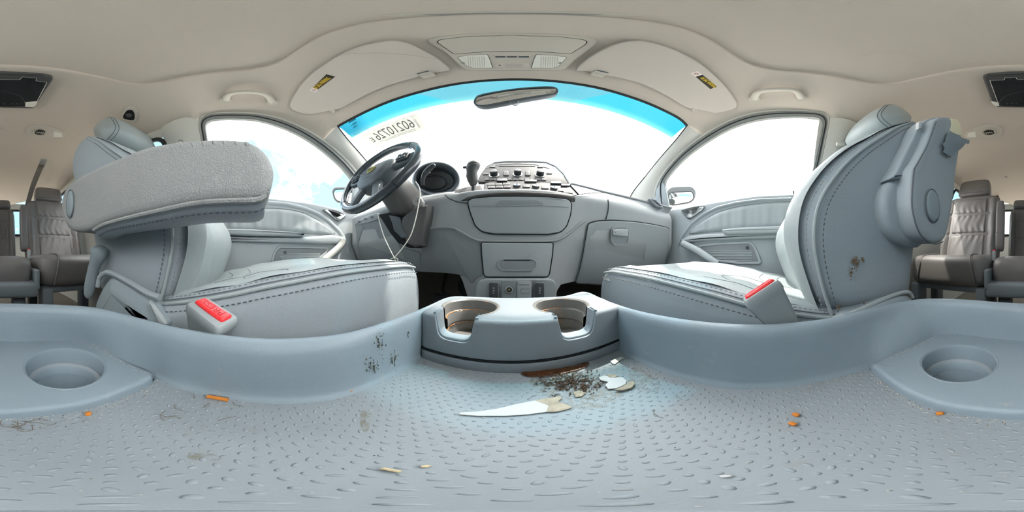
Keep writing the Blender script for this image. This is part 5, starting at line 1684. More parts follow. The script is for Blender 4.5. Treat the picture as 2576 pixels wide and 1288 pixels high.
ig = mk('ignition_ring', *lathe(kc, (0.25, -0.95, 0.1), [(0.017, -0.02), (0.017, 0.004), (0.0155, 0.006), (0.0125, 0.005), (0.0115, 0.003), (0.009, 0.003), (0.0085, 0.005), (0, 0.005)], 28), 'silver', colm)
mk('key_slot', *rbox(kc+V((0.0013, -0.0058, 0.0005)), (0.0016, 0.0012, 0.007), r=0.0003), 'dark_gap', ig)
sc = Uy(1016, 539, 0.44)
mk('screw_hole', *lathe(sc, (0, -1, 0), [(0.005, -0.004), (0.005, 0.003), (0.0, 0.0035)], 16), 'dark_gap', colm)
# wiper stalk
wp = [Uy(1064, 466, 0.50), Uy(1064, 450, 0.49), Uy(1070, 436, 0.48), Uy(1081, 424, 0.472), Uy(1094, 414, 0.466)]
wst = mk('wiper_stalk', *tube(crv(wp, 4, False), [0.006, 0.006, 0.0065, 0.007, 0.0075, 0.008, 0.009, 0.010, 0.0105, 0.0105, 0.0105, 0.0105, 0.0105, 0.010, 0.0095, 0.008, 0.004], 14), 'dark_plastic', colm)
mk('dial_ring', *lathe(Uy(1074, 432, 0.477), Uy(1081, 424, 0.472)-Uy(1074, 432, 0.477), [(0.0112, -0.004), (0.0118, 0), (0.0112, 0.004)], 20), 'hub_plastic', wst)
# ------------------------------------------------------------------ white cable tie hanging from the column
tie = [Uy(1045, 457, 0.435), Uy(1054, 470, 0.43), Uy(1057, 490, 0.425), Uy(1053, 515, 0.42), Uy(1046, 550, 0.415), Uy(1034, 590, 0.41), Uy(1014, 622, 0.405), Uy(992, 648, 0.40)]
tie2 = [Uy(950, 536, 0.41), Uy(955, 560, 0.407), Uy(966, 595, 0.404), Uy(980, 625, 0.402), Uy(992, 648, 0.40)]
loop = [Uy(992, 648, 0.40), Uy(983, 652, 0.40), Uy(984, 658, 0.40), Uy(992, 661, 0.40), Uy(1000, 657, 0.40), Uy(1000, 651, 0.40), Uy(992, 648, 0.40)]
ct = thing('cable_tie', 'thin white cord loop hanging from the steering column', 'cord', Uy(992, 661, 0.40))
mk('strand', *tube(crv(tie, 6, False), 0.0017, 8), 'white_cord', ct)
mk('strand', *tube(crv(tie2, 6, False), 0.0017, 8), 'white_cord', ct)
mk('knot', *join(tube(crv(loop, 5, False), 0.0014, 8), lathe(Uy(992, 648, 0.399), (0, -1, 0), [(0.0, -0.003), (0.003, -0.001), (0.003, 0.001), (0, 0.003)], 12), tube([Uy(992, 648, 0.40), Uy(997, 664, 0.40)], 0.0012, 6)), 'white_cord', ct)
# ------------------------------------------------------------------ pedals in the footwell
pdl = thing('brake_pedal', 'ribbed brake pedal in the dark footwell', 'pedal', Uy(1105, 752, 0.72))
pc = Uy(1110, 752, 0.72)
pe = (V((1, 0, 0)), V((0, 0.5, 0.866)), V((0, -0.866, 0.5)))
pp = mk('pad', *rbox(pc, (0.085, 0.055, 0.014), pe, r=0.006), 'rubber', pdl)
for k in range(5):
    mk('rib', *rbox(pc+pe[1]*(-0.020+0.010*k)+pe[2]*0.008, (0.075, 0.003, 0.004), pe, r=0.001), 'hub_plastic', pp)
mk('arm', *tube([pc+V((0.02, 0.01, 0.01)), Uy(1112, 730, 0.76), Uy(1122, 690, 0.82), Uy(1124, 670, 0.84)], 0.009, 8), 'dark_plastic', pdl)
hv = thing('footwell_blower', 'round dark blower housing deep in the footwell', 'blower', Uy(1172, 735, 0.70))
mk('drum', *lathe(Uy(1174, 722, 0.72), (-0.3, -1, 0), [(0.05, -0.06), (0.05, 0.0), (0.045, 0.004), (0.02, 0.006), (0, 0.006)], 28), 'rubber', hv)
mk('clip', *rbox(Uy(1171, 716, 0.71), (0.004, 0.004, 0.02), r=0.001), 'silver', hv)
# ------------------------------------------------------------------ ceiling fittings
DOWN = (0, 0, -1)
# overhead console
oc = thing('overhead_console', 'overhead console with flip door and two reading lamps above the mirror', 'overhead console', Uf(1288, 130, fH)+V((0, 0, -0.02)))
oc_o = crv(px2([(1072,101),(1084,95),(1110,90),(1176,84),(1288,82),(1409,85),(1470,91),(1498,97),(1506,104),(1496,117),(1470,136),(1447,152),(1430,168),(1414,176),(1389,178),(1288,178),(1195,178),(1168,174),(1146,156),(1118,131),(1083,112)]), 3)
fo8 = plane((0, 0.18, 0.7705), (0, 0.0640, 0.166))
panel('housing', oc_o, fo8, 'roof_plastic', oc, h=0.0, thick=0.03, r=0.006, step=12)
od_o = rpoly(px2([(1100,106),(1108,100),(1176,92),(1288,89),(1409,93),(1467,100),(1477,106),(1470,113),(1437,134),(1430,135),(1360,130),(1288,129),(1220,130),(1146,136),(1140,134)]), 5)
od = panel('flip_door', od_o, fo8, 'roof_plastic', oc, h=0.003, thick=0.008, r=0.002, step=12)
line_on('shut_line', od_o, fo8, 'dark_gap', od, r=0.0013, lift=0.0008)
panel('finger_pull', rpoly(px2([(1236,93),(1288,91),(1341,93),(1330,96.5),(1288,95.5),(1246,96.5)]), 2), fo8, 'visor', od, h=0.0042, thick=0.003, r=0.001, step=8)
for pts in ([(1151,143.5),(1180,139),(1226,137),(1232,150),(1239,171),(1190,171),(1176,167),(1164,158)], [(1349,137.5),(1390,139),(1426,143.5),(1414,157),(1402,168),(1390,171),(1337,171),(1343,150)]):
    o_ = rpoly(px2(pts), 3)
    l_ = panel('reading_lamp', o_, fo8, 'lens', oc, h=0.002, thick=0.006, r=0.0015, step=8)
    line_on('shut_line', o_, fo8, 'dark_gap', l_, r=0.0007, lift=0.0006)
    x0 = min(p[0] for p in pts); x1 = max(p[0] for p in pts)
    for k in range(8):
        xx = x0+(x1-x0)*(0.28+0.065*k) if x0 > 1288 else x0+(x1-x0)*(0.30+0.065*k)
        a, b = Uf(xx, 142, fo8), Uf(xx+ (1.5 if x0 < 1288 else -1.5), 168, fo8)
        mk('lens_rib', *tube([a+V((0, 0, -0.002)), b+V((0, 0, -0.002))], 0.0007, 5), 'roof_plastic', l_)
    bq = Uf(x0+14 if x0 < 1288 else x1-16, 158, fo8)
    mk('lamp_switch', *rbox(bq+V((0, 0, -0.003)), (0.006, 0.009, 0.003), r=0.001), 'seal', l_)
cc = panel('control_plate', rpoly(px2([(1240,137),(1340,137),(1330,147),(1248,147)]), 4), fo8, 'visor', oc, h=0.0015, thick=0.004, r=0.001, step=8)
for x0, x1 in ((1246,1271),(1275,1301),(1305,1331)):
    panel('button', rpoly(px2([(x0,141),(x1,141),(x1,145),(x0,145)]), 1.5), fo8, 'hub_plastic', cc, h=0.0035, thick=0.004, r=0.001, step=6)
pl_ = panel('microphone_plate', rpoly(px2([(1246,160),(1256,157),(1324,157),(1332,160),(1334,170),(1244,170)]), 3), fo8, 'visor', oc, h=0.0012, thick=0.004, r=0.001, step=8)
mk('microphone', *lathe(Uf(1257, 164, fo8)+V((0, 0, -0.0012)), DOWN, [(0.0022, 0), (0.0022, 0.0006), (0, 0.0008)], 12), 'dark_gap', pl_)
parts = []
for i in range(10):
    for j in range(3):
        q = Uf(1272+4.6*i+(2.3 if j % 2 else 0), 160.8+3*j, fo8)+V((0, 0, -0.0012))
        parts.append(lathe(q, DOWN, [(0.0011, 0), (0.0011, 0.0004), (0, 0.0004)], 6))
g_ = mk('grille_holes', *join(*parts), 'hub_plastic', pl_); g_['kind'] = 'stuff'

# sun visors
def visor(label, outl, crease, icon, black, txt_from, txt_to, txt_up, clip, pivot):
    f2 = fHo(0.020)
    pts = [Uf(p.x, p.y, f2) for p in dens(crv(px2(outl), 3), 8)]
    c = sum(pts, V())/len(pts)
    t = thing('sun_visor', label, 'sun visor', c+V((0, 0, -0.02)), 'front sun visors')
    n = -grad(f2, c)
    # crowned plate that follows the roof: rings pulled towards the middle line, re-projected on the surface
    rows = []
    for s_, d in ((1.0, -0.014), (1.0, -0.004), (0.992, -0.001), (0.975, 0.0), (0.85, 0.0), (0.65, 0.0), (0.4, 0.0), (0.15, 0.0), (0.02, 0.0)):
        row = []
        for p in pts:
            q = c+(p-c)*s_
            z = H(q.x, q.y)-0.020-d
            row.append(V((q.x, q.y, z)))
        rows.append(row)
    mk('visor_board', *loft(rows, cu=True, cap0=True, cap1=True), 'visor', t, sharp=50)
    f3 = fHo(0.0202)
    mk('edge_seam', *tube([p+V((0, 0, 0.004)) for p in pts], 0.0012, 6, True), 'seal', t)
    if crease: line_on('crease', crv(px2(crease), 4, False), f3, 'visor', t, r=0.0012, closed=False, lift=0.0002)
    wl = panel('warning_label', black, f3, 'label_black', t, h=0.0009, thick=0.0016, r=0.0002, step=8)
    panel('icon_patch', icon, f3, 'label_white', wl, h=0.0009, thick=0.0016, r=0.0002, step=8)
    ic = sum((Uf(a, b, f3) for a, b in icon), V())/len(icon)
    nn = -grad(f3, ic)
    e1, e2, _ = frame(nn)
    rr = 0.0046
    ring = [ic+nn*0.0014+(e1*math.cos(2*math.pi*k/20)+e2*math.sin(2*math.pi*k/20))*rr for k in range(20)]
    mk('prohibition_ring', *tube(ring, 0.0005, 5, True), 'label_red', wl)
    mk('prohibition_bar', *tube([ic+nn*0.0014+(e1+e2)*rr*0.7, ic+nn*0.0014-(e1+e2)*rr*0.7], 0.0005, 5), 'label_red', wl)
    a, b, u = Uf(*txt_from, f3), Uf(*txt_to, f3), Uf(*txt_up, f3)
    xd = (b-a); mid = (a+b)/2
    ud = u-mid; ud = ud-xd*(ud.dot(xd)/xd.length_squared)
    hgt = ud.length*0.95
    text('lettering', 'AIR BAG WARNING', mid+ud*0.45+nn*0.0014, xd, ud, hgt, 'label_yellow', wl, width=xd.length*0.9, out=nn, lift=0.0004, bold=0.01)
    # pivot at the outer end
    q = Uf(*pivot, fH)
    e1, e2, e3 = frame(V((0.5 if q.x < 0 else -0.5, 0.3, -1)))
    mk('pivot_mount', *lathe(q+V((0, 0, 0.004)), (0, 0, -1), [(0.020, -0.004), (0.019, 0.004), (0.014, 0.007), (0, 0.008)], 24, sx=1.2, sy=0.7), 'roof_plastic', t)
    mk('pivot_rod', *tube([q+V((0, 0, -0.008)), q+V((0.02*(1 if q.x < 0 else -1), -0.004, -0.012))], 0.005, 10), 'roof_plastic', t)
    # clip at the inner end
    cc_ = Uf(*clip, fH)
    ck = thing('visor_clip', 'small plastic clip holding the inner end of the %s sun visor' % ('driver' if cc_.x < 0 else 'passenger'), 'clip', cc_+V((0, 0, -0.03)), 'visor clips')
    mk('base', *rbox(cc_+V((0, 0.004, -0.014)), (0.032, 0.018, 0.030), r=0.005), 'roof_plastic', ck)
    mk('hook', *rbox(cc_+V((0, -0.006, -0.0215)), (0.030, 0.020, 0.007), r=0.003), 'roof_plastic', ck)
    mk('socket', *rbox(cc_+V((0, -0.0165, -0.0215)), (0.028, 0.004, 0.006), r=0.0015), 'hub_plastic', ck)
    return t
VL = [(729,268),(732,254),(746,230),(762,209),(792,179),(849,142),(904,117),(961,105),(998,103),(1035,112),(1066,128),(1097,146),(1131,173),(1126,179),(1097,183),(1055,193),(973,217),(911,244),(859,272),(824,280),(784,288),(757,285),(738,278)]
VR = [(1450,174),(1480,147),(1521,123),(1561,108),(1593,103),(1622,104),(1662,113),(1712,132),(1763,161),(1803,195),(1834,229),(1852,256),(1854,264),(1846,275),(1803,285),(1787,282),(1763,277),(1727,271),(1682,244),(1622,214),(1571,199),(1525,190),(1480,180),(1458,179)]
visor('beige sun visor above the driver with black warning label', VL, [(852,142),(874,137),(948,134),(1023,138),(1100,148)], [(779,228),(786,220),(801,225),(795,232)], [(787,220),(821,187),(843,193),(801,224)], (795,226), (836,196), (800,208), (1074, 184), (838, 280))
visor('beige sun visor above the passenger with black warning label', VR, None, [(1736,184),(1755,178),(1767,188),(1749,193)], [(1767,188),(1804,218),(1787,224),(1750,193)], (1757,195), (1796,222), (1786,203), (1506, 182), (1745, 277))

# grab handles
def grab(label, path):
    P = []
    for (x, y, o) in path: P.append(Uf(x, y, fHo(o)))
    t = thing('grab_handle', label, 'grab handle', sum(P, V())/len(P)+V((0, 0, -0.03)), 'roof grab handles')
    rs = [0.014, 0.012, 0.0105, 0.010, 0.010, 0.010, 0.0105, 0.012, 0.014]
    C_ = crv(P, 4, False)
    r_ = [interp(i/(len(C_)-1), [0, 0.12, 0.3, 0.7, 0.88, 1], [0.015, 0.013, 0.0105, 0.0105, 0.013, 0.015]) for i in range(len(C_))]
    mk('grip', *tube(C_, r_, 12, flat=0.75), 'roof_plastic', t)
    for p in (P[0], P[-1]):
        mk('foot', *lathe(p+V((0, 0, -0.004)), grad(fH, p), [(0.019, -0.004), (0.019, 0.004), (0.016, 0.012)], 20), 'roof_plastic', t)
    return t
grab('pale roof grab handle above the driver door window', [(568,251,0.004),(570,243,0.018),(578,236,0.026),(596,232,0.030),(628,231,0.031),(656,234,0.030),(670,239,0.026),(680,248,0.018),(685,257,0.004)])
grab('pale roof grab handle above the passenger door window', [(1898,249,0.004),(1900,240,0.018),(1908,232,0.026),(1928,227,0.030),(1960,225,0.031),(1990,226,0.030),(2004,230,0.026),(2012,238,0.018),(2016,246,0.004)])

# drop-down screen behind the sunroof
dv = thing('ceiling_screen', 'dark fold-down video screen on the ceiling behind the sunroof', 'screen', Uf(0, 225, fH)+V((0, 0, -0.03)))
dv_o = rpoly(px2([(-105,190),(-90,184),(-40,180),(0,179),(60,181),(112,185),(132,190),(132,198),(96,252),(84,269),(0,267),(-70,266),(-82,250)]), 6)
panel('housing', dv_o, fH, 'screen_frame', dv, h=0.018, thick=0.04, r=0.006, step=12)
f18 = fHo(0.018)
sc_o = rpoly(px2([(-86,202),(-50,201),(-48,195),(-20,194),(-18,199),(50,200),(56,193),(92,196),(90,203),(118,207),(92,256),(60,257),(-66,256)]), 2)
sd = panel('screen_panel', sc_o, f18, 'screen', dv, h=0.003, thick=0.006, r=0.0015, step=10)
line_on('rim', sc_o, f18, 'silver', sd, r=0.0009, lift=0.002)
hh = []
for k in range(46):
    q = Uf(-90+4.4*k, 186+abs(k-22)*0.12, f18)
    hh.append(rbox(q+V((0, 0, -0.0005)), (0.0022, 0.003, 0.0012), r=0.0003, seg=1))
vv = mk('speaker_slots', *join(*hh), 'dark_gap', dv); vv['kind'] = 'stuff'
pan = panel('control_panel', crv(px2([(-62,264),(-58,250),(-40,238),(-10,230),(10,229),(40,236),(58,247),(62,258),(60,266),(0,267)]), 3), f18, 'screen', dv, h=0.004, thick=0.006, r=0.001, step=10)
line_on('rim', crv(px2([(-62,262),(-58,250),(-40,238),(-10,230),(10,229),(40,236),(58,247),(62,258)]), 3, False), f18, 'screen_frame', pan, r=0.0008, closed=False, lift=0.004)
for x in (10, 31, 42, 53, -42, -30, -19):
    mk('jack', *lathe(Uf(x, 260, f18)+V((0, 0, -0.004)), DOWN, [(0.0035, -0.001), (0.0035, 0.001), (0.002, 0.0015), (0.0018, 0.0005), (0, 0.0005)], 12), 'screen_frame', pan)
for pts in ([(64,256),(94,254),(92,262),(84,269),(63,268)], [(-64,257),(-84,254),(-80,260),(-72,266),(-62,266)]):
    panel('corner_lens', rpoly(px2(pts), 2), f18, 'lens', dv, h=0.005, thick=0.006, r=0.0015, step=8)

# roof air outlets with reading lamps
def roof_vent(label, cx, cy, hw, hh_, flip):
    o_ = crv(px2([(cx-hw*flip, cy-hh_*0.2), (cx-hw*0.75*flip, cy-hh_*0.9), (cx-hw*0.2*flip, cy-hh_), (cx+hw*0.4*flip, cy-hh_*0.6), (cx+hw*0.92*flip, cy+hh_*0.1), (cx+hw*flip, cy+hh_*0.5), (cx+hw*0.85*flip, cy+hh_), (cx+hw*0.2*flip, cy+hh_), (cx-hw*0.5*flip, cy+hh_*0.9), (cx-hw*0.92*flip, cy+hh_*0.5)]), 4)
    q = Uf(cx, cy, fH)
    t = thing('roof_vent', label, 'air vent', q+V((0, 0, -0.02)), 'ceiling air vents')
    panel('bezel', o_, fH, 'roof_plastic', t, h=0.006, thick=0.014, r=0.004, step=6)
    ctr = Uf(cx-hw*0.28*flip, cy, fH)+V((0, 0, -0.006))
    r_ = (Uf(cx-hw*0.28*flip+hw*0.42, cy, fH)-Uf(cx-hw*0.28*flip, cy, fH)).length
    dd_ = mk('dial', *lathe(ctr, DOWN, [(r_*1.1, -0.002), (r_*1.08, 0.002), (r_*0.98, 0.003), (r_*0.92, 0.001), (r_*0.9, 0.004), (r_*0.8, 0.005), (r_*0.72, 0.001), (0, 0.001)], 28), 'roof_plastic', t)
    for k in range(5):
        dx = (k-2)*r_*0.26
        L_ = math.sqrt(max(0, (r_*0.7)**2-dx*dx))
        mk('slat', *rbox(ctr+V((dx*0.9, 0, -0.003)), (r_*0.11, L_*1.8, 0.0035), r=0.0006), 'dark_gap', dd_)
    mk('tab', *rbox(ctr+V((0, 0, -0.006)), (r_*0.9, r_*0.16, 0.003), r=0.001), 'roof_plastic', dd_)
    lq = [(cx+hw*0.42*flip, cy-hh_*0.15), (cx+hw*0.80*flip, cy+hh_*0.12), (cx+hw*0.86*flip, cy+hh_*0.7), (cx+hw*0.38*flip, cy+hh_*0.7)]
    panel('reading_lamp', rpoly(px2(lq), 2), fH, 'lens', t, h=0.009, thick=0.006, r=0.0015, step=6)
    return t
roof_vent('round ceiling air vent with lamp behind the driver, nearer the screen', 115, 331, 50, 17, 1)
roof_vent('round ceiling air vent with lamp behind the passenger, nearer the screen', 2474, 331, 49, 18, -1)
roof_vent('small far ceiling air vent beside the hanging belt', 64, 452, 27, 8, 1)
roof_vent('small far ceiling air vent on the passenger side', 2519, 444, 27, 8, -1)
# round cap beside the left vent, half behind the picture seam
q = Uf(4, 323, fH)
tag(mk('ceiling_button', *lathe(q, DOWN, [(0.018, -0.004), (0.017, 0.003), (0.014, 0.004), (0.012, 0.0025), (0.004, 0.0025), (0.003, 0.0045), (0, 0.005)], 24), 'roof_plastic'), 'small round button on the ceiling between the vents', 'button')
# belt guide in the ceiling above the driver headrest
q = Uf(325, 286, fH); nn = -grad(fH, q)
bg_ = thing('belt_guide', 'oval dark belt socket in the ceiling above the driver headrest', 'belt guide', q+V((0, 0, -0.03)))
o_ = crv(px2([(306,300),(308,284),(318,271),(332,268),(345,276),(347,290),(338,306)]), 4)
panel('bezel', o_, fH, 'roof_plastic', bg_, h=0.006, thick=0.012, r=0.004, step=6)
panel('recess', crv(px2([(311,296),(314,284),(322,276),(333,276),(339,286),(336,301)]), 4), fH, 'dark_gap', bg_, h=0.0075, thick=0.006, r=0.001, step=6)
mk('plug', *lathe(Uf(325, 288, fH)+nn*0.007, nn, [(0.013, 0), (0.012, 0.006), (0.009, 0.008), (0, 0.007)], 20), 'screen_frame', bg_)

# hanging shoulder belts of the rear seats
def flat_strap(P, w_, up): 
    rows = []
    P = crv(P, 6, False)
    for i, p in enumerate(P):
        t_ = (P[min(i+1, len(P)-1)]-P[max(i-1, 0)]).normalized()
        s_ = t_.cross(V(up)).normalized()
        n_ = s_.cross(t_)
        ww = w_[0]+(w_[1]-w_[0])*i/(len(P)-1)
        rows.append([p-s_*ww+n_*0.0008, p+s_*ww+n_*0.0008, p+s_*ww-n_*0.0008, p-s_*ww-n_*0.0008])
    return loft(rows, cu=True, cap0=True, cap1=True)
b0 = Uf(108, 408, fH)
bt = thing('shoulder_belt', 'dark shoulder belt hanging from the ceiling behind the driver seat', 'seat belt', Uy(58, 560, -1.42)+V((0, 0, -0.02)), 'rear shoulder belts')
bz = panel('ceiling_bezel', rpoly(px2([(92,394),(127,397),(120,424),(84,424)]), 4), fH, 'roof_plastic', bt, h=0.004, thick=0.012, r=0.003, step=6)
panel('slot', rpoly(px2([(100,397),(120,399),(114,420),(95,418)]), 2), fH, 'silver', bz, h=0.006, thick=0.006, r=0.002, step=6)
mk('strap', *flat_strap([Uf(105, 414, fH)+V((0, 0, -0.003)), Uy(98, 430, -1.20), Uy(84, 465, -1.27), Uy(72, 505, -1.36), Uy(58, 560, -1.44)], (0.022, 0.02), (0, 1, 0.2)), 'belt', bt)
bt2 = thing('shoulder_belt', 'short dark belt hanging from the far ceiling on the passenger side', 'seat belt', Uy(2514, 530, -1.75)+V((0, 0, -0.02)), 'rear shoulder belts')
bz = panel('ceiling_bezel', rpoly(px2([(2492,483),(2518,484),(2520,495),(2496,494)]), 2), fH, 'roof_plastic', bt2, h=0.004, thick=0.012, r=0.003, step=4)
mk('strap', *flat_strap([Uf(2506, 491, fH)+V((0, 0, -0.002)), Uy(2511, 503, -1.72), Uy(2515, 530, -1.76)], (0.022, 0.02), (0, 1, 0.2)), 'belt', bt2)

# belt anchors on the B pillars
def anchor(s, label, c, tip):
    t = thing('belt_anchor', label, 'belt anchor', c+V((0, 0, -0.06)), 'pillar belt anchors')
    o = (V((0, 1, 0)), V((0, 0, 1)), V((-s, 0, 0)))
    mk('slider', *rbox(c+V((s*0.004, -0.01, 0.012)), (0.026, 0.062, 0.012), o, r=0.006), 'seal', t)
    mk('bolt_cap', *lathe(c+V((-s*0.004, -0.012, 0.0)), (-s, 0, 0), [(0.016, -0.004), (0.016, 0.005), (0.012, 0.010), (0, 0.011)], 20), 'pillar', t)
    mk('loop', *tube([c+V((-s*0.010, 0.040, -0.028)), c+V((-s*0.014, 0.010, -0.024)), c+V((-s*0.014, -0.030, -0.034)), c+V((-s*0.010, -0.060, -0.044))], [0.010, 0.009, 0.009, 0.010], 10), 'pillar', t)
    mk('strap', *flat_strap([c+V((-s*0.016, -0.008, -0.032)), c+V((-s*0.02, -0.02, -0.16)), c+V((-s*0.01, -0.06, -0.42)), c+V((0, -0.07, -0.62))], (0.022, 0.022), (1, 0, 0)), 'belt_light', t)
    return t
anchor(1, 'belt anchor on the pillar behind the passenger window', Uf(2124, 360, fSo(0.042)), None)
anchor(-1, 'belt anchor on the pillar behind the driver window', Uf(459, 362, fSo(0.042)), None)

# ------------------------------------------------------------------ inside mirror
mc_ = Uy(1298, 242, 0.405)
rm = thing('rear_view_mirror', 'interior rear-view mirror hanging from the windscreen', 'mirror', mc_+V((0, 0, -0.04)))
fM = plane(mc_, (-0.12, -1, -0.10))
mo = crv(px2([(1190,256),(1194,246),(1204,238),(1234,231),(1292,222),(1350,217),(1392,217),(1404,223),(1404,231),(1396,237),(1370,242),(1312,251),(1254,262),(1216,268),(1196,265)]), 4)
MP3 = [Uf(p.x, p.y, fM) for p in mo]
nM = V((-0.12, -1, -0.10)).normalized()
mk('housing', *slabvf(MP3, nM, 0.03, r=0.004, rb=0.016, seg=4), 'hub_plastic', rm, sharp=60)
cM = sum(MP3, V())/len(MP3)
mi = crv(px2([(1197,257),(1200,248),(1210,241),(1236,235),(1292,226),(1350,221),(1390,221),(1398,225),(1398,230),(1392,234),(1368,238),(1312,247),(1254,258),(1218,264),(1200,262)]), 4)
mk('glass', *slabvf([Uf(p.x, p.y, fM) for p in mi], nM, 0.004, r=0.0004, lift=0.0012), 'mirror', rm)
mk('day_night_tab', *rbox(Uf(1293, 255, fM)+V((0, -0.003, -0.006)), (0.022, 0.012, 0.008), r=0.003), 'hub_plastic', rm)
wq = V((0.01, cM.y+0.075, 0)); wq.z = Wz(wq.x, wq.y)
mk('stem', *tube([cM-nM*0.025, cM+V((0, 0.05, 0.006)), wq], [0.008, 0.007, 0.012], 10), 'hub_plastic', rm)
mk('wire', *tube([Uy(1294, 259, 0.41), Uy(1291, 264, 0.41), Uy(1288, 268, 0.41)], 0.0006, 5), 'hub_plastic', rm)

# ------------------------------------------------------------------ sticker on the windscreen, written to be read from outside
fWi = lambda p: p.z-Wz(p.x, p.y)+0.003
TLc, TRc, BRc, BLc = Uf(907, 344, fWi), Uf(1049, 285, fWi), Uf(1072, 325, fWi), Uf(939, 372, fWi)
st = thing('lot_sticker', 'white numbered paper sticker on the windscreen, seen from behind', 'sticker', (TLc+BRc)/2+V((0, 0, -0.03)))
nW = (TRc-TLc).cross(BLc-TLc).normalized()
if nW.dot(TLc) > 0: nW = -nW
def bil(u, v): return (TLc*(1-u)+TRc*u)*(1-v)+(BLc*(1-u)+BRc*u)*v       # u from left to right as seen, v downwards
sr_ = [[bil(i/12, j/6)+nW*0.0 for i in range(13)] for j in range(7)]
sr2 = [[p-nW*0.0005 for p in r] for r in sr_]
paper = mk('paper', *loft(sr2), 'thin_paper', st, sharp=0, recalc=False)
xd = TLc-TRc; yd = TLc-BLc
def on_sticker(s, u, v, wfrac, hfrac, m_):
    # map flat text on to the curved sheet
    vs, fs, _ = textvf(s, V((0, 0, 0)), (1, 0, 0), (0, 1, 0), hfrac, wfrac, bold=0.0)
    return mk('printed_text', [bil(u-p.x, v-p.y)+nW*0.0006 for p in vs], fs, m_, paper, sharp=0, recalc=False)
on_sticker('60210726', 0.535, 0.44, 0.68, 0.56, 'thin_ink')
on_sticker('E', 0.115, 0.52, 0.055, 0.34, 'thin_ink')
for k, (u0, u1, v) in enumerate(((0.20, 0.86, 0.80), (0.28, 0.86, 0.88))):
    for i in range(14):
        a = u0+(u1-u0)*i/14
        mk('fine_print', [bil(a, v)+nW*0.0006, bil(a+0.035, v)+nW*0.0006, bil(a+0.035, v+0.03)+nW*0.0006, bil(a, v+0.03)+nW*0.0006], [(0, 1, 2, 3)], 'thin_ink_faint', paper, sharp=0, recalc=False)
for i in range(12):
    v = 0.28+0.045*i
    mk('bar_code', [bil(0.905, v)+nW*0.0006, bil(0.935, v)+nW*0.0006, bil(0.935, v+0.025)+nW*0.0006, bil(0.905, v+0.025)+nW*0.0006], [(0, 1, 2, 3)], 'thin_ink_faint', paper, sharp=0, recalc=False)
# maker's etching in the corner of the windscreen
et = thing('glass_mark', 'small printed marking in the left corner of the windscreen', 'marking', Uf(885, 300, fWi))
for (a, b, w_, h_) in ((886, 304, 10, 2.6), (892, 309, 7, 1.4), (890, 313, 8, 1.2), (895, 316, 5, 1.2), (892, 320, 5, 1.0)):
    q = [Uf(a-w_*0.88, b+w_*0.55-h_, fWi), Uf(a+w_*0.88, b-w_*0.45-h_, fWi), Uf(a+w_*0.88, b-w_*0.45+h_*0.5, fWi), Uf(a-w_*0.88, b+w_*0.55+h_*0.5, fWi)]
    mk('print_line', q, [(0, 1, 2, 3)], 'ink_glass', et, sharp=0)
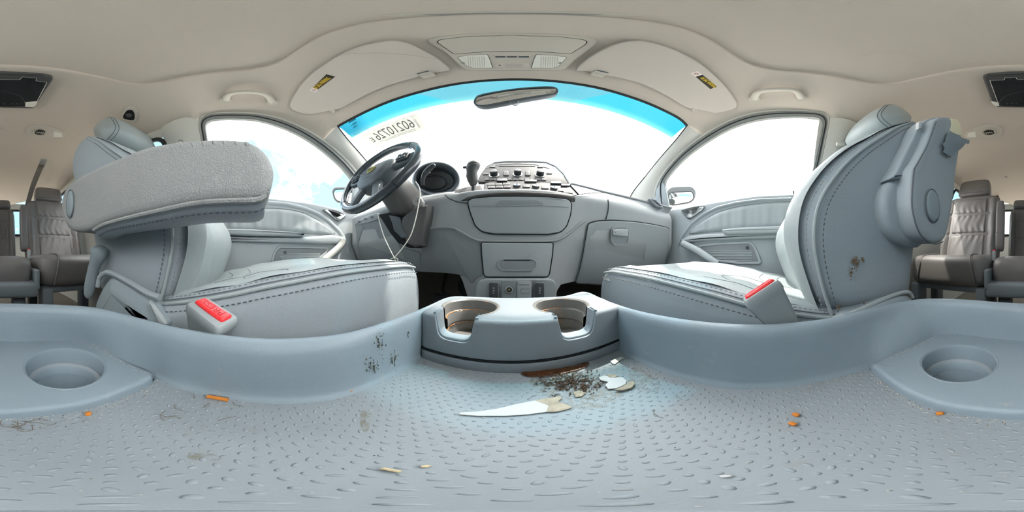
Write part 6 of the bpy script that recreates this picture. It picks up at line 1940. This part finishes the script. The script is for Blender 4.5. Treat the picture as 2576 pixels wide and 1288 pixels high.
# ------------------------------------------------------------------ second-row seats
def superell(c, size, axes, e1=0.35, e2=0.35, n=36, m=20, disp=None):
    a, b, d = [s_/2 for s_ in size]
    def sg(v, e): return math.copysign(abs(v)**e, v)
    rows = []
    for i in range(m+1):
        ph = -math.pi/2+math.pi*i/m
        row = []
        for j in range(n):
            th = 2*math.pi*j/n
            x = a*sg(math.cos(ph), e1)*sg(math.cos(th), e2)
            y = b*sg(math.cos(ph), e1)*sg(math.sin(th), e2)
            z = d*sg(math.sin(ph), e1)
            if disp: x, y, z = disp(x, y, z)
            row.append(V(c)+axes[0]*x+axes[1]*y+axes[2]*z)
        rows.append(row)
    return loft(rows, cu=True)
def rear_seat(label, xc, w_, yf, yb, zt, ztop, hd, arms, base=True, bulge=True, seams=(0.40, 0.70)):
    """xc centre, w_ width, yf cushion front, yb backrest face at its foot, zt cushion top, ztop top of backrest"""
    t = thing('second_row_seat', label, 'seat', (xc, (yf+yb)/2, FL), 'second row seats')
    L = yf-yb
    X, Y, Z = V((1, 0, 0)), V((0, 1, 0)), V((0, 0, 1))
    def cd(x, y, z):
        if z > 0: z *= 0.92+0.16*min(1, (abs(x)/(w_/2))**2)*(1 if bulge else 0.2)
        return x, y, z
    cu = mk('cushion', *superell((xc, (yf+yb)/2-0.02, zt-0.085), (w_, L+0.10, 0.19), (X, Y, Z), 0.42, 0.28, 44, 24, cd), 'leather_rear_shaded', t, sharp=0)
    # bolster seams over the nose of the cushion
    if bulge:
        for sx_ in (-1, 1):
            xx = xc+sx_*w_*0.30
            P = [V((xx+sx_*0.004*k, yf+0.030-0.0-0.10*max(0, (k-4))/6.0, zt-0.16+0.03*k if k < 5 else zt+0.004)) for k in range(0)]
            P = [V((xx+sx_*0.03, yf+0.026, zt-0.150)), V((xx+sx_*0.02, yf+0.031, zt-0.10)), V((xx+sx_*0.008, yf+0.028, zt-0.045)), V((xx, yf+0.006, zt-0.006)), V((xx-sx_*0.004, yf-0.05, zt+0.007)), V((xx-sx_*0.01, yf-0.15, zt+0.008))]
            mk('seam', *tube(crv(P, 5, False), 0.0045, 8), 'leather_rear_shaded', cu)
            mk('stitching', *stitches([p+V((sx_*0.012, 0.002, 0.001)) for p in crv(P, 5, False)], 0.011, 0.007, 0.0014), 'thread_and_shade', cu)
    # backrest leaning back
    up = V((0, -0.30, 0.954)); fw = V((0, 0.954, 0.30))
    Hb = (ztop-zt+0.10)/0.954
    cb = V((xc, yb-0.075, zt-0.10))+up*(Hb/2)
    bw = w_*0.97 if bulge else w_*0.80
    bk = mk('backrest', *superell(cb, (bw, Hb, 0.15), (X, up, fw), 0.30, 0.30, 48, 20), 'leather_rear_shaded', t, sharp=0)
    def face(u, v):
        x = (u-0.5)*bw*0.93; hh = -Hb/2+Hb*(0.02+0.945*v)
        xi = abs(2*u-1)
        d = 0.055+0.026*math.exp(-((xi-0.86)/0.16)**2) + (0.012 if xi < 0.6 else 0)
        e = min(1, (1-xi)*14, v*14, (1-v)*14)
        for s_ in seams: d -= 0.016*math.exp(-((v-s_)/0.016)**2)*(1 if xi < 0.72 else 0.2)
        if bulge: d -= 0.012*math.exp(-((xi-0.64)/0.035)**2)
        near = min([abs(v-s_) for s_ in seams]+[1])
        d += 0.0028*math.sin(u*58+1.5*math.sin(v*21)+v*4)*math.exp(-(near/0.10)**2)*(1 if xi < 0.62 else 0)
        d += 0.0012*math.sin(u*31+v*17)
        return cb+X*x+up*hh+fw*(0.075*0.78+(d-0.055+0.010)*max(0, e)-0.012*(1-max(0, e)))
    fc = mk('face_cover', *grid(face, 70, 70), 'leather_rear_shaded', bk, sharp=0)
    # headrest
    hw_, hh_, hz = hd
    hb = superell(cb+up*(Hb/2+hh_/2+hz)+fw*0.01, (hw_, hh_, 0.11), (X, up, fw), 0.45, 0.36, 36, 18, lambda x, y, z: (x*(1-0.10*(y/hh_+0.5)), y, z))
    hdm = mk('headrest', *hb, 'leather_rear_shaded', t, sharp=0)
    P = [cb+up*(Hb/2+hh_*0.10+hz)+fw*0.068+X*(hw_*0.43*k/8) for k in range(-8, 9)]
    mk('seam', *tube(P, 0.0018, 6), 'thread_and_shade', hdm)
    for dx in (-0.06, 0.06):
        mk('post', *tube([cb+up*(Hb/2-0.03)+X*dx, cb+up*(Hb/2+hz+0.03)+X*dx], 0.006, 10), 'chrome', hdm)
    for ax in arms:
        c_ = V((ax, yb+0.02, zt+0.205))
        a_ = mk('armrest', *superell(c_, (0.055, 0.36, 0.085), (X, V((0, -0.16, 0.987)), V((0, 0.987, 0.16))), 0.4, 0.35, 28, 18), 'leather_rear_shaded', t, sharp=0)
        mk('seam', *tube([c_+V((0.02*k, 0.052, -0.075+0.02*abs(k))) for k in (-1, -0.5, 0, 0.5, 1)], 0.002, 6), 'thread_and_shade', a_)
    # plastic base and legs
    if base:
        for sx_ in (-1, 1):
            mk('leg', *rbox(V((xc+sx_*w_*0.42, yf-0.03, (zt-0.17+FL)/2)), (0.06, 0.10, zt-0.17-FL), r=0.012), 'rear_plastic', t)
            mk('leg', *rbox(V((xc+sx_*w_*0.42, yb+0.02, (zt-0.17+FL)/2)), (0.06, 0.10, zt-0.17-FL), r=0.012), 'rear_plastic', t)
        mk('seat_pan', *rbox(V((xc, (yf+yb)/2, zt-0.185)), (w_*0.9, L*0.9, 0.04), r=0.01), 'rear_plastic', t)
    return t
rear_seat('brownish shade-toned leather captain seat of the second row behind the driver', -0.448, 0.50, -0.80, -1.20, 0.005, 0.502, (0.275, 0.165, 0.012), (-0.172,))
rear_seat('brownish shade-toned leather captain seat of the second row behind the passenger', 0.428, 0.50, -0.82, -1.10, 0.003, 0.515, (0.30, 0.195, 0.014), (0.157,))
cs = rear_seat('narrow middle seat of the second row between the captain seats', 0.0, 0.345, -0.83, -1.36, -0.002, 0.445, (0.22, 0.11, 0.008), (), base=False, bulge=False, seams=(0.42, 0.74))
# plastic carrier of the middle seat
mk('carrier', *rbox(V((0, -0.92, -0.165)), (0.37, 0.34, 0.075), r=0.018), 'rear_plastic', cs)
for sx_ in (-1, 1):
    mk('side_cheek', *rbox(V((sx_*0.178, -0.90, -0.115)), (0.022, 0.30, 0.10), r=0.009), 'rear_plastic', cs)
    mk('leg', *rbox(V((sx_*0.10, -0.90, (-0.2+FL)/2)), (0.07, 0.12, abs(FL+0.2)), r=0.01), 'rear_plastic', cs)
# buckles tucked between the rear cushions
for x, y, z, lb in ((-0.182, -1.02, 0.03, 'small belt buckle between the driver-side and middle rear seats'), (0.172, -0.93, 0.02, 'small red-topped belt buckle between the passenger-side and middle rear seats')):
    b_ = thing('rear_belt_buckle', lb, 'buckle', (x, y, z-0.05), 'rear belt buckles')
    mk('body', *rbox((x, y, z-0.02), (0.018, 0.035, 0.06), r=0.005), 'buckle', b_)
    mk('press_button', *rbox((x, y, z+0.012), (0.012, 0.026, 0.008), r=0.002), 'red', b_)

# ------------------------------------------------------------------ litter on the tray
ZT = ZF+0.0012
def flat(name, label, cat, pts, m_, thick=0.0006, z=ZT, group=None, curl=0.0, step=10):
    P = [Uz(p.x, p.y, z) for p in dens(px2(pts), step)]
    cx = sum(P, V())/len(P)
    P = [p+V((0, 0, curl*((p-cx).length/0.05)**2)) for p in P]
    o = mk(name, *slabvf(P, (0, 0, 1), thick, r=0.0002, lift=thick), m_)
    return tag(o, label, cat, group)
pt = thing('paper_strip', 'long pointed white paper scrap lying on the tray floor', 'paper scrap', Uz(1290, 1030, ZF))
w1 = [(1154,1042),(1158,1037),(1200,1035),(1250,1028),(1300,1016),(1345,1007),(1378,1003),(1386,1012),(1374,1036),(1330,1042),(1270,1046),(1200,1046)]
mk('paper', *slabvf([Uz(p.x, p.y, ZT+0.001) for p in dens(px2(w1), 12)], (0, 0, 1), 0.0012, r=0.0003), 'paper', pt)
w2 = [(1345,1007),(1372,1002),(1408,997),(1414,1000),(1404,1010),(1422,1016),(1440,1024),(1424,1030),(1396,1036),(1374,1036),(1380,1020)]
lab(mk('stained_end', *slabvf([Uz(p.x, p.y, ZT+0.0012) for p in dens(px2(w2), 12)], (0, 0, 1), 0.0012, r=0.0003), 'paper_stain', pt), 'brown stained torn end')
cr_ = thing('crumpled_paper', 'crumpled white paper with brown edge on the tray floor', 'paper scrap', Uz(1545, 965, ZF))
mk('paper', *slabvf([Uz(a, b, ZT+0.002) for a, b in ((1506,948),(1520,944),(1545,949),(1566,948),(1577,957),(1574,966),(1552,976),(1530,978),(1522,968),(1530,960),(1510,955))], (0, 0, 1), 0.002, r=0.0008), 'paper', cr_)
lab(mk('brown_edge', *slabvf([Uz(a, b, ZT+0.0035) for a, b in ((1552,977),(1572,968),(1580,960),(1592,957),(1598,964),(1590,974),(1566,981),(1545,980))], (0, 0, 1), 0.003, r=0.001), 'paper_stain', cr_), 'brown curled edge')
mk('flap', *slabvf([Uz(a, b, ZT+0.0025) for a, b in ((1525,942),(1545,940),(1556,946),(1536,950))], (0, 0, 1), 0.0015, r=0.0004), 'paper_stain', cr_)
flat('paper_scrap', 'small grey paper scrap near the passenger corner of the cup block', 'paper scrap', [(1535,908),(1560,899),(1570,901),(1558,908),(1547,917),(1540,915)], 'sticker', 0.001)
flat('paper_scrap', 'small brown-stained paper bit below the dirt patch on the tray', 'paper scrap', [(1442,986),(1464,984),(1474,990),(1462,998),(1448,1000)], 'paper_stain', 0.0008)
flat('paper_scrap', 'tiny white lens-shaped chip on the bare rear-right tray floor', 'paper scrap', [(1808,1197),(1818,1195),(1836,1195),(1843,1198),(1828,1201),(1814,1201)], 'paper', 0.0008)
tag(mk('wood_sliver', *tube([Uz(961, 1178, ZT+0.001), Uz(985, 1183, ZT+0.001), Uz(1007, 1187, ZT+0.001)], 0.0012, 6), 'straw'), 'pale straight wood sliver on the driver side of the tray floor', 'wood sliver')
flat('wood_chip', 'small pale wood chip beside the sliver on the tray floor', 'wood chip', [(1057,1172),(1072,1170),(1087,1172),(1076,1176),(1060,1176)], 'straw', 0.0012)
tag(mk('orange_stick', *tube([Uz(521, 997, ZT+0.002), Uz(545, 1001, ZT+0.002), Uz(574, 1006, ZT+0.002)], 0.0024, 8), 'orange_bit'), 'short orange stick against the driver-side tray wall', 'stick')
for i, (x, y, lb) in enumerate(((995,902,'upper of two orange crumbs at the driver-side front tray wall'),(1008,910,'lower of two orange crumbs at the driver-side front tray wall'),(880,982,'single orange crumb at the foot of the driver-side tray wall'),(222,1041,'orange crumb beside the driver-side rear platform edge'),(2002,1043,'yellow-orange flake on the passenger side, nearer the wall'),(1994,1066,'yellow-orange flake on the passenger side, nearer the middle'),(2364,1040,'orange flake at the passenger-side rear platform edge'))):
    r_ = 0.0022
    p = Uz(x, y, ZT+0.001)
    tag(mk('orange_crumb', *superell(p, (0.0062, 0.0045, 0.0034), (V((0.8, 0.6, 0)), V((-0.6, 0.8, 0)), V((0, 0, 1))), 0.7, 0.6, 10, 6), 'orange_bit'), lb, 'crumb', 'orange crumbs on the tray')
# sticky dirt: stain under the block and dried residue
def blob(pts, z, seed, amp=0.0016):
    rnd = random.Random(seed)
    P = [Uz(p.x, p.y, z) for p in dens(crv(px2(pts), 3), 6)]
    c = sum(P, V())/len(P)
    rows = []
    for s_ in (1.0, 0.93, 0.75, 0.5, 0.25, 0.03):
        rows.append([c+(p-c)*s_*(1+0.03*rnd.uniform(-1, 1))+V((0, 0, (0.0002 if s_ == 1 else amp*(0.5+0.5*rnd.random())))) for p in P])
    return loft(rows, cu=True, cap1=True)
o = mk('sticky_stain', *blob([(1314,936),(1345,934),(1400,928),(1445,920),(1480,911),(1478,922),(1440,935),(1400,943),(1350,948),(1320,946)], ZT, 3, 0.0013), 'stain', sharp=0)
tag(o, 'dark brown sticky spill along the foot of the front cup block', 'stain')
parts = []
rnd = random.Random(5)
for i in range(420):
    a = rnd.gauss(0, 1); b = rnd.gauss(0, 1)
    x = 1440+a*38; y = 962+b*14+a*1.0
    if y < 930: continue
    p = Uz(x, y, ZT)
    d = rnd.uniform(0, math.pi); L_ = rnd.uniform(0.001, 0.0055)
    v = V((math.cos(d), math.sin(d), 0))*L_/2; q = V((-v.y, v.x, 0))*rnd.uniform(-0.4, 0.4)
    parts.append(tube([p-v, p+q+V((0, 0, 0.0008)), p+v], [0.0003, 0.0007, 0.0003], 4))
o = mk('dried_residue', *join(*parts), 'stain', sharp=0)
tag(o, 'patch of dark stringy dried dirt on the tray before the cup block', 'dirt', kind='stuff')
def film(name, label, pts, m_): 
    o = mk(name, *blob(pts, ZF+0.0002, 11, 0.0003), m_, sharp=0)
    return tag(o, label, 'stain')
m = mat('film', rgb(150, 140, 116), 0.35, 0.5, 0.2, 200, 'noise', 0.1, 60)
t = m.node_tree; b = t.nodes['Principled BSDF']
n_ = t.nodes.new('ShaderNodeTexNoise'); n_.inputs['Scale'].default_value = 120; n_.inputs['Detail'].default_value = 5
c_ = t.nodes.new('ShaderNodeTexCoord'); t.links.new(c_.outputs['Object'], n_.inputs['Vector'])
r_ = t.nodes.new('ShaderNodeMapRange'); r_.inputs['From Min'].default_value = 0.40; r_.inputs['From Max'].default_value = 0.70; r_.inputs['To Max'].default_value = 0.5
t.links.new(n_.outputs['Fac'], r_.inputs['Value']); t.links.new(r_.outputs['Result'], b.inputs['Alpha'])
film('brown_smear', 'thin brown smear on the driver side of the tray floor', [(908,1036),(925,1033),(934,1040),(931,1062),(926,1084),(910,1083),(906,1060)], 'film')
film('brown_smear', 'faint brown smear near the middle of the tray floor', [(472,1146),(500,1140),(535,1142),(560,1152),(540,1160),(505,1160),(478,1155)], 'film')
film('brown_smear', 'wide dried smear around the crumpled paper on the tray floor', [(1590,925),(1625,935),(1660,962),(1650,985),(1610,985),(1580,960)], 'film')
film('brown_smear', 'greyish dried film under the stringy dirt on the tray floor', [(1330,960),(1380,940),(1440,932),(1500,940),(1560,985),(1540,1020),(1440,1030),(1380,1000)], 'film')
# dark splashes on the inner tray wall
o = None
def wall_pt(px_, py_):
    d = ray(px_, py_); th = math.atan2(d.x, d.y); kk = int((th+math.pi)/(2*math.pi)*NT) % NT
    h = math.hypot(d.x, d.y)
    # wall radius between floor and lip, as a function of height
    lo, hi = 0.02, 0.5
    for _ in range(40):
        m_ = (lo+hi)/2; z = d.z*m_; r = h*m_
        k = max(0, min(1, (z-(ZF+0.009))/(ZL-0.013-ZF-0.009)))
        R_ = rf[kk]+0.001+(rc[kk]-0.0185-rf[kk])*k
        if r < R_: lo = m_
        else: hi = m_
    return d*lo
parts = []
rnd = random.Random(9)
def splash(cx, cy, w_, h_, n):
    for i in range(n):
        x = cx+rnd.gauss(0, w_); y = cy+rnd.gauss(0, h_)
        p = wall_pt(x, y)*0.997
        q = wall_pt(x+rnd.uniform(-2, 2), y+rnd.uniform(1, 7))*0.997
        parts.append(tube([p, (p+q)/2, q], [0.0002, rnd.uniform(0.0003, 0.0009), 0.0002], 4))
splash(956, 862, 6, 18, 60); splash(938, 920, 9, 10, 70); splash(990, 900, 5, 10, 40); splash(1028, 838, 2, 6, 14)
tag(mk('dark_splashes', *join(*parts), 'splash', sharp=0), 'dark dried splashes on the driver-side front tray wall', 'stain', kind='stuff')
# crumbs and grit, uncountable
parts = []; parts2 = []
rnd = random.Random(21)
def grit(p, r, out):
    a = rnd.uniform(0.5, 1.0)*r; b = rnd.uniform(0.5, 1.0)*r; c = rnd.uniform(0.3, 0.7)*r
    th = rnd.uniform(0, 6.28); e1 = V((math.cos(th), math.sin(th), 0)); e2 = V((-e1.y, e1.x, 0)); e3 = V((0, 0, 1))
    v = [p+e1*a, p+e2*b, p-e1*a, p-e2*b, p+e3*c, p-e3*c]
    out.append((v, [(0, 1, 4), (1, 2, 4), (2, 3, 4), (3, 0, 4), (1, 0, 5), (2, 1, 5), (3, 2, 5), (0, 3, 5)]))
def along(pts, n, spread, r0, r1, z, dark=0.3, up=0.0):
    P = resample([Uz(x, y, z) for x, y in pts], 60)
    for i in range(n):
        k = rnd.uniform(0, 58.9); j = int(k); p = P[j].lerp(P[j+1], k-j)
        d = abs(rnd.gauss(0, spread))
        q = V((p.x, p.y, 0)); q = q-q.normalized()*d
        g = V((q.x, q.y, z+0.0004))
        grit(g, rnd.uniform(r0, r1), parts2 if rnd.random() < dark else parts)
along(floor_px, 220, 0.006, 0.0003, 0.0009, ZF)
along(floor_rx, 220, 0.006, 0.0003, 0.0009, ZF)
along(floor_rx[-5:], 120, 0.008, 0.0003, 0.0010, ZF, 0.15)
along(fe_l, 130, -0.0, 0.0003, 0.0009, ZF)
for (L_, n) in ((fe_l, 160), (fe_r, 260)):
    P = resample([Uz(x, y, ZF) for x, y in L_], 60)
    for i in range(n):
        k = rnd.uniform(0, 58.9); j = int(k); p = P[j].lerp(P[j+1], k-j)
        q = V((p.x, p.y, 0)); q = q-q.normalized()*(0.0015+abs(rnd.gauss(0, 0.006)))
        grit(V((q.x, q.y, ZF+0.0004)), rnd.uniform(0.0003, 0.0010), parts2 if rnd.random() < 0.25 else parts)
along(plat_l, 130, 0.004, 0.0003, 0.0008, ZP)
along(plat_r, 150, 0.004, 0.0003, 0.0009, ZP)
along([(388,944)]+plat_l[:3], 110, 0.004, 0.0003, 0.0009, ZP)
along([(2188,922)]+plat_r[:4], 110, 0.004, 0.0003, 0.0009, ZP)
for i in range(260):
    x = rnd.uniform(-0.13, 0.15); y = rnd.uniform(-0.1, 0.18)
    grit(V((x, y, ZF+0.0005)), rnd.uniform(0.0002, 0.0007), parts2 if rnd.random() < 0.3 else parts)
for c, r in CUPS:
    for i in range(60):
        th = rnd.uniform(0, 6.28); rr = (r-0.017)*math.sqrt(rnd.random())
        grit(V((c.x+rr*math.cos(th), c.y+rr*math.sin(th), ZP-0.0506)), rnd.uniform(0.0003, 0.0009), parts2 if rnd.random() < 0.4 else parts)
bq = [(1060,908),(1120,920),(1200,932),(1288,937),(1360,937),(1480,910),(1550,888)]
along(bq, 160, 0.004, 0.0003, 0.0009, ZF, 0.4)
tag(mk('crumbs', *join(*parts), 'crumb', sharp=0), 'pale crumbs scattered along the tray edges', 'crumbs', kind='stuff')
tag(mk('grit', *join(*parts2), 'crumb_dark', sharp=0), 'brown grit scattered along the tray edges', 'dirt', kind='stuff')
# fallen hairs and straw bits
hairs = []
for i in range(46):
    x = rnd.choice((rnd.uniform(380, 640), rnd.uniform(1330, 1520), rnd.uniform(0, 160), rnd.uniform(1650, 1860)))
    y = rnd.uniform(960, 1060) if not 1330 < x < 1520 else rnd.uniform(940, 1010)
    if x < 160: y = rnd.uniform(1058, 1085)
    p = Uz(x, y, ZT+0.0004); a = rnd.uniform(0, 6.28); L_ = rnd.uniform(0.004, 0.016)
    d = V((math.cos(a), math.sin(a), 0)); n2 = V((-d.y, d.x, 0))*rnd.uniform(-0.3, 0.3)*L_
    P = [p-d*L_/2, p+n2, p+d*L_/2]
    if any(math.hypot(q.x, q.y) > fr[int((math.atan2(q.x, q.y)+math.pi)/(2*math.pi)*NT) % NT]-0.003 for q in P): continue
    hairs.append(tube(crv(P, 3, False), 0.00022, 4))
tag(mk('hair_wisps', *join(*hairs), 'crumb_dark', sharp=0), 'fine brown hair wisps on the tray floor', 'hair', kind='stuff')
